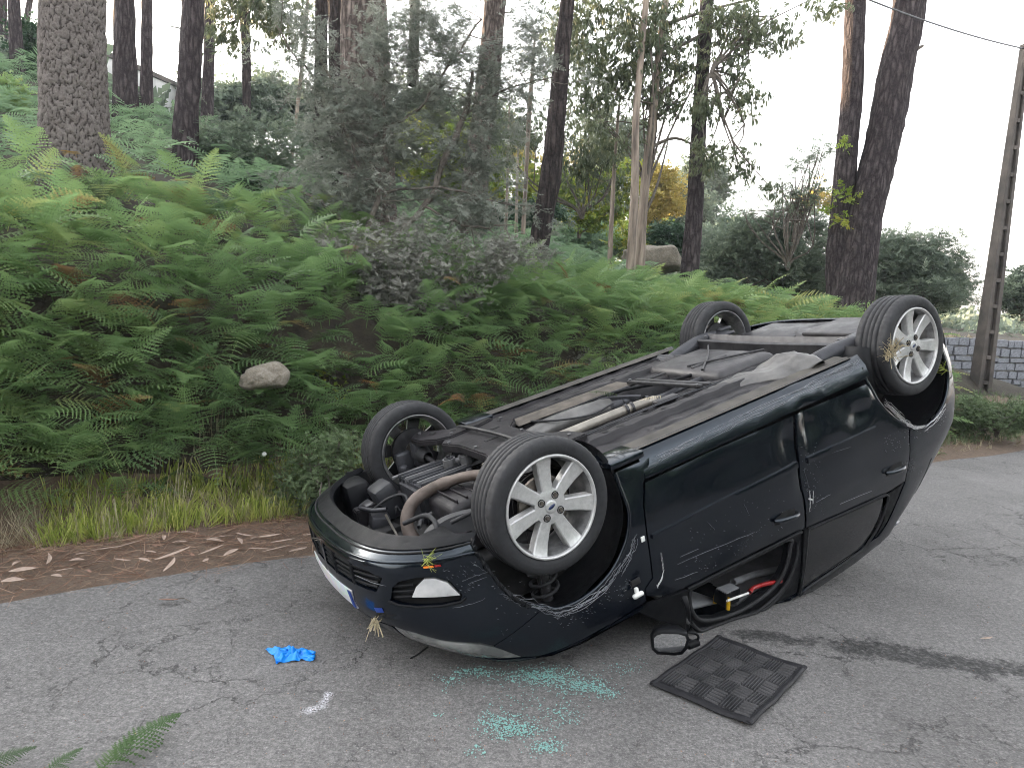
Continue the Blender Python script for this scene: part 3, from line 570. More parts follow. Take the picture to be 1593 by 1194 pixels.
bush('shrub', 'yellowish leafy shrub low at the left edge of the slope', 'bush', [(14, 150, 26, 28), (20, 190, 30, 20)], 12, .7, 18, 40, SPRBIG, .14, 'fern', foot=(14, 210))
bush('shrub', 'small bush below the pale wall between the pine trunks', 'bush', [(250, 200, 30, 12), (215, 208, 44, 12)], 17, .7, 20, 40, SPRBIG, .2, 'shrub', foot=(240, 205))
bush('round_tree', 'round leafy tree against the sky right of the thin dark trunk', 'tree', [(410, 155, 42, 38), (365, 170, 30, 26)], 26, 2, 36, 40, SPRBIG, .36, 'shrub', foot=(408, 215), twig='twig')
bush('shrub', 'dark green bush low in the gap left of the broad half hidden pine', 'bush', [(390, 285, 40, 22), (440, 300, 35, 20)], 11, .8, 26, 40, SPRBIG, .12, 'darkleaf', foot=(400, 315))
bush('leaf_spray', 'drooping leafy branch at the top between the crooked pine and the acacia', 'branch', [(400, 15, 70, 26), (350, 45, 20, 25), (440, 40, 30, 30)], 14, 1, 34, 22, EUC, .22, 'eucleaf', foot=(379, -20), spread=.6, stems=6)
# eucalyptus crowns
bush('eucalyptus_foliage', 'hanging eucalyptus leaves around the tall pale stems', 'tree', [(940, 70, 75, 80), (1000, 90, 60, 90), (930, 180, 60, 60), (1050, 60, 60, 60), (1040, 140, 40, 40), (1120, 25, 60, 30), (900, 40, 50, 50)], 11.6, .9, 170, 17, EUC, .165, 'eucleaf', foot=(1005, 300), spread=.6, stems=10, droop=.2)
bush('eucalyptus_spray', 'thin dangling eucalyptus twigs against the white sky right of the slender dark trunk', 'branch', [(1170, 55, 30, 20), (1205, 50, 22, 20), (1225, 65, 14, 14), (1150, 105, 22, 16), (1155, 145, 16, 22), (1165, 165, 12, 20), (1150, 245, 16, 28), (1195, 285, 16, 12), (1105, 235, 22, 30), (1100, 160, 26, 26), (1140, 20, 40, 20), (1275, 8, 26, 12)], 11.2, .8, 90, 15, EUC, .15, 'eucleaf', foot=(1105, 120), spread=.5, stems=16, droop=.2, shell=.1)
bush('eucalyptus_foliage', 'loose eucalyptus leaves between the nearly black trunk and the pale stems', 'tree', [(900, 210, 55, 70), (930, 280, 50, 50), (870, 90, 50, 60), (800, 200, 50, 60)], 13.5, 1.0, 110, 16, EUC, .16, 'eucleaf', foot=(905, 340), spread=.6, stems=8, droop=.2)
bush('sun_tinted_tree', 'tree tinted sunlit gold far behind between the black trunk and pale stems', 'tree', [(880, 258, 40, 18), (905, 240, 20, 14), (845, 262, 30, 14), (800, 250, 25, 16)], 24, 1.3, 30, 20, SPRBIG, .28, 'suntint_leaf', foot=(890, 330), stems=4)
bush('sun_tinted_tree', 'tree tinted sunlit gold far behind, right of the pale stems', 'tree', [(1030, 300, 30, 34), (1018, 330, 26, 14)], 26, 1.5, 34, 34, SPRBIG, .30, 'suntint_leaf', foot=(1028, 365), stems=4)
bush('green_tree', 'bright yellow green tree in the gap behind the nearly black trunk', 'tree', [(900, 310, 60, 34), (940, 330, 40, 22), (860, 300, 40, 30), (780, 300, 50, 40), (960, 290, 40, 30)], 22, 1.5, 90, 34, SPRBIG, .28, 'brightleaf', foot=(900, 370), stems=5)
bush('hedge', 'clipped dark green hedge behind the granite boulder', 'hedge', [(1036, 366, 32, 16), (1060, 368, 16, 14)], 20, .8, 60, 50, SPRBIG, .13, 'darkleaf', foot=(1036, 392), stems=3, shell=.1)
bush('shrub', 'dark hedge low in the gap between the saplings', 'bush', [(790, 335, 40, 14), (850, 330, 30, 14)], 19, .8, 44, 44, SPRBIG, .16, 'darkleaf', foot=(800, 352), stems=3)
# bushes on the right
bush('acacia_bush', 'wide grey green bush between the slender dark trunk and the forked tree', 'bush', [(1210, 410, 90, 42), (1150, 400, 60, 40), (1260, 380, 60, 46), (1240, 345, 46, 26), (1175, 355, 34, 22), (1280, 430, 60, 30), (1110, 440, 40, 30)], 14, 1.1, 170, 44, SPR, .19, 'shrub', foot=(1210, 470), stems=14)
bush('young_acacia', 'thin feathery sapling top against the white sky left of the forked tree', 'tree', [(1265, 245, 20, 18), (1240, 262, 20, 14), (1225, 290, 18, 14), (1262, 290, 20, 16), (1285, 225, 12, 10), (1160, 320, 14, 16), (1245, 310, 26, 18)], 13, .8, 42, 12, SPR, .17, 'shrub', foot=(1225, 420), stems=20, shell=.1)
bush('sun_tinted_tree', 'small treetop tinted sunlit yellow left of the forked tree', 'tree', [(1264, 312, 22, 16), (1290, 318, 12, 12)], 22, 1.2, 12, 30, SPRBIG, .22, 'suntint_leaf', foot=(1268, 400), stems=3)
bush('round_bush', 'round dark bush right of the forked tree', 'bush', [(1400, 400, 44, 36), (1450, 400, 50, 34), (1480, 430, 34, 34), (1420, 450, 80, 30), (1370, 430, 30, 40)], 17, 1.2, 120, 46, SPR, .26, 'shrub', foot=(1420, 485), stems=8)
bush('round_bush', 'dark green bush just left of the utility pole', 'bush', [(1478, 438, 30, 30), (1440, 455, 50, 24)], 18.5, 1.2, 40, 44, SPRBIG, .2, 'darkleaf', foot=(1470, 485), stems=4)
bush('round_bush', 'pale green bush right of the utility pole at the picture edge', 'bush', [(1585, 455, 40, 28), (1620, 450, 40, 34)], 19, 1.2, 46, 46, SPRBIG, .22, 'shrub', foot=(1590, 500), stems=4)
for i, (u, v, su, sv, d, mt) in enumerate([(1120, 370, 60, 30, 42, 'darkleaf'), (1060, 335, 40, 40, 38, 'shrub'), (1330, 420, 60, 40, 34, 'shrub'), (1010, 380, 30, 24, 30, 'brightleaf'), (830, 350, 70, 40, 34, 'brightleaf'), (700, 320, 70, 50, 30, 'shrub'), (600, 300, 80, 60, 28, 'shrub'), (760, 210, 60, 70, 30, 'shrub'), (900, 330, 70, 50, 40, 'shrub'), (960, 230, 50, 60, 44, 'shrub'), (1090, 290, 30, 30, 46, 'shrub'), (50, 110, 50, 40, 24, 'darkleaf'), (330, 180, 60, 40, 28, 'shrub'), (520, 200, 50, 60, 30, 'shrub'), (440, 170, 40, 30, 30, 'shrub'), (640, 190, 90, 60, 27, 'shrub'), (700, 250, 90, 60, 23, 'brightleaf'), (1180, 440, 120, 30, 26, 'shrub'), (880, 375, 90, 26, 32, 'fernd'), (980, 372, 60, 24, 34, 'brightleaf'), (760, 360, 90, 26, 30, 'fernd'), (1090, 385, 60, 22, 30, 'shrub'), (650, 330, 90, 40, 26, 'shrub')]):
    bush('distant_tree', ['far dark treetop right of the slender trunk', 'far tree behind the pale stems', 'far tree low behind the forked tree', 'bright far bush left of the hedge', 'bright far thicket behind the saplings', 'far thicket behind the acacia, lower part', 'far thicket left behind the acacia trunk', 'far tree behind the top of the acacia', 'far thicket right of the black trunk', 'far pale tree high between black trunk and pale stems', 'far treetop right of the gold tinted tree', 'far dark thicket behind the thickest pine', 'far thicket behind the crooked pine', 'far thicket behind the left side of the acacia', 'far thicket below the thin pale sapling', 'far grey green tree seen through the middle of the acacia', 'far bright thicket seen through the acacia branches', 'far low thicket behind the wide grey green bush', 'far low green growth behind the nearly black trunk', 'far low bright growth behind the pale eucalyptus stems', 'far low green growth between the pine trunk and the black trunk', 'far low growth right of the hedge', 'far growth low behind the middle of the acacia'][i], 'tree', [(u, v, su, sv)], d, d / 14, 46, 44, SPRBIG, d * .0135, mt, 'far trees behind the slope', stems=4, shell=.1)
bush('gorse', 'sprawling brownish gorse among the ferns below the thickest pine', 'bush', [(90, 340, 80, 26), (60, 380, 60, 22), (150, 300, 40, 16)], 6.3, .6, 60, 46, SPR, .075, 'weed', foot=(90, 430), stems=10)
bush('heather', 'low brownish round bush behind the middle of the upturned car', 'bush', [(925, 572, 34, 22), (900, 585, 26, 16)], 7.3, .4, 40, 46, SPR, .05, 'drybush', foot=(925, 610), stems=8)
bush('weed_bush', 'pale soft green weed bush beside the upturned front left bumper', 'plant', [(500, 740, 50, 34), (470, 770, 44, 26), (530, 700, 34, 24), (440, 800, 34, 18)], 5.0, .5, 70, 50, SPR, .055, 'weed', foot=(490, 800), stems=10)
bush('shrub', 'blue green feathery shrub behind the far rear wheel of the car', 'plant', [(1020, 545, 30, 24), (990, 560, 22, 16)], 8.0, .4, 34, 46, SPR, .06, 'fernd', foot=(1015, 590), stems=8)
bush('bramble', 'leafy bramble shoot beside the pale rock in the bank', 'plant', [(495, 590, 30, 20), (520, 600, 18, 16)], 5.9, .3, 16, 14, [leaf_t(1, .6, .1, 1)], .05, 'brightleaf', foot=(500, 625), stems=8)
bush('bramble', 'leafy low bramble beside the utility pole foot', 'plant', [(1560, 650, 60, 24), (1500, 640, 40, 20), (1530, 660, 50, 18), (1590, 645, 30, 22)], 9.6, .5, 90, 44, SPR, .085, 'weed', foot=(1550, 680), stems=8)

# ---------------------------------------------------------------- ferns
def fernfield():
    pos, hi = [], []
    def add(n, p0, p1, q0, q1):
        p = rng.uniform(p0, p1, n); q = rng.uniform(q0, q1, n); x, y = xy(p, q); return np.stack([x, y, terr(x, y)], 1)
    def vis(X, m=140):
        Y = (X - np.array([0, 0, CAMH])) @ WC; u = 796.5 + FPX * Y[:, 0] / np.maximum(Y[:, 2], .1); v = 597 + FPX * Y[:, 1] / np.maximum(Y[:, 2], .1); return (Y[:, 2] > .5) & (u > -m * 3) & (u < 1593 + m * 2) & (v > -200)
    def clear(X, gaps):
        Y = (X + [0, 0, .25] - np.array([0, 0, CAMH])) @ WC; u = 796.5 + FPX * Y[:, 0] / Y[:, 2]; v = 597 + FPX * Y[:, 1] / Y[:, 2]; k = np.ones(len(X), bool)
        for a, b, ra, rb in gaps: k &= ((u - a) / ra) ** 2 + ((v - b) / rb) ** 2 > 1
        return k
    gaps = [(412, 585, 46, 44), (540, 520, 34, 70), (500, 800, 90, 60), (1020, 400, 45, 24), (610, 450, 90, 34), (370, 440, 40, 18), (118, 240, 66, 44), (288, 255, 34, 34)]
    A = np.vstack([add(3400, -6, 7.5, .84, 2.25), add(1500, -6.5, 7.5, 2.25, 4.0)]); A[:, :2] -= EN * rng.uniform(0, .12, (len(A), 1)); pA, qA = pq(A[:, 0], A[:, 1]); A = A[(pA < -.1) | (pA > 2.9) | (qA > 1.12)]; A = np.vstack([A, add(1100, -6, 3.2, 1.0, 1.7)]); A = A[vis(A) & clear(A, gaps)]; n = len(A)
    face = math.atan2(-EN[1], -EN[0]); yaw = face + rng.normal(0, 1.0, n)
    A[:, 2] += rng.uniform(.0, .34, n); rn = np.clip(.48 + .20 * wob(A[:, 0], A[:, 1], 1.4) + rng.normal(0, .20, n), 0, 1.12); rn[rng.uniform(0, 1, n) < .02] = 1.2
    V, F, R = scatter(FR_HI, A, yaw, rng.normal(-.55, .3, n), rng.normal(0, .35, n), rng.uniform(.26, .58, n), rn)
    tag(obj_np('fern_bank', V, F, M['fern'], rnd=R), 'bright green bracken ferns covering the steep bank beside the road', 'ferns', kind='stuff')
    B = add(5200, -9, 16, 3.4, 15); B = B[vis(B) & clear(B, gaps)]; n = len(B); B[:, 2] += rng.uniform(.0, .35, n); rn = np.clip(.45 + .2 * wob(B[:, 0], B[:, 1], 1.0) + rng.normal(0, .16, n), 0, 1)
    V, F, R = scatter(FR_LO, B, rng.uniform(0, 2 * PI, n), rng.normal(-.25, .25, n), rng.normal(0, .3, n), rng.uniform(.38, .75, n), rn)
    tag(obj_np('fern_slope', V, F, M['fernd'], rnd=R), 'bluish green bracken ferns spreading over the upper slope under the pines', 'ferns', kind='stuff')
    C_ = add(1200, 6.5, 11.2, .65, 4.5); C_ = C_[vis(C_)]; n = len(C_); C_[:, 2] += rng.uniform(0, .25, n)
    V, F, R = scatter(FR_LO, C_, rng.uniform(0, 2 * PI, n), rng.normal(-.3, .25, n), rng.normal(0, .3, n), rng.uniform(.45, .8, n), rng.uniform(.2, 1, n))
    tag(obj_np('fern_patch', V, F, M['fern'], rnd=R), 'lower bracken ferns behind the back end of the upturned car', 'ferns', kind='stuff')
    D_ = add(5000, -30, 70, 15, 60); D_ = D_[vis(D_)]; n = len(D_); D_[:, 2] += .1
    V, F, R = scatter(SPRBIG, D_, rng.uniform(0, 2 * PI, n), rng.normal(-.7, .3, n), rng.normal(0, .3, n), rng.uniform(.7, 1.5, n), rng.uniform(.1, .9, n))
    tag(obj_np('undergrowth', V, F, M['shrub'], rnd=R), 'distant green undergrowth on the upper slope behind the trunks', 'undergrowth', kind='stuff')
    X = np.array([at(u, v, d or float(np.interp(v, [380, 520, 680], [6.2, 5.5, 4.9])) + .0008 * u) for u, v, d in [(118, 245, 6.6), (178, 422, 5.9), (100, 395, 6.2), (288, 558, 5.6), (636, 600, 6.0), (560, 596, 5.3), (40, 517, 5.4), (190, 385, 6.3), (420, 470, 6.2), (740, 655, 5.6), (300, 470, 6.0), (860, 540, 7.0), (620, 560, 6.2), (250, 610, 5.2)] + [(rng.uniform(0, 700), rng.uniform(380, 660), 0) for _ in range(24)]]); n = len(X)
    V, F, R = scatter(FR_HI, X, face + rng.normal(0, .8, n), rng.normal(-.1, .3, n), rng.normal(0, .3, n), rng.uniform(.16, .30, n))
    tag(obj_np('dead_fern', V, F, M['fernb'], rnd=R), 'rusty brown and yellow dead fern tips scattered among the green ferns', 'ferns', kind='stuff')
fernfield()

# ---------------------------------------------------------------- grass, litter
BL = []
for s in range(4):
    r_ = np.random.default_rng(s + 80); V, F = [], []
    for k in range(7):
        a = r_.uniform(0, 6.28); l = r_.uniform(.6, 1.1); ln = r_.uniform(.15, .75); b = np.array([r_.normal(0, .06), r_.normal(0, .06), 0]); dr = np.array([math.cos(a), math.sin(a), 0]); sdv = np.array([-dr[1], dr[0], 0]) * .011; i = len(V)
        m_ = b + dr * ln * .3 * l + [0, 0, .6 * l]; e = b + dr * ln * l + [0, 0, (1 - ln * .45) * l]
        V += [b - sdv, b + sdv, m_ + sdv * .8, m_ - sdv * .8, e]; F += [(i, i + 1, i + 2, i + 3), (i + 3, i + 2, i + 4, i + 4)]
    BL.append((np.array(V, float), np.array(F)))
BLT = []
for V, F in BL:
    V = V.copy(); c = (V[0::5] + V[1::5]) / 2; V = V.reshape(-1, 5, 3); m0 = (V[:, 0:1] + V[:, 1:2]) / 2; m1 = (V[:, 2:3] + V[:, 3:4]) / 2; V[:, 0:2] = m0 + (V[:, 0:2] - m0) * .2; V[:, 2:4] = m1 + (V[:, 2:4] - m1) * .3; BLT.append((V.reshape(-1, 3), F))
def grassfield(name, label, mat, n, p0, p1, q0, q1, s0, s1, zoff=-.01, cat='grass', keep=None, tilt=.15, thin=1):
    p = rng.uniform(p0, p1, n); q = rng.uniform(q0, q1, n)
    if keep is not None: k = keep(p, q); p, q = p[k], q[k]
    x, y = xy(p, q); X = np.stack([x, y, np.maximum(terr(x, y), 0) + zoff], 1); n = len(X)
    V, F, R = scatter(BL if thin == 1 else BLT, X, rng.uniform(0, 6.28, n), rng.normal(0, tilt, n), rng.normal(0, tilt, n), rng.uniform(s0, s1, n)); return tag(obj_np(name, V, F, M[mat], rnd=R), label, cat, kind='stuff')
grassfield('grass_strip', 'lush yellow green grass at the foot of the fern bank', 'grass', 1500, .15, 2.95, .60, 1.15, .12, .30, tilt=.34, keep=lambda p, q: wob(p, q, 2.2) + rng.normal(0, .5, len(p)) > -.6)
grassfield('grass_tufts', 'thin pale arching blades mixed into the lush grass strip', 'drygrass', 500, -.2, 2.95, .58, 1.1, .14, .40, tilt=.35, thin=.3)
grassfield('dry_grass_patch', 'straw coloured dry grass at the left edge of the litter strip', 'drygrass', 700, -1.8, .9, .5, 1.0, .07, .17, tilt=.6, thin=.3)
grassfield('dry_grass_fringe', 'sparse dry grass along the litter strip', 'drygrass', 420, .3, 3.6, .55, .85, .04, .10, tilt=.7, thin=.3)
grassfield('verge_grass', 'tall grass on the right verge below the utility pole', 'weed', 1300, 7.0, 16, .35, 1.2, .10, .26)
grassfield('verge_dry_grass', 'dry grass at the edge of the road on the right', 'drygrass', 600, 7, 17, .15, .55, .06, .2, tilt=.6)
grassfield('field_grass', 'tall pale dry grass growing above the blue grey stone wall', 'drygrass', 2600, 13.5, 24, 2.7, 7, .3, .6)
grassfield('seed_grass', 'tall thin dry grass stalks in front of the ferns', 'drygrass', 60, .3, 3.2, .75, 1.3, .35, .62, tilt=.1, thin=.3)
# pine needles on the verge
n = 20000; p = rng.uniform(-3.5, 9, n); q = .42 + rng.normal(0, .25, n) + .04; k = (q > -.06 + .1 * rng.uniform(-1, 1, n)) & (q < 1.0); p, q = p[k], q[k]; x, y = xy(p, q); n = len(x)
X = np.stack([x, y, np.maximum(terr(x, y), 0) + .012 + rng.uniform(0, .022, n)], 1)
V, F, R = scatter([(np.array([(0, -.011, 0), (1, -.006, .0), (1, .006, .0), (0, .011, 0)]), np.array([(0, 1, 2, 3)]))], X, rng.uniform(0, 6.28, n), rng.normal(0, .12, n), rng.normal(0, .5, n), rng.uniform(.05, .15, n))
tag(obj_np('pine_needle_litter', V, F, M['needles'], rnd=R), 'reddish brown pine needles spread along the road edge', 'litter', kind='stuff')
# long dry eucalyptus leaves, each its own thing
def leafmesh(l, w_, bend, curl, seed):
    r_ = np.random.default_rng(seed); V, F = [], []; n_ = 8
    for i in range(n_ + 1):
        t_ = i / n_; ww = w_ * math.sin(PI * min(1, t_ * 1.02 + .02)) ** .75 * .5 + .0008; c = np.array([l * (t_ - .5), bend * l * (t_ - .5) ** 2 * 4 - bend * l * .5, .012 * math.sin(PI * t_) + curl * (t_ - .5) ** 2])
        V += [c + [0, -ww, .3 * ww], c, c + [0, ww, .4 * ww]]
    for i in range(n_):
        for j in range(2): a = i * 3 + j; F.append((a, a + 1, a + 4, a + 3))
    return mesh_np('dry_leaf', V, F, smooth=True)
LM = [leafmesh(.15, .034, .03, .03, 1), leafmesh(.19, .028, .09, .04, 2), leafmesh(.12, .040, .02, .03, 3), leafmesh(.23, .024, .06, .05, 4), leafmesh(.10, .03, .1, .06, 5)]
for i, me in enumerate(LM): me.materials.append(M['deadleaf' if i != 4 else 'deadleaf2'])
def leafobj(x, y, z, k, yaw, label, group, s=1.0):
    o = bpy.data.objects.new('dry_leaf', LM[k]); COL.objects.link(o); o.location = (x, y, z); o.rotation_euler = (rng.normal(0, .18), rng.normal(0, .12), yaw); o.scale = (s, s, s); tag(o, label, 'leaf', group)
lu = [(88, 905), (100, 895), (130, 870), (165, 862), (110, 852), (75, 880), (200, 855), (180, 840), (235, 868), (255, 845), (270, 872), (120, 878), (280, 850), (300, 872), (310, 840), (330, 862), (345, 842), (360, 868), (372, 850), (395, 843), (405, 862), (420, 840), (440, 850), (455, 838), (470, 850), (485, 842), (60, 858), (25, 885), (20, 912), (150, 850), (215, 842), (225, 880), (320, 880), (350, 885), (140, 897), (50, 868), (290, 835), (380, 838), (430, 862), (465, 862), (12, 868), (190, 880), (245, 858), (335, 848), (410, 850), (450, 856), (95, 866), (36, 896), (160, 885), (265, 885)]
lu += [(int(rng.uniform(0, 480)), int(rng.uniform(0, 1))) for _ in range(0)]
for i, (u, v) in enumerate(lu):
    g_ = gnd(u, v, .03); k = int(rng.integers(0, 5)); leafobj(g_[0], g_[1], .052 + rng.uniform(0, .015), k, rng.normal(.4, .8), ['mid sized pale dry eucalyptus leaf lying in the needle litter beside the road', 'long curved dry eucalyptus leaf lying in the needle litter beside the road', 'short broad dry eucalyptus leaf lying in the needle litter beside the road', 'very long narrow dry eucalyptus leaf lying in the needle litter beside the road', 'small reddish brown dry leaf lying in the needle litter beside the road'][k], 'dry leaves on the litter strip', rng.uniform(.4, .95))
# the wood on the other side of the road, behind and to the right of the camera, seen in the car's paint
def wood_behind():
    cs = []; az = np.radians(np.concatenate([np.linspace(70, 178, 58), np.linspace(185, 262, 30)]))
    for a in az:
        for k in range(5):
            d = rng.uniform(13, 19); cs.append((math.sin(a) * d, math.cos(a) * d, rng.uniform(.6, 5.5)))
    cs = np.array(cs); p_, q_ = pq(cs[:, 0], cs[:, 1]); cs = cs[q_ < -6.0]; n = len(cs) * 26; c = np.repeat(cs, 26, 0); pos = c + rng.normal(0, 1.0, (n, 3)); pos[:, 2] = np.maximum(pos[:, 2], .1)
    V, F, A = scatter(SPRBIG, pos, rng.uniform(0, 6.28, n), rng.normal(0, .5, n), rng.normal(0, .7, n), rng.uniform(.6, 1.2, n)); tag(obj_np('wood_across_the_road', V, F, M['darkleaf'], rnd=A), 'dense dark wood on the other side of the road behind the viewer', 'wood', kind='stuff')
wood_behind()
# ---------------------------------------------------------------- walls, pole, rocks
def stone_wall():
    A, B = at(1462, 590, 13.2), at(1760, 600, 14.2); A[2] -= .1; B[2] -= .1; dx = B - A; L = np.linalg.norm(dx[:2]); ang = math.atan2(dx[1], dx[0]); H = .86
    root = empty('stone_wall', A, 'low wall of blue grey granite blocks behind the utility pole', 'wall'); root.rotation_euler = (0, 0, ang)
    bm = bmesh.new(); box(bm, (L / 2, .16, H / 2 - .3), (L, .26, H + .58)); obj_bm('mortar_core', bm, M['mortar'], root, smooth=False)
    shapes = []
    for k in range(6):
        bm = bmesh.new(); box(bm, (0, 0, 0), (1, 1, 1), bev=.07)
        for v in bm.verts: v.co += Vector(rng.normal(0, .018, 3))
        bmesh.ops.recalc_face_normals(bm, faces=bm.faces[:]); me = bpy.data.meshes.new('stone'); bm.to_mesh(me); bm.free(); me.materials.append(M['stone']); shapes.append(me)
    z = -.12
    while z < H - .05:
        h_ = rng.uniform(.10, .19); x = -rng.uniform(0, .15)
        while x < L:
            w_ = rng.uniform(.13, .38); o = bpy.data.objects.new('stone', shapes[int(rng.integers(0, 6))]); COL.objects.link(o); o.parent = root; o.location = (x + w_ / 2, .02 + rng.normal(0, .006), z + h_ / 2 + rng.normal(0, .006)); o.rotation_euler = (0, rng.normal(0, .035), 0); o.scale = (w_ - rng.uniform(.014, .03), .1, h_ - rng.uniform(.014, .03)); x += w_
        z += h_
stone_wall()
def pale_wall():
    A, B = at(120, 200, 21), at(345, 215, 33); tA, tB = at(120, 72, 21), at(345, 168, 33); root = empty('concrete_wall', A, 'pale concrete wall at the top of the slope behind the left pines', 'wall')
    n = 7; nrm = np.cross(tA - A, B - A); nrm /= np.linalg.norm(nrm); bmc = bmesh.new()
    for i in range(n):
        f0, f1 = (i + .004) / n, (i + .996) / n; a, b, c, d_ = A + (B - A) * f0, A + (B - A) * f1, tA + (tB - tA) * f1, tA + (tB - tA) * f0
        bm = bmesh.new(); v0 = [bm.verts.new(Vector(q - A)) for q in (a, b, c, d_)]; v1 = [bm.verts.new(Vector(q - A - nrm * .18)) for q in (a, b, c, d_)]
        bm.faces.new(v0); bm.faces.new(v1[::-1])
        for k in range(4): bm.faces.new((v0[k], v1[k], v1[(k + 1) % 4], v0[(k + 1) % 4]))
        obj_bm('wall_panel', bm, M['wallc'], root, smooth=False)
        q = [d_ + nrm * .04, c + nrm * .04, c - nrm * .24, d_ - nrm * .24]; u0 = [bmc.verts.new(Vector(x - A + [0, 0, .004])) for x in q]; u1 = [bmc.verts.new(Vector(x - A + [0, 0, .16])) for x in q]; bmc.faces.new(u0[::-1]); bmc.faces.new(u1)
        for k in range(4): bmc.faces.new((u0[k], u0[(k + 1) % 4], u1[(k + 1) % 4], u1[k]))
    obj_bm('coping', bmc, M['concrete'], root, smooth=False)
pale_wall()
def pole():
    d = 11.4; b, tp = at(1526, 592, d), at(1595, 76, d); b2 = b - (tp - b) * .08; ax = tp - b2; L = np.linalg.norm(ax); root = empty('utility_pole', b2, 'concrete utility pole with recessed rungs, leaning at the right edge of the picture', 'pole')
    z = Vector(ax / L); x = Vector((1, .12, 0)); x = (x - z * x.dot(z)).normalized(); y = z.cross(x); R = Matrix((x, y, z)).transposed(); root.rotation_euler = R.to_euler()
    wA, wB = .25, .115; wf = lambda s: wA + (wB - wA) * s / L
    def taperbox(name, x0f, x1f, y0, y1, z0, z1, mat='concrete'):
        bm = bmesh.new(); vs = []
        for zz in (z0, z1):
            w_ = wf(zz)
            for fx, fy in ((x0f, y0), (x1f, y0), (x1f, y1), (x0f, y1)): vs.append(bm.verts.new((fx * w_, fy * w_, zz)))
        for f in ((3, 2, 1, 0), (4, 5, 6, 7), (0, 1, 5, 4), (1, 2, 6, 5), (2, 3, 7, 6), (3, 0, 4, 7)): bm.faces.new([vs[i] for i in f])
        bmesh.ops.bevel(bm, geom=bm.edges[:], offset=.006, segments=1, affect='EDGES'); return obj_bm(name, bm, M[mat], root, smooth=False)
    taperbox('rail', -.5, -.20, -.45, .45, 0, L); taperbox('rail', .20, .5, -.45, .45, 0, L); taperbox('web', -.197, .197, -.14, .14, .01, L - .01)
    zz = .35
    while zz < L - .3: taperbox('rung', -.197, .197, -.43, .43, zz, zz + .06); zz += .40
    taperbox('cap', -.5, .5, -.5, .5, L + .002, L + .06)
    # cable sagging from the pole top to the left, out of the picture
    A = at(1593, 78, d) + np.array([0, 0, .02]); B = at(1340, -22, 9.0); B = A + (B - A) * 1.6; P = [A + (B - A) * s - np.array([0, 0, .5 * s * (1 - s)]) for s in np.linspace(0, 1, 24)]
    V, F = tube_arr(P, .011, 6); c = obj_np('overhead_cable', V, F, M['wire']); tag(c, 'thin overhead cable running from the concrete pole top across the white sky', 'cable')
pole()
def rock(name, label, u, v, d, r, zs=.6, seed=0):
    r_ = np.random.default_rng(seed); bm = bmesh.new(); bmesh.ops.create_icosphere(bm, subdivisions=4, radius=1); ks = r_.normal(0, 1, (10, 3)); ph = r_.uniform(0, 6, 10)
    for vtx in bm.verts:
        c = np.array(vtx.co); s = 1 + sum(.055 * math.sin(k @ c * 2.3 + p_) for k, p_ in zip(ks, ph)) + sum(.016 * math.sin(k @ c * 7.3 + p_ * 2) for k, p_ in zip(ks, ph)); c = c * s; c[2] += .10 * math.sin(c[0] * 4); c = np.sign(c) * np.abs(c) ** .82; vtx.co = (c[0] * r[0], c[1] * r[1], c[2] * r[2])
    o = obj_bm(name, bm, M['rock']); o.location = at(u, v, d); tag(o, label, 'rock'); return o
rock('boulder', 'rounded grey granite boulder at the foot of the pale eucalyptus stems', 1024, 405, 13.5, (.42, .4, .26), seed=3)
rock('stone', 'pale lichened rock sticking out of the fern bank', 409, 586, 5.12, (.16, .12, .10), seed=5)
rock('stone', 'flat weathered rock behind the tall eucalyptus stems', 1000, 395, 17, (.5, .4, .2), seed=8)
rock('stone', 'buried dark stone on the slope above the yellowish shrub', 30, 232, 10, (.3, .3, .15), seed=9)
# post in the bank beside the acacia
V, F = tube_arr(smoothpath([at(537, 585, 6.6), at(539, 520, 6.6), at(540, 455, 6.65)], 8), .038, 9, .12); tag(obj_np('tree_stump', V, F, M['twig'], smooth=True), 'grey weathered dead stump standing among ferns under the acacia', 'stump')

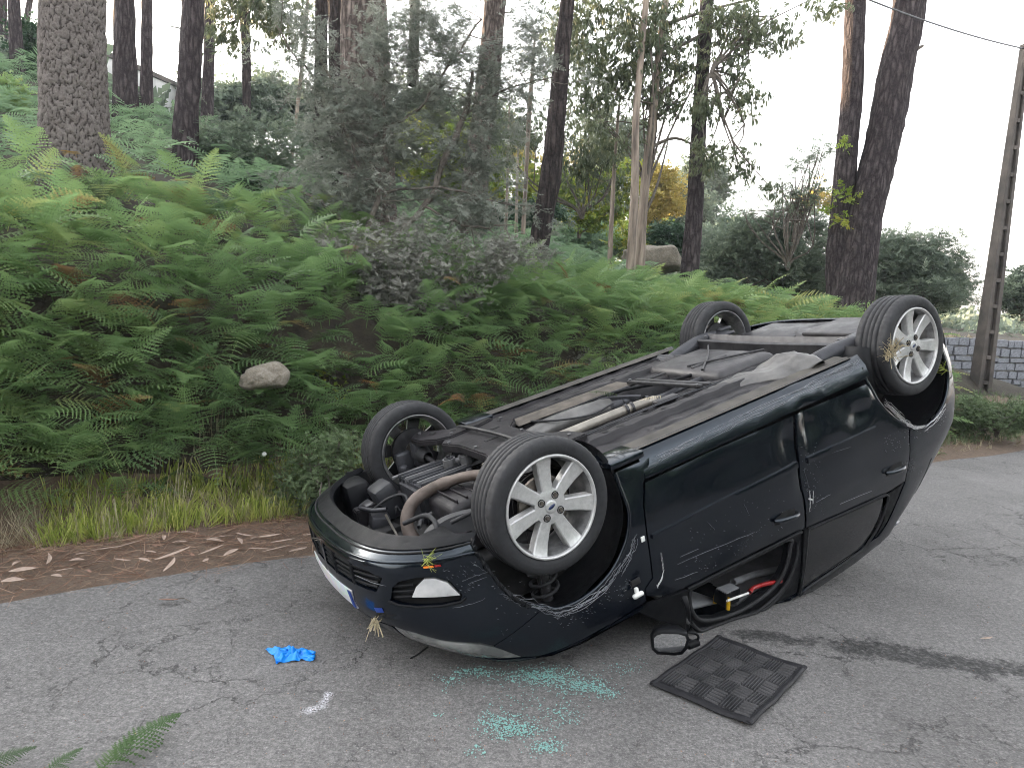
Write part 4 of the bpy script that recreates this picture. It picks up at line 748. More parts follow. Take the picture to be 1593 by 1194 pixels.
# ---------------------------------------------------------------- things on the road
def on_road(o, u, v): g_ = gnd(u, v); o.location = (g_[0], g_[1], .004); return o
def floor_mat():
    c = [gnd(1117, 992), gnd(1255, 1046), gnd(1168, 1134), gnd(1010, 1066)]; c = [np.array(q[:2]) for q in c]; O = sum(c) / 4
    root = empty('floor_mat', (O[0], O[1], 0), 'black rubber car floor mat with a basketweave of ribs, lying on the asphalt', 'mat')
    def P(a, b): q = (c[0] * (1 - a) + c[1] * a) * (1 - b) + (c[3] * (1 - a) + c[2] * a) * b - O; return q
    def zf(a, b): return .012 + .010 * math.sin(a * 5 + b * 3) ** 2 * a + .02 * max(0, a - .8) * (b < .5) + .006 * math.sin(b * 9 + 1) ** 2
    n = 36; V = []; F = []
    for i in range(n + 1):
        for j in range(n + 1):
            a, b = i / n, j / n; e = .012 * (math.sin(b * 7) * (a in (0, 1)) + math.sin(a * 9) * (b in (0, 1))) * .3; q = P(a + e * .3, b); V.append((q[0], q[1], zf(a, b)))
    F = [(i * (n + 1) + j, i * (n + 1) + j + 1, (i + 1) * (n + 1) + j + 1, (i + 1) * (n + 1) + j) for i in range(n) for j in range(n)]
    me = mesh_np('sheet', V, F, smooth=True); o = link('sheet', me, M['mat'], root); m = o.modifiers.new('s', 'SOLIDIFY'); m.thickness = .006; m.offset = -1
    # border rims, flat
    def bar(name, a0, b0, a1, b1, wd, h=.0045):
        bm = bmesh.new(); k = 14; pr = []
        d_ = np.array([a1 - a0, b1 - b0], float); l_ = np.linalg.norm(d_); nn = np.array([-d_[1], d_[0]]) / l_ * wd
        for i in range(k + 1):
            t_ = i / k; m_ = np.array([a0, b0]) + d_ * t_
            for s, hh in ((-1, 0), (-.7, h), (.7, h), (1, 0)):
                x = m_ + nn * s; q = P(*x); pr.append(bm.verts.new((q[0], q[1], zf(*np.clip(x, 0, 1)) + hh + .0005)))
        for i in range(k):
            for j in range(3): bm.faces.new((pr[i * 4 + j], pr[i * 4 + j + 1], pr[i * 4 + 5 + j], pr[i * 4 + 4 + j]))
        return bm
    for a in ((0, .03, 1, .03), (.025, 0, .025, 1), (0, .97, 1, .97), (.975, 0, .975, 1)): obj_bm('border', bar('b', *a, .026 if a[0] != a[2] else .022), M['mat'], root)
    bm_all = bmesh.new(); N1, N2 = 6, 5; k = 5
    V = []; F = []
    for I in range(N1):
        for J in range(N2):
            a0, b0 = .06 + I * .88 / N1, .07 + J * .86 / N2; da, db = .88 / N1, .86 / N2; hor = (I + J) % 2
            for r in range(k):
                f = (r + .5) / k; w_ = .5 / k * .56
                if hor: q0, q1, sv = (a0 + da * .03, b0 + db * f), (a0 + da * .97, b0 + db * f), (0, db * w_)
                else: q0, q1, sv = (a0 + da * f, b0 + db * .03), (a0 + da * f, b0 + db * .97), (da * w_, 0)
                i = len(V)
                for (qa, qb) in (q0, q1):
                    for s, h in ((-1, 0), (-.45, .008), (.45, .008), (1, 0)):
                        x = (qa + sv[0] * s, qb + sv[1] * s); q = P(*x); V.append((q[0], q[1], zf(qa, qb) + h))
                F += [(i, i + 1, i + 5, i + 4), (i + 1, i + 2, i + 6, i + 5), (i + 2, i + 3, i + 7, i + 6), (i, i + 1, i + 2, i + 3), (i + 4, i + 5, i + 6, i + 7)]
    o = obj_np('rib', V, F, M['mat_rib'], root); o['kind'] = 'stuff'
    for (u, v) in ((1112, 1028), (1178, 1065), (1205, 1085)):
        pass
floor_mat()
def glove():
    g_ = gnd(451, 1020); root = empty('glove', g_, 'crumpled bright blue disposable glove lying on the asphalt', 'glove')
    outline = [(412, 1011), (435, 1009), (462, 1009), (478, 1012), (489, 1019), (488, 1029), (470, 1027), (462, 1029), (440, 1031), (430, 1033), (428, 1026), (424, 1020)]
    pts = [np.array(gnd(u, v)[:2]) - g_[:2] for u, v in outline]; ring = smoothpath(pts + [pts[0]], 6)[:-1]; bm = bmesh.new(); c0 = np.mean(ring, 0); R = 10; rows = []
    for k in range(R + 1):
        f = k / R; row = []
        for i, q in enumerate(ring):
            p_ = c0 + (q - c0) * f; x, y = p_; zz = .006 + (1 - f ** 3) * (.014 + .010 * math.sin(x * 95 + y * 60) + .008 * math.sin(y * 140 - x * 50) + .006 * math.sin(x * 210)) + (.004 * math.sin(i * .9)) * f; row.append(bm.verts.new((x, y, max(.003, zz))))
            if k == 0: break
        rows.append(row)
    n = len(ring)
    for i in range(n): bm.faces.new((rows[0][0], rows[1][i], rows[1][(i + 1) % n]))
    for k in range(1, R):
        for i in range(n): bm.faces.new((rows[k][i], rows[k + 1][i], rows[k + 1][(i + 1) % n], rows[k][(i + 1) % n]))
    obj_bm('palm', bm, M['glove'], root)
    for (a, b, c, wd) in [((416, 1012), (428, 1014), (446, 1017), .010), ((470, 1024), (480, 1025), (489, 1027), .010), ((430, 1031), (440, 1027), (452, 1022), .011), ((474, 1015), (482, 1017), (489, 1021), .009), ((450, 1011), (458, 1014), (466, 1019), .010)]:
        P = [np.array([*(gnd(*q)[:2] - g_[:2]), .011 + .006 * k]) for k, q in enumerate((a, b, c))]; bm = bmesh.new(); tube(bm, smoothpath(P, 5), np.linspace(wd * .8, wd, 11), 8, noise=.2)
        for v in bm.verts: v.co.z = .003 + max(0, v.co.z - .003) * .75
        obj_bm('finger', bm, M['glove'], root)
glove()
def shards():
    V, F = [], []
    for (u, v, su, sv, n) in [(840, 1052, 60, 14, 620), (905, 1068, 40, 12, 380), (740, 1045, 30, 8, 160), (945, 1080, 20, 8, 70), (800, 1135, 45, 14, 330), (850, 1162, 26, 10, 140), (770, 1120, 30, 12, 120), (880, 1115, 25, 14, 60), (680, 1112, 7, 3, 14), (700, 1060, 25, 12, 60), (830, 1100, 70, 34, 120), (970, 1040, 40, 14, 60), (740, 1170, 20, 8, 30)]:
        for _ in range(int(n * 1.15)):
            g_ = gnd(u + rng.normal(0, su * .55), v + rng.normal(0, sv * .55)); s = rng.uniform(.0014, .0034) * (1.9 if rng.uniform() < .05 else 1); k = rng.integers(4, 6); a = np.sort(rng.uniform(0, 6.28, k)); i = len(V); tl = rng.normal(0, .25, 2)
            for z in (0, s * rng.uniform(.6, 1.0)):
                for q in (0, 1, 2, 3): aa = q * 1.57 + a[q % k] * .12; V.append((g_[0] + math.cos(aa) * s, g_[1] + math.sin(aa) * s, .003 + z + abs(math.cos(aa) * tl[0] * s)))
            F += [(i + 4, i + 5, i + 6, i + 7), (i, i + 1, i + 5, i + 4), (i + 1, i + 2, i + 6, i + 5), (i + 2, i + 3, i + 7, i + 6), (i + 3, i, i + 4, i + 7)]
    tag(obj_np('broken_glass', V, F, M['shards']), 'greenish crumbs of broken safety glass strewn in front of the car', 'broken glass', kind='stuff')
shards()
def grit():
    V, F = [], []; T = leaf_t(1, .5, .1, 1)
    n = 900; P = []
    for _ in range(n):
        u, v = rng.uniform(0, 1593), rng.uniform(880, 1194); g_ = gnd(u, v)
        p_, q_ = pq(g_[0], g_[1])
        if q_ < -.05: P.append((g_[0], g_[1], .004))
    P = np.array(P); n = len(P); V, F, R = scatter([T], P, rng.uniform(0, 6.28, n), rng.normal(0, .3, n), rng.normal(0, .5, n), rng.uniform(.003, .011, n)); tag(obj_np('grit', V, F, M['needles'], rnd=R), 'small dark crumbs and bits of bark scattered over the asphalt', 'debris', kind='stuff')
grit()
g_ = gnd(262, 940); leafobj(g_[0], g_[1], .012, 4, .1, 'small reddish curled leaf lying alone on the open asphalt', 'leaves on the open road', 1.0)
g_ = gnd(283, 936); V, F = tube_arr(smoothpath([(g_[0] - .05, g_[1], .008), (g_[0], g_[1] + .01, .018), (g_[0] + .05, g_[1] - .005, .006)], 4), .0022, 5); tag(obj_np('twig', V, F, M['twig']), 'thin pale twig beside the lone reddish leaf on the asphalt', 'twig')
g_ = gnd(650, 1022); V, F = tube_arr(smoothpath([(g_[0] - .03, g_[1] - .03, .01), (g_[0], g_[1], .015), (g_[0] + .04, g_[1] + .05, .03)], 4), .004, 5, .3); tag(obj_np('twig', V, F, M['black']), 'short black splinter on the asphalt under the front bumper', 'twig')
for (u, v, l) in ((1535, 996, 'pale narrow leaf on the dark streak right of the mat'), (1268, 893, 'small green leaf on the asphalt behind the rear window')):
    g_ = gnd(u, v); leafobj(g_[0], g_[1], .012, 1, .3, l, None, .45)
# the cut fern fronds poking in at the lower left corner
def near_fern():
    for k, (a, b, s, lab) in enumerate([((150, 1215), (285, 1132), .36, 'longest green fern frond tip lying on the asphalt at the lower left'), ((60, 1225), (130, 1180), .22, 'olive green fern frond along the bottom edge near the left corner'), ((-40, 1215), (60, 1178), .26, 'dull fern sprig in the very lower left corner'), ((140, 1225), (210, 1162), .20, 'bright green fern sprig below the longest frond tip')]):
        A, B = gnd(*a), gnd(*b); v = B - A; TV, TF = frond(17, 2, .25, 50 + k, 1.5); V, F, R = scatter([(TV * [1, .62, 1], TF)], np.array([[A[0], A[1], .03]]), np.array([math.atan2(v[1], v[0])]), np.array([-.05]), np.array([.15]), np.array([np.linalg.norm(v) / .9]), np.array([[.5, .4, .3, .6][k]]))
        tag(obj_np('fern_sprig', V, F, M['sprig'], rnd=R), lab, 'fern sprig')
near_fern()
V, F = [], []

g_ = at(411, 706, 5.0); V, F = [], []
fr = empty('white_flower', g_, 'single white flower head on a thin stalk above the grass beside the fern bank', 'flower')
bm = bmesh.new(); bmesh.ops.create_icosphere(bm, subdivisions=2, radius=.017); obj_bm('flower_head', bm, M['white'], fr)
V, F = tube_arr(smoothpath([(0, 0, 0), (.01, 0, -.15), (0, .02, -.4)], 4), .0022, 5); obj_np('stalk', V, F, M['weed'], fr)
# ---------------------------------------------------------------- the overturned car
CR = np.array([[.8266, .4982, .2619], [.4936, -.8652, .0879], [.2704, .0566, -.9611]]); CT = np.array([-.299, 3.658, 1.0231])
u_, s_, vt_ = np.linalg.svd(CR); CR = u_ @ vt_
def c2w(p): return CR @ np.asarray(p, float) + CT
def w2c(p): return CR.T @ (np.asarray(p, float) - CT)
def cpx(u, v, ax, val):
    D = CR.T @ (WC @ np.array([(u - 796.5) / FPX, (v - 597) / FPX, 1.0])); O = w2c((0, 0, CAMH)); return O + D * ((val - O[ax]) / D[ax])
car = empty('overturned_car', (0, 0, 0), 'black hatchback lying upside down on its roof across the road', 'car')
car.matrix_world = Matrix([[*CR[0], CT[0]], [*CR[1], CT[1]], [*CR[2], CT[2]], [0, 0, 0, 1]])
PL = np.array([(-.808, 0), (-.802, .2), (-.774, .40), (-.704, .58), (-.565, .72), (-.38, .80), (-.2, .835), (0, .847), (.3, .85), (1, .85), (1.8, .85), (2.4, .85), (2.75, .84), (2.95, .82), (3.08, .78), (3.2, .68), (3.27, .5), (3.30, .25), (3.31, 0)], float)
PD = smoothpath(PL, 12); SL = np.concatenate([[0], np.cumsum(np.hypot(*np.diff(PD, axis=0).T))]); SEND = SL[-1]
ZW = [.15, .22, .30, .40, .6, .75, .9, 1.0, 1.08, 1.2, 1.35, 1.5, 1.6, 1.75]; WW = [.76, .79, .815, .835, .85, .848, .835, .815, .79, .762, .722, .665, .615, .52]
ZF = [.20, .28, .30, .335, .37, .5, .65, .72, .8, .88, 1.0, 1.7]; FF = [.18, .150, .115, .02, .004, 0, 0, .01, .05, .12, .28, 1.2]
ZR = [.2, .4, .55, .75, .93, 1.1, 1.3, 1.5, 1.7]; RR = [-.10, -.04, 0, 0, -.03, -.17, -.38, -.62, -.9]
DENTS = [(2.84, .50, .055, .10, -.022), (3.01, .47, .05, .10, -.026), (2.93, .52, .03, .16, .010), (3.42, .54, .09, .055, -.030), (3.5, .46, .05, .04, .018), (3.30, .47, .06, .05, -.012), (2.9, .74, .06, .1, -.012), (3.2, .55, .25, .05, .006), (1.83, .45, .05, .12, -.008), (2.4, .6, .5, .2, -.006), (1.78, .36, .05, .06, -.012), (.9, .5, .15, .1, -.006)]
def S(s, z):
    s = np.asarray(s, float); z = np.asarray(z, float); x0 = np.interp(s, SL, PD[:, 0]); w_ = np.interp(s, SL, PD[:, 1]) / .85; fw = 1 - ss(-.75, -.05, x0); rw = ss(2.3, 3.2, x0)
    zf = z + .10 * (1 - ss(.45, .98, s)) * ss(.5, .62, z); F_ = np.interp(zf, ZF, FF)
    return np.stack([x0 + F_ * fw + np.interp(z, ZR, RR) * rw, w_ * np.interp(z, ZW, WW) * (1 - .35 * F_ * fw), z + 0 * s], -1)
def SPt(s, z, off=0.0, side=1, clamp=True):
    s = np.asarray(s, float); z = np.asarray(z, float); e = .004; p = S(s, z); n = np.cross(S(s, z + e) - p, S(s + e, z) - p); n /= np.linalg.norm(n, axis=-1, keepdims=True) + 1e-12
    n *= np.sign((n * (p - np.array([1.2, 0, .6]))).sum(-1, keepdims=True))
    d = 0
    if side > 0:
        for a, b, ra, rb, h in DENTS: d = d + h * np.exp(-((s - a) / ra) ** 2 - ((z - b) / rb) ** 2)
    d = d + .0022 * (np.sin(s * 9 + z * 5) + np.sin(s * 4 - z * 13 + 1)) * ss(.3, .5, z) * (z < .95)
    p = p + n * (np.asarray(off)[..., None] + np.asarray(d)[..., None]); p[..., 1] *= side
    if clamp:
        wz = p @ CR[2] + CT[2]; p[..., 2] = p[..., 2] - np.maximum(0, .008 - wz) / .9611
    return p
def inpoly(x, y, P):
    P = np.asarray(P); r = np.zeros(np.shape(x), bool); n = len(P)
    for i in range(n):
        (x1, y1), (x2, y2) = P[i], P[(i + 1) % n]; c = ((y1 > y) != (y2 > y)) & (x < (x2 - x1) * (y - y1) / (y2 - y1 + 1e-15) + x1); r ^= c
    return r
def resamp(P, res):
    P = np.asarray(P, float); out = []
    for i in range(len(P)):
        a, b = P[i], P[(i + 1) % len(P)]; k = max(1, int(np.linalg.norm(b - a) / res))
        for j in range(k): out.append(a + (b - a) * j / k)
    return np.array(out)
def panel_bm(bm, poly, side=1, off=0.0, res=.035, thick=.014, holes=(), mapf=None, rnd_edge=True):
    mapf = mapf or (lambda s, z, o: SPt(s, z, o, side)); O = resamp(poly, res); Hs = [resamp(h, res) for h in holes]; pts = [*O]; edges = [(i, (i + 1) % len(O)) for i in range(len(O))]
    for h in Hs: b = len(pts); pts += [*h]; edges += [(b + i, b + (i + 1) % len(h)) for i in range(len(h))]
    B = np.array(pts); nb = len(B); x0, y0 = O.min(0); x1, y1 = O.max(0); gx, gy = np.meshgrid(np.arange(x0 + res / 2, x1, res), np.arange(y0 + res / 2, y1, res)); gx = gx.ravel(); gy = gy.ravel()
    k = inpoly(gx, gy, O)
    for h in Hs: k &= ~inpoly(gx, gy, h)
    gx, gy = gx[k], gy[k]
    if len(gx): dm = np.sqrt(((np.stack([gx, gy], 1)[:, None] - B[None]) ** 2).sum(-1)).min(1); gx, gy = gx[dm > res * .45], gy[dm > res * .45]
    allp = np.vstack([B, np.stack([gx, gy], 1)]) if len(gx) else B
    vs, es, fs, *_ = delaunay_2d_cdt([Vector(p) for p in allp], edges, [], 0, 1e-6)
    vs = np.array([tuple(v) for v in vs]); bd = np.sqrt(((vs[:, None] - B[None]) ** 2).sum(-1)).min(1) < 1e-5
    P3 = mapf(vs[:, 0], vs[:, 1], off + np.where(bd, -.0025 if rnd_edge else 0, 0.0)); bv = [bm.verts.new(p) for p in P3]; nf = []
    for f in fs:
        c = vs[list(f)].mean(0)
        if inpoly(np.array([c[0]]), np.array([c[1]]), O)[0] and not any(inpoly(np.array([c[0]]), np.array([c[1]]), h)[0] for h in Hs):
            try: nf.append(bm.faces.new([bv[i] for i in f]))
            except ValueError: pass
    for v in bv:
        if not v.link_faces: bm.verts.remove(v)
    if thick:
        be = [e for e in {e for f in nf for e in f.edges} if len(e.link_faces) == 1]; idx = {v: i for i, v in enumerate(bv) if v.is_valid}; P4 = mapf(vs[:, 0], vs[:, 1], off - thick + np.zeros(len(vs))); mp = {}
        for e in be:
            q = []
            for v in e.verts:
                if v not in mp: mp[v] = bm.verts.new(P4[idx[v]])
                q.append(mp[v])
            bm.faces.new((e.verts[0], e.verts[1], q[1], q[0]))
    return bm
def fixn(bm, c=(1.2, 0, .6)):
    bm.normal_update(); C_ = Vector(c)
    for f in bm.faces:
        if (f.calc_center_median() - C_).dot(f.normal) < 0: f.normal_flip()
def panel(name, poly, mat, side=1, off=0.0, res=.035, thick=.014, holes=(), parent=None, both=False, sub=False):
    bm = bmesh.new(); panel_bm(bm, poly, side, off, res, thick, holes)
    if both: panel_bm(bm, poly, -side, off, res, thick, holes)
    bmesh.ops.recalc_face_normals(bm, faces=bm.faces[:]); me = bpy.data.meshes.new(name)
    for f in bm.faces: f.smooth = True
    for e in bm.edges:
        if len(e.link_faces) == 2 and e.calc_face_angle(0) > .7: e.smooth = False
    bm.to_mesh(me); bm.free(); return link(name, me, M[mat], parent or car)
def sx(*P): return [(np.interp(x, PD[:, 0], SL), z) for x, z in P]
archF = [(1.753, .285), (1.763, .39), (1.763, .48), (1.734, .565), (1.68, .64), (1.609, .70), (1.52, .74), (1.43, .757), (1.354, .755), (1.29, .74), (1.241, .708)]
archFb = [(1.241, .705), (1.17, .665), (1.11, .60), (1.06, .50), (1.03, .42), (1.012, .355), (1.00, .32)]
fender = [(1.955, .285), (1.93, .335), (1.882, .375), (1.85, .48), (1.829, .60), (1.818, .83), (1.77, .862), (1.765, .93), (1.60, .945), (1.40, .95), (1.15, .93), (1.055, .905), (.967, .80)] + [(1.241, .708)] + archF[::-1][1:]
GR = [(0.02, .365), (.30, .368), (.50, .385), (.585, .41), (.53, .478), (.40, .472), (.02, .468)]
FOG = [(.60, .51), (.625, .45), (.665, .425), (.74, .415), (.82, .425), (.88, .46), (.915, .53), (.90, .552), (.82, .548), (.68, .53)]
bump_poly = [(0, .308), (.3, .306), (.6, .308), (.85, .312), (.99, .315)] + archFb[::-1][1:] + [(.967, .795), (.92, .762), (.76, .712), (.66, .662), (.552, .632), (.3, .625), (0, .625)]
panel('front_bumper', bump_poly, 'paint', both=True, holes=[GR, FOG], res=.03, thick=.02)
lipo = panel('bumper_lip', [(0, .282), (.3, .281), (.6, .286), (.85, .295), (1.0, .303), (1.005, .325), (.85, .322), (.6, .317), (.3, .314), (0, .312)], 'plastic', both=True, off=.008, res=.03, thick=.03)
fb = bpy.data.objects['front_bumper']; lipo.parent = fb
# inward folded shelf of the lip
bm = bmesh.new()
for side in (1, -1):
    sA_ = np.linspace(0, .99, 26); zl = np.interp(sA_, [0, .3, .6, .85, 1.0], [.283, .282, .287, .296, .304]); a = SPt(sA_, zl, -.0, side); b = SPt(sA_, zl + .006, -.018, side); c = SPt(sA_, .42 + 0 * sA_, -.06, side)
    va, vb, vc = [[bm.verts.new(p) for p in r] for r in (a, b, c)]
    for i in range(25): bm.faces.new((va[i], va[i + 1], vb[i + 1], vb[i])); bm.faces.new((vb[i], vb[i + 1], vc[i + 1], vc[i]))
obj_bm('inner_lip', bm, M['plastic'], fb, auto=.7)
panel('grille_recess', [(0, .35), (.62, .36), (.60, .50), (0, .49)], 'black', both=True, off=-.045, res=.05, thick=0, parent=fb)
panel('fog_recess', [(.57, .41), (.95, .41), (.96, .56), (.57, .56)], 'black', 1, off=-.04, res=.05, thick=0, parent=fb); panel('fog_recess', [(.57, .41), (.95, .41), (.96, .56), (.57, .56)], 'black', -1, off=-.04, res=.05, thick=0, parent=fb)
for side in (1, -1):
    for z in (.390, .414, .438, .458):
        s0 = np.linspace(0 if side > 0 else .0, .56 - abs(z - .41) * .5, 16); V, F = tube_arr(SPt(s0, z + 0 * s0, -.014, side), .0072, 6); obj_np('grille_slat', V, F, M['plastic'], fb, smooth=True)
    for s_b in (.16, .36):
        zz = np.linspace(.362, .476, 4); V, F = tube_arr(SPt(s_b + 0 * zz, zz, -.010, side), .011, 6); obj_np('grille_bar', V, F, M['plastic'], fb, smooth=True)
    for z in (.45, .475, .50):
        s0 = np.linspace(.62, .72, 6); V, F = tube_arr(SPt(s0, z + 0 * s0, -.016, side), .0075, 6); obj_np('fog_slat', V, F, M['plastic'], fb, smooth=True)
    panel('fog_lamp', [(.705, .497), (.735, .455), (.775, .428), (.82, .434), (.865, .462), (.905, .53), (.80, .512)], 'lamp', side, off=-.001, res=.02, thick=.03, parent=fb)
    rim_ = np.array([(.595, .508), (.64, .525), (.72, .54), (.82, .552), (.90, .556), (.925, .545)]); V, F = tube_arr(SPt(rim_[:, 0], rim_[:, 1], .004, side), .006, 6); obj_np('lamp_surround', V, F, M['plastic'], fb, smooth=True)
    # painted crease over the bumper's lower part
    cr = np.array([(0, .338), (.3, .338), (.55, .342), (.75, .352), (.9, .362), (1.02, .37)]); cr = smoothpath(cr, 5); V, F = tube_arr(SPt(cr[:, 0], cr[:, 1], -.003, side), .008, 8); obj_np('crease', V, F, M['paint'], fb, smooth=True)
sm2 = np.array([(0, .318), (.3, .32), (.6, .323), (.85, .328), (1.0, .331)]); sm2 = smoothpath(sm2, 5)
for side in (1, -1):
    V, F = tube_arr(SPt(sm2[:, 0], sm2[:, 1], .001, side), .0045, 6); obj_np('lip_seam', V, F, M['black'], fb, smooth=True)
panel('indicator', [(.79, .372), (.83, .375), (.832, .383), (.79, .380)], 'amber', 1, off=.008, res=.02, thick=.004, parent=fb)
panel('indicator', [(.836, .375), (.86, .378), (.862, .386), (.836, .383)], 'red', 1, off=.009, res=.02, thick=.004, parent=fb)
npl = panel('number_plate', [(0, .515), (.32, .515), (.32, .605), (0, .605)], 'plate', both=True, off=.006, res=.05, thick=.008)
panel('country_band', [(.28, .517), (.318, .517), (.318, .603), (.28, .603)], 'plateblue', 1, off=.010, res=.05, thick=.002, parent=npl)
panel('torn_badge', [(.49, .552), (.545, .545), (.55, .565), (.50, .572)], 'plateblue', 1, off=.004, res=.02, thick=.002, parent=fb)
for side in (1, -1):
    panel('headlight', [(.56, .645), (.66, .675), (.76, .722), (.915, .775), (.967, .81), (1.05, .905), (.94, .885), (.75, .845), (.60, .79), (.55, .72)], 'hlamp', side, off=-.002, res=.03, thick=.03)
    panel('front_wing', fender, 'paint', side)
# bonnet: rolled front edge, then the sheet back to the windscreen
panel('bonnet', [(0, .635), (.3, .635), (.545, .645), (.54, .72), (.59, .80), (.74, .857), (.93, .90), (1.05, .915), (1.15, .94), (1.4, .96), (1.75, .95), (1.75, .975), (.9, .925), (.6, .83), (0, .78)], 'paint', both=True, res=.05)
bm = bmesh.new(); n = 14; rows = []
for i in range(n + 1):
    t_ = i / n; row = []
    for j in range(21):
        v = -1 + j / 10; sd_ = 1 if v >= 0 else -1; s_q = abs(v) * 1.75; f_ = SPt(np.array([s_q]), np.array([.78 + .195 * min(1, abs(v) * 1.3)]), -.004, sd_)[0]; b_ = np.array([.50 - .05 * v * v, v * .72, 1.06 - .03 * v * v]); q = f_ * (1 - t_) + b_ * t_ + np.array([0, 0, .035 * math.sin(PI * t_) * (1 - v * v)]); wz = CR[2] @ q + CT[2]; q[2] -= max(0, .01 - wz) / .9611; row.append(bm.verts.new(q))
    rows.append(row)
for i in range(n):
    for j in range(20): bm.faces.new((rows[i][j], rows[i][j + 1], rows[i + 1][j + 1], rows[i + 1][j]))
o = obj_bm('bonnet_skin', bm, M['paint'], bpy.data.objects['bonnet'])
def sheet(name, fn, nu, nv, mat, parent=None, solid=0):
    u, v = np.meshgrid(np.linspace(0, 1, nu), np.linspace(0, 1, nv)); P = fn(u, v).reshape(-1, 3); wz = P @ CR[2] + CT[2]; P[:, 2] -= np.maximum(0, .008 - wz) / .9611
    i = (np.arange(nv - 1)[:, None] * nu + np.arange(nu - 1)[None]).ravel(); o = obj_np(name, P, np.stack([i, i + 1, i + nu + 1, i + nu], 1), M[mat], parent or car, smooth=True)
    if solid: m = o.modifiers.new('s', 'SOLIDIFY'); m.thickness = solid; m.offset = 0
    return o
sheet('windscreen', lambda u, v: np.stack([.48 + .42 * v + .03 * (2 * u - 1) ** 2, (2 * u - 1) * (.72 - .08 * v), 1.05 + .42 * v + .015 * np.sin(u * 19 + v * 11)], -1), 24, 10, 'glass')
sheet('roof', lambda u, v: np.stack([.86 + 1.75 * v, (2 * u - 1) * (.66 - .03 * v), 1.50 + .045 * (1 - (2 * u - 1) ** 2) - .02 * v * v + .01 * np.sin(u * 13) * np.sin(v * 9)], -1), 24, 34, 'paint', solid=.004)
sheet('headlining', lambda u, v: np.stack([.80 + 1.8 * v, (2 * u - 1) * .64, 1.44 - .04 * np.clip(.25 - v, 0, 1) * 3 + .03 * (1 - (2 * u - 1) ** 2) - np.maximum(0, (.2704 * 0))], -1) - np.array([0, 0, .03]), 20, 30, 'lining')
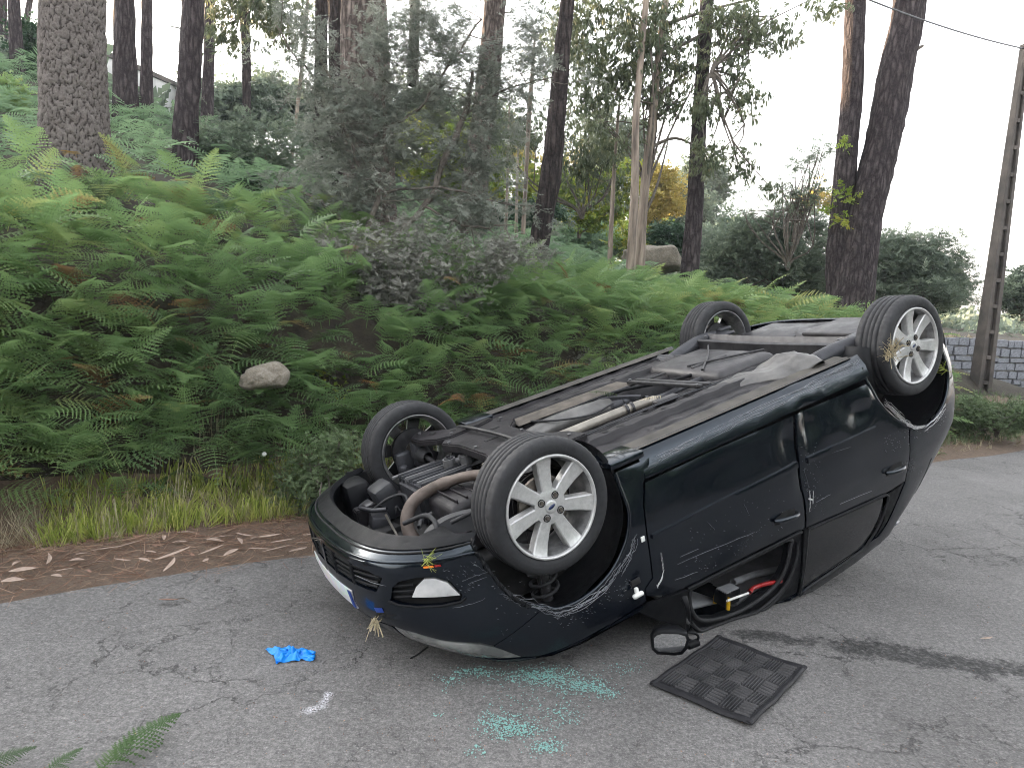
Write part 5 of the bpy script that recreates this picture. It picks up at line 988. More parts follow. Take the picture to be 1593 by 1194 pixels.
# doors
DF = [(1.892, .382), (2.298, .377), (2.905, .386), (2.882, .56), (2.882, .78), (2.907, 1.04), (2.725, 1.022), (2.357, .995), (2.05, .985), (1.90, .965), (1.775, .905), (1.772, .868), (1.826, .835), (1.837, .60), (1.858, .48)]
DR = [(2.925, .386), (3.266, .391), (3.521, .396), (3.586, .515), (3.68, .625), (3.79, .715), (3.845, .775), (3.853, .86), (3.885, 1.12), (3.687, 1.125), (3.313, 1.10), (2.925, 1.045), (2.90, .79), (2.90, .57)]
for side in (1, -1):
    df = panel('front_door', DF, 'paint', side); dr = panel('rear_door', DR, 'paint', side)
    panel('side_moulding', [(1.856, .622), (2.875, .628), (2.878, .662), (1.87, .655), (1.85, .64)], 'paint', side, off=.013, res=.03, thick=.013, parent=df)
    panel('side_moulding', [(2.95, .630), (3.54, .648), (3.555, .668), (3.53, .682), (2.95, .664)], 'paint', side, off=.013, res=.03, thick=.013, parent=dr)
    for dd_, (a, b, z0, z1) in ((df, (2.635, 2.845, .868, .915)), (dr, (3.60, 3.81, .955, .995))):
        ell = [(a + (b - a) * (.5 + .5 * math.cos(q)), (z0 + z1) / 2 + .036 * math.sin(q)) for q in np.linspace(0, 2 * PI, 20, endpoint=False)]; panel('handle_recess', ell, 'black', side, off=.002, res=.03, thick=.004, parent=dd_)
        sA_ = np.linspace(a + .01, b - .01, 9); V, F = tube_arr(SPt(sA_, z0 + (z1 - z0) * np.linspace(.1, .8, 9) + .004, np.array([.008, .02, .026, .028, .028, .028, .026, .02, .010]), side), np.array([.010, .013, .014, .014, .014, .014, .014, .013, .010]), 8); obj_np('door_handle', V, F, M['paint'], dd_, smooth=True)
    # belt seals
    V, F = tube_arr(SPt(np.linspace(2.03, 2.88, 14), np.linspace(.995, 1.045, 14), .002, side), .010, 6); obj_np('belt_seal', V, F, M['plastic'], df, smooth=True)
    V, F = tube_arr(SPt(np.linspace(2.95, 3.66, 12), np.linspace(1.06, 1.135, 12), .002, side), .009, 6); obj_np('belt_seal', V, F, M['plastic'], dr, smooth=True)
    WF = [(2.05, 1.005), (2.30, 1.02), (2.55, 1.035), (2.79, 1.055), (2.80, 1.12), (2.785, 1.21), (2.74, 1.29), (2.64, 1.335), (2.45, 1.345), (2.25, 1.30), (2.12, 1.23), (2.06, 1.12)]
    OUT = [(1.90, .985), (2.03, .992), (2.30, 1.006), (2.60, 1.024), (2.905, 1.052), (2.93, 1.25), (2.945, 1.50), (2.60, 1.52), (2.3, 1.44), (2.10, 1.34), (1.95, 1.15)]
    panel('window_frame', OUT, 'plastic', side, off=-.012, res=.03, thick=.03, holes=[WF], parent=df)
    loop = smoothpath(WF + [WF[0]], 4); V, F = tube_arr(SPt(loop[:, 0], loop[:, 1], -.002, side), .011, 7); obj_np('window_seal', V, F, M['rubber'], df, smooth=True)
    for k_, (dz, dof) in enumerate(((.045, .004), (.085, .0))):
        lp = smoothpath([(2.06, 1.17 + dz), (2.14, 1.27 + dz), (2.27, 1.33 + dz), (2.45, 1.38 + dz), (2.64, 1.37 + dz), (2.78, 1.31 + dz), (2.85, 1.2 + dz * .6), (2.86, 1.1)], 5); V, F = tube_arr(SPt(lp[:, 0], lp[:, 1], dof, side), .009, 7); obj_np('roof_seal', V, F, M['rubber'], df, smooth=True)
    panel('mirror_sail', [(1.72, .965), (1.80, .955), (1.90, .975), (2.03, 1.0), (2.05, 1.10), (2.05, 1.21), (1.95, 1.17), (1.84, 1.08)], 'plastic', side, off=.006, res=.04, thick=.02, parent=df)
    panel('window_pane', [(2.945, 1.078), (3.319, 1.118), (3.655, 1.15), (3.665, 1.24), (3.635, 1.33), (3.57, 1.42), (3.50, 1.465), (3.05, 1.495), (2.97, 1.49)], 'glass', side, off=-.008, res=.05, thick=.0, parent=dr)
    lp = smoothpath([(2.945, 1.06), (3.319, 1.108), (3.672, 1.14), (3.684, 1.24), (3.652, 1.335), (3.585, 1.43), (3.50, 1.478), (3.05, 1.505), (2.962, 1.50), (2.945, 1.06)], 4); V, F = tube_arr(SPt(lp[:, 0], lp[:, 1], -.004, side), .009, 6); obj_np('window_seal', V, F, M['rubber'], dr, smooth=True)
    panel('centre_pillar', [(2.908, 1.05), (2.94, 1.055), (2.966, 1.50), (2.944, 1.51)], 'plastic', side, off=.002, res=.03, thick=.02)
    panel('roof_rail', [(2.60, 1.525), (2.95, 1.51), (3.50, 1.485), (3.60, 1.44), (3.72, 1.44), (3.8, 1.5), (3.50, 1.56), (2.6, 1.60)], 'paint', side, off=.002, res=.05, thick=.02)
    RW = [(3.86, .778), (3.937, .803), (4.02, .815), (4.10, .81), (4.18, .785), (4.26, .735), (4.33, .665), (4.365, .62), (4.62, .62), (4.62, .80), (4.45, .92), (4.43, 1.04), (4.42, 1.16), (4.376, 1.30), (4.20, 1.42), (3.95, 1.49), (3.70, 1.51), (3.65, 1.47), (3.735, 1.39), (3.82, 1.27), (3.895, 1.135), (3.862, .86)]
    panel('rear_wing', RW, 'paint', side)
    panel('quarter_trim', [(3.70, 1.15), (3.885, 1.135), (3.81, 1.27), (3.725, 1.38), (3.655, 1.44), (3.70, 1.33)], 'plastic', side, off=-.004, res=.03, thick=.01)
    panel('tail_light', [(4.47, .93), (4.63, .90), (4.64, 1.10), (4.60, 1.22), (4.45, 1.22)], 'red', side, off=0, res=.04)
    # sill
    sA_ = np.linspace(1.90, 3.56, 70); nz_ = (.0032 * np.sin(sA_ * 11) + .0022 * np.sin(sA_ * 23 + 1) + .0012 * rng.normal(0, 1, 70)) * ss(2.2, 3.0, sA_); nz_ = nz_ * (side > 0)
    prof = [(.366, 0), (.345, .004), (.315, -.003), (.285, -.004), (.262, -.012)]; bm = bmesh.new(); rws = [SPt(sA_, z + 0 * sA_ + nz_ * .5 * k, of + nz_ * (k > 0), side) for k, (z, of) in enumerate(prof)]
    b0 = rws[-1].copy(); b0[:, 1] -= side * .030; b0[:, 2] = .2345; b1 = b0.copy(); b1[:, 1] -= side * .024; b1[:, 2] += .010; rws += [b0, b1]
    vv = [[bm.verts.new(p) for p in r] for r in rws]
    for i in range(len(vv) - 1):
        for j in range(69): bm.faces.new((vv[i][j], vv[i][j + 1], vv[i + 1][j + 1], vv[i + 1][j]))
    obj_bm('sill', bm, M['paint'], car)
    bm = bmesh.new(); box(bm, (.445, side * .735, .252), (.20, .165, .036), bev=.012); obj_bm('wing_foot', bm, M['paint'], car, auto=.6)
    # arch lips and liners
    for nm, path, cx, cz, rr_ in (('front', archF + archFb[1:], 0, .38, .395), ('rear', [(3.53, .30), (3.545, .40), (3.60, .52), (3.69, .63), (3.80, .72), (3.90, .782), (4.02, .81), (4.13, .80), (4.24, .745), (4.33, .66), (4.365, .55), (4.36, .40), (4.34, .30)], 2.62, .43, .395)):
        lp = smoothpath(path, 4); V, F = tube_arr(SPt(lp[:, 0], lp[:, 1], -.006, side), .009, 7, .12); obj_np('arch_lip', V, F, M['paint'], car, smooth=True)
        a = np.linspace(math.radians(-32 if side > 0 else 12), math.radians(212 if side > 0 and nm == 'rear' else 168), 44); yy = np.array([.825, .78, .70, .60, .50, .44]); rw_ = np.array([rr_ - .012, rr_ + .01, rr_ + .03, rr_ + .03, rr_ + .02, rr_ - .02]) if nm == 'rear' else np.array([rr_ - .02, rr_ + .0, rr_ + .02, rr_ + .03, rr_ + .02, rr_ - .02])
        V = np.stack([cx + rw_[None] * np.cos(a)[:, None], side * np.repeat(yy[None], 44, 0) * np.where(True, 1, 1), cz + rw_[None] * np.sin(a)[:, None] * (1.0 if nm == 'rear' else 1.0)], -1); V[:, :, 2] += .006 * np.sin(a * 9)[:, None]
        # keep the outer rim behind the skin
        xo = V[:, 0, 0]; so = np.interp(np.clip(xo, -.7, 3.2), PD[:, 0], SL); V[:, 0, 1] = side * (np.abs(SPt(so, np.clip(V[:, 0, 2], .2, 1), -.02, 1)[:, 1])); V = V.reshape(-1, 3)
        i = (np.arange(43)[:, None] * 6 + np.arange(5)[None]).ravel(); obj_np('wheel_arch_liner', V, np.stack([i, i + 1, i + 7, i + 6], 1), M['plastic'], car, smooth=True)
        q = [Vector((cx + (rr_ - .02) * math.cos(t_), side * .44, cz + (rr_ - .02) * math.sin(t_))) for t_ in np.linspace(.45, PI - .45, 30)]; bm = bmesh.new(); bm.faces.new([bm.verts.new(v) for v in q]); obj_bm('inner_wing', bm, M['black'], car)
panel('rear_bumper', [(4.342, .31), (4.365, .40), (4.37, .55), (4.37, .612), (4.7, .612), (SEND, .612), (SEND, .28), (4.7, .28), (4.4, .285)], 'paint', both=True, res=.05, thick=.02)
panel('tailgate', [(4.63, .622), (SEND, .622), (SEND, 1.50), (4.3, 1.50), (4.25, 1.43), (4.39, 1.31), (4.435, 1.17), (4.64, 1.15), (4.64, .9), (4.63, .81)], 'paint', both=True, res=.06)
V, F = tube_arr(SPt(np.array([4.26, 4.31, 4.36, 4.42]), np.array([1.135, 1.22, 1.30, 1.36]) - .06, -.001, 1), .004, 5); obj_np('tailgate_gap', V, F, M['black'], bpy.data.objects['tailgate'])
# lit edge of the rear bumper painted in pale strokes, and scraped arch
def scr(name, paths, mat, wd=.004, off=.003, jit=.006, parent=car, n=1):
    V, F = [], []
    for P in paths:
        for r in range(n):
            q = smoothpath(np.array(P), 5) + rng.normal(0, jit * .35, (len(P) * 5 - 4, 2)) + rng.normal(0, jit, 2) * (n > 1); w_ = wd * np.abs(np.sin(np.linspace(.15, PI - .1, len(q)))) * rng.uniform(.25, 1.3, len(q)) + .0005
            a = SPt(q[:, 0], q[:, 1] - w_ / 2, off); b = SPt(q[:, 0], q[:, 1] + w_ / 2, off); c = SPt(q[:, 0], q[:, 1], off + .0015); k = len(V); m = len(q); V += [*a, *c, *b]
            F += [(k + i, k + i + 1, k + m + i + 1, k + m + i) for i in range(m - 1)] + [(k + m + i, k + m + i + 1, k + 2 * m + i + 1, k + 2 * m + i) for i in range(m - 1)]
    o = obj_np(name, V, F, M[mat], parent); o['kind'] = 'stuff'; return o
ra = [(3.65, .55), (3.72, .62), (3.80, .70), (3.90, .775), (4.02, .81)]
scr('scratch_marks', [[(1.888, .725), (1.89, .78), (1.888, .82)], [(1.888, .82), (1.865, .86), (1.835, .885)], [(1.835, .87), (1.84, .89)], [(2.945, .82), (2.94, .87), (2.933, .94)], [(2.965, .83), (2.955, .9)], [(2.93, .86), (2.96, .88)]], 'scratch_lit_edge', .014, jit=.003, n=3)
scr('scuff_marks', [ra, ra[1:], ra[:3], [(4.02, .82), (4.15, .80), (4.25, .755)]], 'scratch_lit_edge', .003, jit=.009, n=6)
scr('light_scratches', [[(1.27, .76), (1.40, .785), (1.55, .76), (1.65, .70)], [(1.08, .585), (1.20, .69), (1.31, .785)], [(1.65, .72), (1.72, .66), (1.76, .6)]], 'scratch_lit_edge2', .0026, jit=.012, n=7)
scr('light_scratches', [[(.86, .57), (.93, .575), (1.0, .57)], [(.93, .47), (1.0, .465), (1.07, .47)], [(.95, .49), (1.03, .485)], [(2.0, .80), (2.12, .81)], [(2.2, .70), (2.24, .76)], [(2.45, .70), (2.47, .76)], [(1.98, .83), (2.3, .86), (2.5, .88)], [(1.95, .9), (2.1, .93)], [(2.98, .9), (3.1, .9)], [(3.2, 1.0), (3.5, 1.04)], [(2.66, .89), (2.8, .91)], [(3.62, .97), (3.78, .985)], [(.98, .40), (1.03, .46)], [(.4, .42), (.6, .44)], [(2.92, .68), (2.94, .8)], [(3.0, .66), (3.3, .69)]], 'scratch_lit_edge2', .0014, jit=.004, n=1)
scr('scraped_sill', [[(2.3, .30), (2.7, .285), (3.1, .28), (3.5, .27)], [(2.0, .30), (2.3, .29)], [(3.2, .265), (3.53, .262)]], 'scratch_lit_edge2', .003, jit=.012, n=5)
scr('painted_lit_edge', [[(4.345, .33), (4.367, .42), (4.374, .52), (4.372, .60)], [(4.36, .36), (4.38, .5), (4.39, .66)]], 'scratch_lit_edge', .016, jit=.004, n=3)  # pale strokes paint the light along the rear bumper's edge
# dull scuffed specks along the wheel arch, the belt line and the bumper corner
V, F = [], []
for (a, b, z0, z1, n_) in [(1.28, 1.70, .72, .86, 110), (1.95, 2.75, .84, .96, 60), (1.02, 1.30, .52, .80, 50), (2.90, 3.05, .55, .95, 60), (3.6, 4.3, .74, .86, 120), (.85, 1.0, .40, .52, 40), (2.0, 2.8, .68, .80, 30)]:
    for _ in range(n_):
        s0, z_ = rng.uniform(a, b), rng.uniform(z0, z1)
        if a == 1.28 and z_ < .765 + .0 * s0: z_ = .765 + rng.uniform(0, .06)
        l, an, w_ = rng.uniform(.003, .018), rng.normal(.5, .35), rng.uniform(.0006, .0016); q = np.array([[s0, z_], [s0 + l * math.cos(an) / 2, z_ + l * math.sin(an) / 2 + w_], [s0 + l * math.cos(an), z_ + l * math.sin(an)], [s0 + l * math.cos(an) / 2, z_ + l * math.sin(an) / 2 - w_]]); k = len(V); V += [*SPt(q[:, 0], q[:, 1], .0025)]; F.append((k, k + 1, k + 2, k + 3))
o = obj_np('scuff_specks', V, F, M['scratch_lit_edge2'], car); o['kind'] = 'stuff'
bm = bmesh.new(); p0 = SPt(np.array([1.80]), np.array([.62]), .004)[0]; box(bm, p0, (.022, .006, .026), bev=.002); obj_bm('torn_clip', bm, M['white'], car)
# torn arch edge between bumper and wing
lp = np.array(archFb[::-1][:6] + [(1.15, .65)]); lp = smoothpath(lp, 6); P = SPt(lp[:, 0], lp[:, 1], .004 + .012 * np.abs(np.sin(np.arange(len(lp)) * .9))); V, F = tube_arr(P, .006 + .004 * np.abs(np.sin(np.arange(len(lp)) * 1.7)), 6, .3); obj_np('torn_edge', V, F, M['plastic'], fb)
# side repeater lamp hanging from its hole
c0 = SPt(np.array([1.715]), np.array([.80]), .004)[0]; bm = bmesh.new(); box(bm, c0 + [0, .004, 0], (.055, .012, .03), bev=.005); rep = obj_bm('repeater_hole', bm, M['black'], car)
bm = bmesh.new(); box(bm, c0 + [-.02, .035, .045], (.060, .022, .022), bev=.009); box(bm, c0 + [-.018, .025, .028], (.018, .016, .03), bev=.004); obj_bm('repeater_lamp', bm, M['white'], rep)

# ------------------------------------------------ underside
def zfloor(x, y):
    ay = np.abs(y); z = .262 + 0 * x; z = z + .10 * (1 - ss(.13, .19, ay)); z = z - .034 * (ss(.385, .40, ay) - ss(.465, .48, ay)) * ss(.45, .5, x) * (1 - ss(1.95, 2.05, x)); z = z - .012 * (ss(.655, .665, ay) - ss(.675, .685, ay))
    z = z - .012 * (ss(.255, .265, ay) - ss(.305, .315, ay)); z = z - .008 * (ss(.54, .548, ay) - ss(.58, .588, ay)) * (ss(.8, .82, x) - ss(1.5, 1.52, x)) - .008 * (ss(.60, .606, ay) - ss(.63, .636, ay)) * (ss(1.0, 1.02, x) - ss(1.8, 1.82, x))
    z = z - .01 * np.exp(-((x - .80) / .045) ** 2 - ((ay - .56) / .045) ** 2) + .016 * np.exp(-((x - .80) / .02) ** 2 - ((ay - .56) / .02) ** 2)
    return z + .0022 * np.sin(x * 41 + y * 17) + .0022 * np.sin(y * 57 - x * 23)
X, Y = np.meshgrid(np.linspace(.37, 2.05, 150), np.linspace(-.745, .745, 220)); V = np.stack([X, Y, zfloor(X, Y)], -1).reshape(-1, 3); i = (np.arange(219)[:, None] * 150 + np.arange(149)[None]).ravel()
fl = obj_np('floor_pan', V, np.stack([i, i + 150, i + 151, i + 1], 1), M['floor'], car, smooth=True)
for side in (1, -1):
    P = np.array([(x, side * .715, .245) for x in np.linspace(.5, 2.1, 30)]); X_, Y_ = np.meshgrid(np.linspace(.37, 2.12, 40), np.linspace(.664, .775, 5)); V = np.stack([X_, side * Y_, .2365 + 0 * X_ + .003 * np.sin(Y_ * 90)], -1).reshape(-1, 3); i = (np.arange(4)[:, None] * 40 + np.arange(39)[None]).ravel(); obj_np('sill_flange', V, np.stack([i, i + 40, i + 41, i + 1], 1), M['dustfloor'], fl, smooth=True)
for (x, y, r) in [(.72, .43, .018), (.62, .43, .014), (1.02, .43, .013), (1.55, .43, .014), (1.3, .30, .012), (1.05, -.43, .016), (.9, -.43, .013), (1.35, -.43, .015), (.7, -.28, .012), (1.6, -.6, .014), (1.0, .29, .014), (1.85, .43, .012), (1.2, .285, .02), (1.1, .30, .016)]:
    bm = bmesh.new(); zz = float(zfloor(np.array(x), np.array(y))) - .004; bmesh.ops.create_circle(bm, cap_ends=True, segments=14, radius=r, matrix=Matrix.Translation((x, y, zz)) @ Matrix.Diagonal((1.4, 1, 1, 1))); obj_bm('drain_hole', bm, M['black'], fl, smooth=False)
X, Y = np.meshgrid(np.linspace(2.0, 3.24, 60), np.linspace(-.66, .66, 60)); rr2 = np.hypot(X - 2.93, Y); Z = .36 - .08 * (1 - ss(.20, .27, rr2)) + .004 * np.sin(rr2 * 60) - .05 * ss(3.12, 3.2, X) + .003 * np.sin(X * 31 + Y * 19); i = (np.arange(59)[:, None] * 60 + np.arange(59)[None]).ravel()
rf = obj_np('boot_floor', np.stack([X, Y, Z], -1).reshape(-1, 3), np.stack([i, i + 60, i + 61, i + 1], 1), M['floor2'], car, smooth=True)
for (x, y, r) in [(2.72, .05, .02), (2.70, .22, .018), (2.72, -.2, .02), (2.66, .4, .014)]:
    bm = bmesh.new(); bmesh.ops.create_circle(bm, cap_ends=True, segments=14, radius=r, matrix=Matrix.Translation((x, y, .27 if math.hypot(x - 2.93, y) < .27 else .352))); obj_bm('drain_hole', bm, M['black'], rf, smooth=False)
# plates either side of the rear floor
for y0, y1, x0, x1, z in ((.05, .60, 2.62, 3.05, .245), (-.60, -.1, 2.66, 3.1, .30)):
    bm = bmesh.new(); box(bm, ((x0 + x1) / 2, (y0 + y1) / 2, z), (x1 - x0, y1 - y0, .03), bev=.012); obj_bm('rear_plate', bm, M['floor2'], car, auto=.6)
# fuel tank and heat shields
bm = bmesh.new(); box(bm, (1.86, -.06, .27), (.50, .66, .12), bev=.045); box(bm, (1.80, .0, .21), (.30, .03, .02), bev=.008); obj_bm('fuel_tank', bm, M['floor2'], car, auto=.9)
for (a, b) in (((1.62, .12, .205), (2.12, -.32, .2)), ((1.66, -.05, .202), (2.1, .18, .205))):
    V, F = tube_arr(smoothpath([a, ((a[0] + b[0]) / 2, (a[1] + b[1]) / 2 + .02, .198), b], 5), .007, 6); obj_np('tank_strap', V, F, M['steel'], bpy.data.objects['fuel_tank'], smooth=True)
n = 30; m = 16; V = []
for i in range(n + 1):
    t_ = i / n; xc = 1.30 + .72 * t_; yc = .40 + .14 * ss(.25, .9, t_) ; wd = .055 + .12 * ss(.15, .8, t_) - .04 * ss(.9, 1, t_); zt = .235 - .02 * ss(.1, .5, t_) - .055 * math.exp(-((t_ - .86) / .12) ** 2)
    for j in range(m + 1): q = -1 + 2 * j / m; V.append((xc + .02 * q * q, yc + wd * q + .01 * math.sin(i * .8), zt + .05 * abs(q) ** 2.4 + .004 * math.sin(i * 1.3 + j) + .003 * math.sin(j * 2.2)))
F = [(i * (m + 1) + j, i * (m + 1) + j + 1, (i + 1) * (m + 1) + j + 1, (i + 1) * (m + 1) + j) for i in range(n) for j in range(m)]
o = obj_np('heat_shield', V, F, M['shield'], car, smooth=True); o.modifiers.new('s', 'SOLIDIFY').thickness = .003
V = []; n = 20; m = 8
for i in range(n + 1):
    t_ = i / n
    for j in range(m + 1): q = -1 + 2 * j / m; V.append((.48 + .85 * t_, -.30 + .085 * q, .238 - .012 * (1 - q ** 4) + .005 * math.sin(t_ * 40) * (abs(q) < .7)))
F = [(i * (m + 1) + j, i * (m + 1) + j + 1, (i + 1) * (m + 1) + j + 1, (i + 1) * (m + 1) + j) for i in range(n) for j in range(m)]
obj_np('tunnel_ledge', V, F, M['rust'], car, smooth=True)
# exhaust
ex = smoothpath([(.05, .12, .28), (.3, .14, .26), (.52, .19, .245), (.95, .20, .238), (1.14, .215, .24)], 8); V, F = tube_arr(ex, .027, 14); exh = obj_np('exhaust_pipe', V, F, M['pipe2'], car, smooth=True)
V, F = tube_arr(smoothpath([(1.10, .21, .24), (1.3, .14, .27), (1.6, .10, .27), (2.1, .12, .29), (2.3, .15, .31)], 6), .024, 12); obj_np('rear_pipe', V, F, M['steel2'], exh, smooth=True)
for x in (.93, .97, 1.09): V, F = tube_arr([(x, .200, .238), (x + .018, .202, .238)], .034, 14); obj_np('clamp', V, F, M['steel'], exh)
V, F = tube_arr(smoothpath([(.40, -.07, .29), (.6, -.06, .262), (.90, -.04, .262), (1.0, -.03, .27)], 6), [*np.linspace(.05, .062, 10), *np.linspace(.062, .058, 9)], 18); obj_np('catalyst_tube', V, F, M['shield'], exh, smooth=True)
bm = bmesh.new(); box(bm, (1.02, -.02, .262), (.10, .12, .07), bev=.02); box(bm, (1.10, .02, .255), (.09, .05, .05), bev=.015); tube(bm, smoothpath([(.94, -.10, .23), (1.0, -.05, .215), (1.08, .02, .222), (1.15, .09, .235)], 4), .012, 6); obj_bm('hanger_bracket', bm, M['steel2'], exh, auto=.8)
V, F = tube_arr(smoothpath([(.62, -.17, .25), (.9, -.17, .235), (1.2, -.15, .232), (1.45, -.02, .24), (1.8, .05, .25)], 6), .011, 7); obj_np('brake_line', V, F, M['plastic'], car, smooth=True)
V, F = tube_arr(smoothpath([(.62, -.20, .25), (.9, -.20, .24), (1.2, -.19, .235), (1.6, -.2, .24)], 6), .007, 6); obj_np('brake_line', V, F, M['steel'], car, smooth=True)
for x, z in ((1.335, .218), (1.40, .225)):
    bm = bmesh.new(); a, b = np.array((x - .02, -.22, z)), np.array((x + .04, .35, z)); c = (a + b) / 2; box(bm, c, (.030, .585, .022), Matrix.Rotation(-math.atan2(b[0] - a[0], b[1] - a[1]), 3, 'Z'), .005); obj_bm('cross_brace', bm, M['steel'], car, auto=.6)
bm = bmesh.new(); box(bm, (1.15, .30, .232), (.16, .05, .03), bev=.008); obj_bm('bracket', bm, M['floor2'], car)
# rear axle: open beam and trailing arms
n = 40; prof = [(-.085, .275), (-.083, .205), (-.060, .198), (-.045, .215), (-.012, .262), (.012, .262), (.045, .215), (.060, .192), (.083, .199), (.085, .27)]; V = []
for i in range(n + 1):
    y = -.60 + 1.2 * i / n
    for a, b in prof: V.append((2.33 + a * 1.05, y, b + .008 * math.cos(y * 3)))
F = [(i * 10 + j, i * 10 + j + 1, (i + 1) * 10 + j + 1, (i + 1) * 10 + j) for i in range(n) for j in range(9)]; bmx = obj_np('axle_beam', V, F, M['steel'], car, smooth=False)
for side in (1, -1):
    P = smoothpath([(1.90, side * .545, .30), (2.06, side * .565, .262), (2.30, side * .60, .235), (2.50, side * .635, .24), (2.62, side * .655, .27)], 6); V, F = tube_arr(P, np.concatenate([np.linspace(.045, .052, 12), np.linspace(.052, .04, 13)]), 14); obj_np('trailing_arm', V, F, M['steel2'], car, smooth=True)
    bm = bmesh.new(); box(bm, (1.95, side * .535, .275), (.14, .12, .07), bev=.02); tube(bm, [(1.93, side * .46, .26), (1.93, side * .62, .26)], .035, 14); obj_bm('arm_bush', bm, M['steel2'], car, auto=.8)
    bm = bmesh.new(); box(bm, (2.50, side * .56, .22), (.15, .13, .025), bev=.01); box(bm, (2.57, side * .60, .20), (.12, .05, .03), bev=.01); tube(bm, [(2.45, side * .55, .22), (2.45, side * .55, .45)], .05, 14); obj_bm('spring_seat', bm, M['steel2'], car, auto=.8)
    a = np.linspace(0, 2 * PI * 4.5, 130); V, F = tube_arr(np.stack([2.45 + .052 * np.cos(a), side * .55 + .052 * np.sin(a), .23 + a / a[-1] * .2], 1), .007, 6); obj_np('coil_spring', V, F, M['steel'], car, smooth=True)
V, F = tube_arr([(2.45, -.24, .345), (2.45, -.22, .345), (2.45, .34, .345), (2.45, .36, .345)], [.05, .085, .085, .05], 22); sil = obj_np('silencer', V, F, M['pipe2'], car, smooth=True)
V, F = tube_arr([(2.45, .07, .345), (2.45, .08, .345)], .088, 22); obj_np('silencer_band', V, F, M['steel'], sil, smooth=True)
# front subframe and control arms
def plate(name, pts, z0, z1, mat, zfn=None, bev=.008, parent=None):
    bm = bmesh.new(); prism(bm, pts, z0, z1); bmesh.ops.recalc_face_normals(bm, faces=bm.faces[:]); bmesh.ops.bevel(bm, geom=bm.edges[:], offset=bev, segments=2, affect='EDGES')
    if zfn:
        bmesh.ops.subdivide_edges(bm, edges=[e for e in bm.edges if e.calc_length() > .1], cuts=2)
        for v in bm.verts: v.co.z += zfn(v.co.x, v.co.y)
    return obj_bm(name, bm, M[mat], parent or car, auto=.6)
sf = plate('subframe', [(.02, -.30), (.10, -.40), (.30, -.38), (.42, -.43), (.52, -.42), (.50, -.28), (.40, -.15), (.40, .15), (.50, .28), (.52, .42), (.42, .43), (.30, .38), (.10, .40), (.02, .30), (.06, .15), (.06, -.15)], .20, .25, 'floor')
for side in (1, -1):
    arm = [(.01, .66), (-.045, .60), (-.04, .46), (.02, .36), (.10, .33), (.32, .36), (.42, .40), (.40, .44), (.28, .45), (.17, .50), (.10, .60), (.06, .67)]; plate('control_arm', [(x, y * side) for x, y in arm][::side], .188, .225, 'floor', lambda x, y: -.004 * math.sin(abs(y) * 20))
    for (x, y, r) in ((.07, .52, .022), (.03, .60, .010), (.16, .42, .018)):
        bm = bmesh.new(); bmesh.ops.create_circle(bm, cap_ends=True, segments=14, radius=r, matrix=Matrix.Translation((x, y * side, .1845))); obj_bm('arm_hole', bm, M['black'], bpy.data.objects['subframe'], smooth=False)
    V, F = tube_arr(smoothpath([(.0, .15 * side, .34), (.0, .35 * side, .33), (.0, .62 * side, .30)], 5), .014, 10); obj_np('drive_shaft', V, F, M['steel'], car, smooth=True)
    P = [(0, side * y, .30 + .02 * (1 - (y - .35) / .3)) for y in np.linspace(.50, .64, 15)]; V, F = tube_arr(P, [.03 + .028 * (i / 14) + .006 * (i % 2) for i in range(15)], 16); obj_np('shaft_boot', V, F, M['rubber'], car, smooth=True)
    bm = bmesh.new(); box(bm, (-.10, side * .645, .34), (.10, .05, .15), bev=.018); box(bm, (-.13, side * .60, .36), (.05, .05, .06), bev=.015); obj_bm('brake_caliper', bm, M['steel2'], car, auto=.8)
    bm = bmesh.new(); tube(bm, [(-.01, side * .60, .22), (0, side * .60, .40)], .035, 12); box(bm, (.0, side * .61, .30), (.10, .07, .16), bev=.02); obj_bm('hub_carrier', bm, M['steel2'], car, auto=.8)
    a = np.linspace(0, 2 * PI * 5, 160); V, F = tube_arr(np.stack([-.015 + .062 * np.cos(a), side * .635 + .062 * np.sin(a), .52 + a / a[-1] * .27], 1), .0085, 7); obj_np('coil_spring', V, F, M['rubber'], car, smooth=True)
    V, F = tube_arr([(-.01, side * .62, .36), (-.015, side * .635, .55), (-.015, side * .635, .84)], .028, 12); obj_np('strut', V, F, M['steel'], car, smooth=True)
    V, F = tube_arr(smoothpath([(.08, side * .5, .5), (.02, side * .70, .56), (-.06, side * .70, .66), (-.02, side * .6, .80)], 5), .006, 6); obj_np('brake_hose', V, F, M['rubber'], car, smooth=True)
for (x, y, sx_, sy_) in ((.22, -.05, .10, .022), (.2, .22, .03, .03), (.33, -.22, .05, .02), (.30, .1, .05, .018), (.42, -.33, .02, .02), (.25, -.28, .022, .022)):
    bm = bmesh.new(); box(bm, (x, y, .1985), (sx_, sy_, .004), bev=.001); obj_bm('slot', bm, M['black'], sf, smooth=False)
# engine bay
bm = bmesh.new(); box(bm, (-.06, 0, .66), (.90, 1.10, .26), bev=.02); obj_bm('engine_bay', bm, M['black'], car)
gb = [(-.26, -.36), (-.02, -.40), (.10, -.30), (.06, -.08), (-.02, -.02), (-.26, -.06)]
g_o = plate('gearbox', gb, .335, .55, 'steel2', lambda x, y: .04 * (y + .4) * 0 + .02 * math.sin(x * 9), .02)
for k in range(7):
    f = k / 6; a = (-.255 + .0 * f, -.35 + .28 * f, .333); bm = bmesh.new(); box(bm, (-.10 + .02 * f, -.34 + .27 * f, .325), (.30, .012, .05), Matrix.Rotation(.12 - .1 * f, 3, 'Z'), .004); obj_bm('rib', bm, M['cast'] if k in (2, 5) else M['steel2'], g_o, auto=.6)
bm = bmesh.new(); box(bm, (-.12, -.40, .322), (.30, .022, .018), bev=.005); box(bm, (.045, -.20, .322), (.03, .30, .02), bev=.005); obj_bm('casing_edge', bm, M['cast'], g_o, auto=.6)
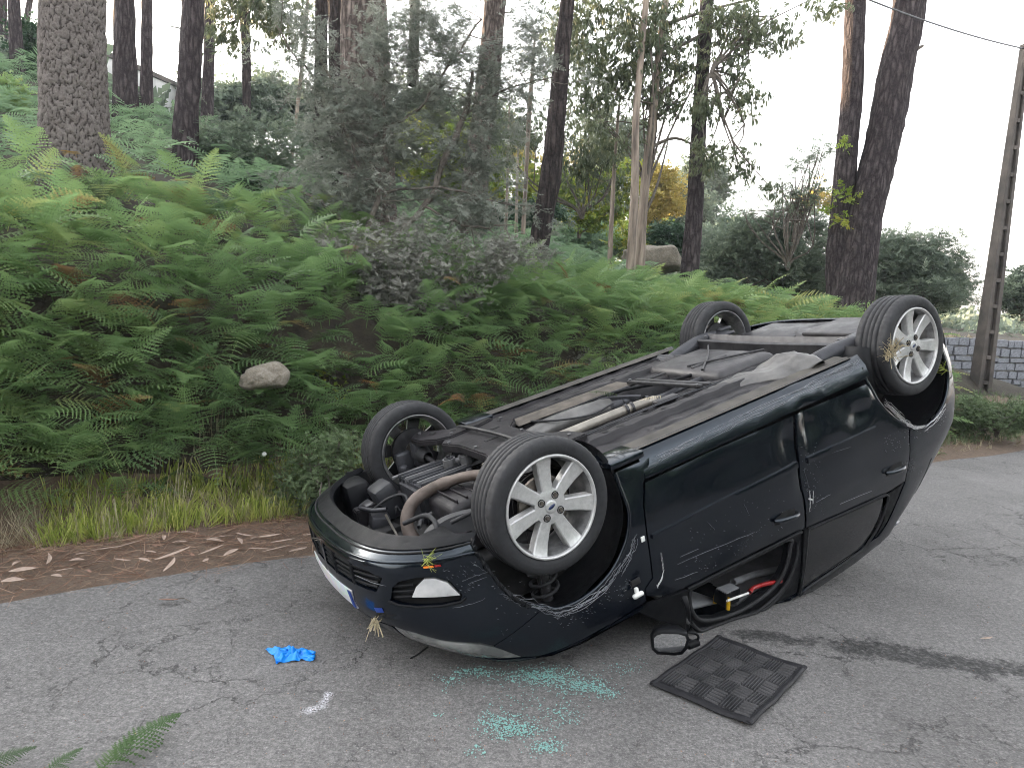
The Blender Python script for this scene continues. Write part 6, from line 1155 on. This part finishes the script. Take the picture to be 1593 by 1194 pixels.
bm = bmesh.new(); box(bm, (-.33, -.40, .42), (.12, .16, .20), Matrix.Rotation(.3, 3, 'Y'), .025); obj_bm('resonator_box', bm, M['plastic_grey'], car, auto=.6)
bm = bmesh.new(); box(bm, (-.12, .17, .41), (.26, .32, .17), Matrix.Rotation(.1, 3, 'Y'), .04); tube(bm, [(-.05, .22, .318), (-.05, .22, .328)], .018, 12); obj_bm('oil_sump', bm, M['floor'], car, auto=.9)
# engine mount with two round bushes
bm = bmesh.new(); tube(bm, [(.0, -.19, .262), (.0, -.19, .31)], .036, 18); tube(bm, [(.085, -.155, .262), (.085, -.155, .315)], .040, 18); box(bm, (.042, -.172, .285), (.10, .035, .03), Matrix.Rotation(.4, 3, 'Z'), .008); mt = obj_bm('engine_mount', bm, M['cast'], car, auto=.6)
for x, y in ((.0, -.19), (.085, -.155)):
    bm = bmesh.new(); tube(bm, [(x, y, .256), (x, y, .262)], .026, 16); obj_bm('bush', bm, M['rubber'], mt, auto=.6); bm = bmesh.new(); tube(bm, [(x, y, .244), (x, y, .257)], .011, 6); obj_bm('bolt', bm, M['nut'], mt, smooth=False)
# brown down pipe
dp = [cpx(768, 736, 2, .26), cpx(730, 740, 2, .27), cpx(703, 747, 2, .285), cpx(672, 760, 2, .31), cpx(646, 777, 2, .34), cpx(634, 800, 2, .39), cpx(635, 822, 2, .45), cpx(645, 842, 2, .51)]
dpo_r = np.interp(np.linspace(0, 1, 43), [0, .3, .32, .36, .38, 1], [.026, .028, .034, .034, .032, .034]); V, F = tube_arr(smoothpath(dp, 6), dpo_r, 16); obj_np('down_pipe', V, F, M['pipe'], car, smooth=True)
# curved black belt cover, pale bracket, junk in the front
cv = [cpx(655, 842, 2, .42), cpx(662, 824, 2, .39), cpx(684, 806, 2, .36), cpx(712, 795, 2, .345), cpx(745, 788, 2, .34)]; bm = bmesh.new(); P = smoothpath(cv, 5); rows = []
for p in P: rows.append([bm.verts.new(p + np.array(o_)) for o_ in ((0, 0, 0), (.0, .05, .0), (-.03, .07, .10), (-.03, .0, .12))])
for i in range(len(rows) - 1):
    for j in range(4): bm.faces.new((rows[i][j], rows[i][(j + 1) % 4], rows[i + 1][(j + 1) % 4], rows[i + 1][j]))
obj_bm('belt_cover', bm, M['plastic_grey'], car, auto=.5)
a, b = cpx(748, 800, 2, .44), cpx(680, 838, 2, .50); bm = bmesh.new(); box(bm, (a + b) / 2 + [0, .02, .04], (.30, .10, .14), Matrix.Rotation(-.5, 3, 'Z'), .02); obj_bm('splash_cover', bm, M['plastic'], car, auto=.6)
P = [cpx(652, 820, 2, .45), cpx(656, 806, 2, .44), cpx(668, 800, 2, .435), cpx(682, 793, 2, .43)]; V, F = tube_arr(smoothpath(P, 4), .012, 8, .2); obj_np('pump_body', V, F, M['cast'], car, smooth=True)
P = [cpx(600, 800, 2, .40), cpx(608, 815, 2, .46), cpx(620, 836, 2, .52)]; V, F = tube_arr(P, .0065, 8); obj_np('steel_rod', V, F, M['pipe2'], car, smooth=True)
P = [cpx(560, 790, 2, .42), cpx(580, 794, 2, .41), cpx(602, 792, 2, .41)]; V, F = tube_arr(P, .013, 8); obj_np('rail_end', V, F, M['steel2'], car, smooth=True)
for (u, v, z, s_x, s_y, s_z, mt_) in ((572, 788, .44, .07, .10, .05, 'cast'), (590, 812, .50, .10, .16, .10, 'steel2'), (555, 775, .48, .10, .14, .08, 'plastic_grey'), (540, 770, .47, .06, .10, .06, 'plastic'), (600, 830, .55, .12, .2, .1, 'black'), (560, 752, .45, .16, .09, .16, 'plastic'), (585, 770, .55, .14, .2, .1, 'steel')):
    bm = bmesh.new(); box(bm, cpx(u, v, 2, z), (s_x, s_y, s_z), Matrix.Rotation(rng.uniform(-.5, .5), 3, 'Z') @ Matrix.Rotation(rng.uniform(-.4, .4), 3, 'Y'), .012); obj_bm('engine_part', bm, M[mt_], car, auto=.6)
for k in range(8):
    a = cpx(rng.uniform(535, 640), rng.uniform(770, 825), 2, .47); b = a + rng.normal(0, .09, 3) * [1, 1, .3]; V, F = tube_arr(smoothpath([a, (a + b) / 2 + rng.normal(0, .03, 3), b], 5), rng.uniform(.003, .008), 6); obj_np('hose', V, F, M['plastic'] if k % 2 else M['rubber'], car, smooth=True)
# bolts, clips and small lines that break up the underside
bolt_bm = bmesh.new(); bmesh.ops.create_cone(bolt_bm, cap_ends=True, segments=6, radius1=.011, radius2=.010, depth=.012); bolt_me = bpy.data.meshes.new('bolt'); bolt_bm.to_mesh(bolt_me); bolt_bm.free(); bolt_me.materials.append(M['cast'])
for (x, y, z) in [(.05, .25, .196), (.05, -.25, .196), (.45, .36, .196), (.45, -.36, .196), (.12, .36, .182), (.12, -.36, .182), (.38, .0, .196), (.09, .0, .196), (.02, .60, .182), (.02, -.60, .182), (1.94, .53, .236), (1.94, -.53, .236), (1.32, -.21, .206), (1.36, .34, .206), (2.33, .55, .195), (2.33, -.55, .195)]:
    q = bpy.data.objects.new('bolt', bolt_me); COL.objects.link(q); q.parent = car; q.location = (x, y, z)
for P, r, mt_ in (([(.30, -.60, .27), (.22, -.45, .185), (.24, 0, .176), (.22, .45, .185), (.30, .60, .27)], .011, 'steel'), ([(.42, .30, .25), (.8, .335, .228), (1.3, .335, .228), (1.9, .36, .25)], .005, 'rubber'), ([(.42, .32, .25), (.8, .350, .228), (1.3, .352, .228), (1.9, .38, .25)], .004, 'steel2'), ([(.5, -.10, .20), (.62, .02, .215), (.78, .10, .225), (.95, .08, .215)], .006, 'rubber'), ([(-.30, .42, .36), (-.2, .48, .33), (-.05, .5, .33), (.05, .45, .3)], .010, 'rubber'), ([(-.42, .10, .40), (-.34, .22, .36), (-.36, .38, .37), (-.44, .46, .42)], .012, 'rubber'), ([(-.46, -.30, .42), (-.36, -.22, .36), (-.30, -.14, .36), (-.38, .02, .44)], .008, 'rubber'), ([(-.20, .02, .33), (-.12, .05, .305), (-.02, .08, .32)], .007, 'cast')):
    V, F = tube_arr(smoothpath(P, 6), r, 7); obj_np('underside_line', V, F, M[mt_], car, smooth=True)
for k in range(5):
    bm = bmesh.new(); box(bm, (-.20 + .055 * k, .17, .325), (.010, .26, .02), Matrix.Rotation(.1, 3, 'Y'), .003); obj_bm('sump_rib', bm, M['floor'], car, auto=.6)
for side in (1, -1):
    plate('chassis_rail', [(-.52, side * .46), (.42, side * .46), (.42, side * .38), (-.52, side * .38)][::side], .42, .52, 'floor')
    bm = bmesh.new(); box(bm, (-.44, side * .60, .42), (.14, .20, .22), bev=.03); obj_bm('bumper_bracket', bm, M['plastic'], car, auto=.6)
bm = bmesh.new(); box(bm, (-.60, 0, .52), (.06, 1.0, .16), bev=.02); obj_bm('bumper_beam', bm, M['steel'], car, auto=.6)

# ------------------------------------------------ wheels
TY = [(.223, .086), (.232, .098), (.245, .1015), (.262, .1035), (.278, .1015), (.289, .095), (.2955, .085), (.2985, .066), (.2992, .050), (.292, .0485), (.292, .0425), (.2995, .041), (.2998, .018), (.2925, .0165), (.2925, .0105), (.30, .009), (.30, 0)]
TY = TY + [(r, -y) for r, y in TY[::-1][1:]] + [(.218, -.07), (.218, .07)]
seg = 168; V, F = lathe_y(TY, seg); V = V.reshape(seg, len(TY), 3).copy()
for j, (r, y) in enumerate(TY):
    if abs(y) > .048 and r > .288:
        for i in range(seg):
            if i % 3 == 0: V[i, j, [0, 2]] *= (1 - .0075 * (abs(y) < .09))
    if .24 < r < .28 and abs(y) > .09:
        for i in range(seg): V[i, j, 1] += .0009 * math.copysign(1, y) * (1 if (i * 7 // 3) % 5 in (1, 2) else 0)
tyre_me = mesh_np('tyre', V.reshape(-1, 3), F, smooth=True); tyre_me.materials.append(M['rubber'])
RM = [(.2262, .088), (.2262, .096), (.2225, .1015), (.2185, .1005), (.2150, .094), (.2120, .080), (.2060, .070), (.200, .03), (.197, -.05), (.205, -.082), (.214, -.090), (.219, -.0985), (.2245, -.099), (.2262, -.094), (.2262, -.086), (.221, -.080), (.212, -.06), (.205, 0), (.212, .06), (.221, .078)]
V, F = lathe_y(RM, 96); rim_me = mesh_np('wheel_rim', V, F, smooth=True); rim_me.materials.append(M['alloy_in'])
V, F = lathe_y([(.2268, .094), (.2262, .1005), (.2225, .1035), (.2175, .1025), (.2135, .096), (.2125, .088)], 96, closed=False); lip_me = mesh_np('rim_lip', V, F, smooth=True); lip_me.materials.append(M['alloy'])
bm = bmesh.new()
for k in range(7):
    a = math.radians(k * 360 / 7); ca, sa = math.cos(a), math.sin(a)
    st = [(.055, .0255, .082), (.10, .0272, .078), (.16, .0315, .080), (.205, .0365, .088), (.2165, .0375, .0955)]; rr_ = []
    for r, w_, y in st: rr_.append([bm.verts.new((r * ca - q * sa, yy, r * sa + q * ca)) for q, yy in ((-w_ - .006, y - .036), (-w_ - .001, y - .005), (-w_ + .004, y), (w_ - .004, y), (w_ + .001, y - .005), (w_ + .006, y - .036))])
    for i in range(len(rr_) - 1):
        for j in range(5): bm.faces.new((rr_[i][j], rr_[i][j + 1], rr_[i + 1][j + 1], rr_[i + 1][j]))
        bm.faces.new((rr_[i][5], rr_[i][0], rr_[i + 1][0], rr_[i + 1][5]))
    bm.faces.new(rr_[0]); bm.faces.new(rr_[-1][::-1])
hub = lathe_y([(.0, .0835), (.034, .0835), (.050, .0828), (.068, .0815), (.0775, .079), (.0795, .070), (.079, .045), (.0, .045)], 42, closed=False)
vs = [bm.verts.new(v) for v in hub[0]]
for f in hub[1]:
    try: bm.faces.new([vs[i] for i in f])
    except ValueError: pass
bmesh.ops.remove_doubles(bm, verts=bm.verts[:], dist=1e-5); bmesh.ops.recalc_face_normals(bm, faces=bm.faces[:])
for f in bm.faces: f.smooth = True
for e in bm.edges:
    if len(e.link_faces) == 2 and e.calc_face_angle(0) > .5: e.smooth = False
spoke_me = bpy.data.meshes.new('spokes'); bm.to_mesh(spoke_me); bm.free(); spoke_me.materials.append(M['alloy']); spoke_me.materials.append(M['steel'])
for p_ in spoke_me.polygons: p_.material_index = 1 if p_.normal.y < -.2 else 0
V, F = lathe_y([(.0, .090), (.020, .0895), (.027, .088), (.030, .084), (.030, .080)], 30, closed=False); cap_me = mesh_np('centre_cap', V, F, smooth=True); cap_me.materials.append(M['alloy'])
V, F = lathe_y([(.0, .0035), (.017, .003), (.020, 0)], 28, closed=False); V = V * [1, 1, .42]; badge_me = mesh_np('oval_badge', V, F, smooth=True); badge_me.materials.append(M['blue'])
bm = bmesh.new(); bmesh.ops.create_cone(bm, cap_ends=True, segments=6, radius1=.0105, radius2=.0095, depth=.016, matrix=Matrix.Rotation(-PI / 2, 4, 'X')); me_ = bpy.data.meshes.new('wheel_nut'); bm.to_mesh(me_); bm.free(); nut_me = me_; nut_me.materials.append(M['disc'])
V, F = lathe_y([(.0135, .0), (.0145, .006), (.0165, .006), (.0175, -.006)], 18, closed=False); nr_me = mesh_np('nut_seat', V, F, smooth=True); nr_me.materials.append(M['black'])
V, F = lathe_y([(.05, .03), (.125, .03), (.125, .012), (.05, .012), (.05, -.03), (.0, -.03), (.0, .05), (.05, .05)], 60, closed=False); disc_me = mesh_np('brake_disc', V, F, smooth=False); disc_me.materials.append(M['disc'])
V, F = lathe_y([(.045, -.02), (.13, -.02), (.135, -.005)], 40, closed=False); shd_me = mesh_np('dust_plate', V, F); shd_me.materials.append(M['steel'])
def wheel(x, y, z, base, side, label=None):
    o = link('wheel', tyre_me, None, car); o.location = (x, y, z); Rz = Matrix.Rotation(0 if side > 0 else PI, 4, 'Z') @ Matrix.Rotation(-math.radians(base), 4, 'Y'); o.rotation_euler = Rz.to_euler()
    for nm, me in (('wheel_rim', rim_me), ('rim_lip', lip_me), ('spokes', spoke_me), ('centre_cap', cap_me), ('brake_disc', disc_me), ('dust_plate', shd_me)): link(nm, me, None, o)
    b = link('oval_badge', badge_me, None, o); b.location = (0, .0885, 0); b.rotation_euler = (0, math.radians(35), 0)
    for k in range(4):
        a = math.radians(20 + 90 * k); q = link('wheel_nut', nut_me, None, o); q.location = (.052 * math.cos(a), .086, .052 * math.sin(a)); q = link('nut_seat', nr_me, None, o); q.location = (.052 * math.cos(a), .0815, .052 * math.sin(a))
    a = math.radians(51); bm = bmesh.new(); tube(bm, [(.20 * math.cos(a), .03, .20 * math.sin(a)), (.193 * math.cos(a), .062, .193 * math.sin(a))], .004, 6); obj_bm('valve', bm, M['cast'], o); return o
wheel(0, .745, .30, 16, 1); wheel(2.615, .745, .30, 14, 1); wheel(0, -.745, .30, 40, -1); wheel(2.615, -.745, .30, 5, -1)

# ------------------------------------------------ hanging mirror (part of the car) and things inside
mw = lambda u, v, d: w2c(at(u, v, d))
Mi = empty('mirror_tmp'); bpy.data.objects.remove(Mi)
dm = 3.10; cc = [at(u, v, dm) for u, v in ((1013, 990), (1022, 984), (1060, 984), (1070, 988), (1072, 995), (1066, 1012), (1058, 1018), (1020, 1017), (1014, 1010))]
def plane_loop(px, d0, slope=.25): return [np.array(at(u, v, d0 - slope * (u - 1040) / FPX * d0)) for u, v in px]
outer = plane_loop([(1013, 992), (1018, 984), (1030, 981), (1058, 982), (1070, 986), (1073, 994), (1070, 1008), (1062, 1017), (1050, 1019), (1022, 1017), (1014, 1010)], dm); inner = plane_loop([(1017, 993), (1021, 988), (1031, 985), (1056, 986), (1066, 989), (1068, 995), (1065, 1006), (1059, 1013), (1049, 1015), (1024, 1013), (1018, 1008)], dm)
back = np.array([.0, 1.0, .12]); bm = bmesh.new(); loops = [inner, outer, [p + back * .03 for p in outer], [np.mean(outer, 0) + (p - np.mean(outer, 0)) * .8 + back * .075 for p in outer]]
vl = [[bm.verts.new(w2c(p)) for p in L_] for L_ in loops]
for a, b in ((0, 1), (1, 2), (2, 3)):
    for i in range(11): bm.faces.new((vl[a][i], vl[a][(i + 1) % 11], vl[b][(i + 1) % 11], vl[b][i]))
bm.faces.new(vl[3]); mir = obj_bm('wing_mirror', bm, M['plastic'], car)
bm = bmesh.new(); ms = []
for i in range(11): ms.append(bm.verts.new(w2c(inner[i] + back * .002)))
bm.faces.new(ms); obj_bm('mirror_glass', bm, M['mirror'], mir, smooth=False)
def wt(pts, r, seg=8, noise=0): return tube_arr(np.array([w2c(p) for p in smoothpath(pts, 5)]), r, seg, noise)
V, F = wt([at(1070, 1004, dm + .04), at(1078, 1001, dm + .05), at(1086, 998, dm + .06)], .018, 10); obj_np('mirror_foot', V, F, M['plastic'], mir, smooth=True)
V, F = wt([at(1062, 985, dm + .03), at(1076, 983, dm + .04), at(1086, 988, dm + .05), at(1084, 996, dm + .05), at(1072, 994, dm + .05), at(1068, 986, dm + .04), at(1074, 975, dm + .02)], .006); obj_np('mirror_cable', V, F, M['plastic'], mir, smooth=True)
V, F = wt([at(1068, 985, dm + .03), at(1071, 960, dm + .0), at(1068, 940, dm - .02), at(1064, 928, dm)], [*np.linspace(.008, .011, 8), *np.linspace(.011, .016, 8)]); obj_np('mirror_arm', V, F, M['plastic'], mir, smooth=True)
bm = bmesh.new(); box(bm, w2c(at(1070, 965, dm + .0)), (.012, .012, .03), bev=.003); obj_bm('mirror_pin', bm, M['cast'], mir)
sheet('sun_visor', lambda u, v: np.stack([.80 + .22 * v - .05 * u, .60 - .42 * u, 1.36 + .06 * v - .10 + 0 * u], -1), 6, 6, 'lining2', solid=.018)
sheet('grab_rail', lambda u, v: np.stack([1.15 + .35 * v, .60 - .03 * u, 1.40 - .02 * np.sin(v * PI) + 0 * u], -1), 4, 10, 'lining2', solid=.012)
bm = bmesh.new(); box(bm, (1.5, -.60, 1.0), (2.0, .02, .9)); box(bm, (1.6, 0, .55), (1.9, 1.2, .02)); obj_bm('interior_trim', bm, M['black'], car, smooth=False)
def inside(u, v, z): return gnd(u, v, z)
zc = .17
a, b, c, d_ = [inside(u, v, zc) for u, v in ((1112, 913), (1130, 922), (1152, 912), (1136, 904))]
bx = empty('storage_box', (a + b + c + d_) / 4 - [0, 0, zc - .09], 'small black box with yellow pegs inside the open front window of the car', 'box')
L0 = bx.location; bm = bmesh.new(); prism(bm, [tuple((Vector(q) - L0)[:2]) for q in (a, b, c, d_)], 0, .07); obj_bm('case', bm, M['plastic'], bx, smooth=False)
bm = bmesh.new(); q4 = [Vector(q) - L0 for q in (a, b, c, d_)]; m_ = sum(q4, Vector()) / 4; prism(bm, [tuple((m_ + (q - m_) * .9)[:2]) for q in q4], .071, .076); obj_bm('lid', bm, M['lining2'], bx, smooth=False)
for (u, v) in ((1113, 929), (1133, 939)):
    p = inside(u, v, .11) - np.array(L0); V, F = tube_arr([p - [0, 0, .03], p, p + [0, 0, .035]], [.011, .011, .007], 10); obj_np('yellow_peg', V, F, M['yellow'], bx, smooth=True)
P = [inside(u, v, .17) for u, v in ((1131, 934), (1150, 927), (1164, 922))]; tl = empty('hand_tool', P[0], 'white and red handled tool lying beside the black box inside the car window', 'tool')
V, F = tube_arr(np.array(P) - P[0], .0065, 8); obj_np('blade', V, F, M['white'], tl, smooth=True)
P2 = [inside(u, v, .17) for u, v in ((1166, 921), (1172, 914), (1190, 908), (1215, 903))]; V, F = tube_arr(smoothpath(np.array(P2) - P[0], 4), .012, 8); obj_np('red_grip', V, F, M['red'], tl, smooth=True)
P = [inside(u, v, .12) for u, v in ((1140, 905), (1175, 893), (1215, 884))]; V, F = tube_arr(smoothpath(P, 6), .02, 8, .1); o = obj_np('grey_sleeve', V, F, M['lining2']); tag(o, 'ribbed grey folded blind lying behind the black box inside the car', 'blind')

# ------------------------------------------------ plants caught on the car
def tuft(name, label, base, n, ln, mat, spread, dirn, size=1.0):
    size *= .5
    V, F = [], []
    for k in range(n):
        b = base + rng.normal(0, spread, 3); d = dirn + rng.normal(0, .6, 3); d /= np.linalg.norm(d); l = ln * rng.uniform(.4, 1.1); m_ = b + d * l * .5 + rng.normal(0, l * .12, 3); e = b + d * l + [0, 0, -l * .25] + rng.normal(0, l * .15, 3); s_v = np.cross(d, [0.3, .7, .2]); s_v /= np.linalg.norm(s_v); w_ = rng.uniform(.0012, .0045) * size; i = len(V)
        V += [b - s_v * w_, b + s_v * w_, m_ + s_v * w_, m_ - s_v * w_, e]; F += [(i, i + 1, i + 2, i + 3), (i + 3, i + 2, i + 4, i + 4)]
    return tag(obj_np(name, V, F, M[mat], rnd=rng.uniform(.2, 1, len(V))), label, 'plant tuft')
def onw(u, v, y): return c2w(cpx(u, v, 1, y))
tuft('dry_plant_tuft', 'dry straw tuft jammed in the spokes of the upturned rear wheel', onw(1388, 545, .86), 90, .13, 'drygrass', .018, np.array([-.3, -.3, .5]))
tuft('dry_plant_tuft', 'straw clump at the lower edge of the tuft on the rear tyre', onw(1383, 552, .87), 60, .05, 'drygrass', .012, np.array([-.3, -.4, -.1]), 1.6)
tuft('grass_sprig', 'small green grass sprig caught behind the rear wheel on the bumper edge', onw(1468, 572, .8), 24, .1, 'grass', .01, np.array([-.8, -.2, .1]))
tuft('leaf_sprig', 'withered pale green sprig hanging from the corner of the front bumper', c2w(SPt(np.array([.50]), np.array([.60]), .02)[0]), 34, .12, 'drygrass', .008, np.array([.05, -.5, -.8]), 2.2)
tuft('grass_sprig', 'thin green grass blades lying along the bumper lip', c2w(SPt(np.array([.80]), np.array([.355]), .02)[0]), 26, .13, 'grass', .012, np.array([.9, .3, .0]), .7)
TV, TF = frond(13, 2, .2, 77)
for (u0, v0), (u1, v1), lab, m_ in (((972, 616), (905, 617), 'pale fern sprig lying on the underside beside the exhaust pipe', 'weed'), ((1035, 615), (990, 630), 'dry fern scrap on the underside next to the cross brace', 'drygrass')):
    A, B = c2w(cpx(u0, v0, 2, .20)), c2w(cpx(u1, v1, 2, .20)); v = B - A; V, F, R = scatter([(TV * [1, .6, 1], TF)], np.array([A]), np.array([math.atan2(v[1], v[0])]), np.array([-math.asin(v[2] / np.linalg.norm(v))]), np.array([.2]), np.array([np.linalg.norm(v)])); tag(obj_np('fern_sprig', V, F, M[m_], rnd=R), lab, 'fern sprig')
V, F = tube_arr(smoothpath([c2w(SPt(np.array([.0]), np.array([.36]), .03)[0]), c2w(SPt(np.array([.10]), np.array([.335]), .03)[0]), c2w(SPt(np.array([.02]), np.array([.345]), .05)[0]), onw(487, 838, -.1)], 5), .0016, 5); tag(obj_np('twig', V, F, M['twig']), 'thin pale twig stuck on the nose of the front bumper', 'twig')
# ---------------------------------------------------------------- the evening air
bm = bmesh.new(); box(bm, (20, 0, 32), (760, 760, 68)); hz = obj_bm('haze', bm, None, smooth=False); hm = bpy.data.materials.new('haze'); hm.use_nodes = True; ht = hm.node_tree; ht.nodes.clear()
ho = ht.nodes.new('ShaderNodeOutputMaterial'); hv = ht.nodes.new('ShaderNodeVolumePrincipled'); hv.inputs['Color'].default_value = (.86, .90, 1, 1); hv.inputs['Density'].default_value = .0008; ht.links.new(hv.outputs[0], ho.inputs['Volume'])
hz.data.materials.append(hm); tag(hz, kind='stuff', label='thin pale evening haze hanging in the air under the trees', cat='haze')
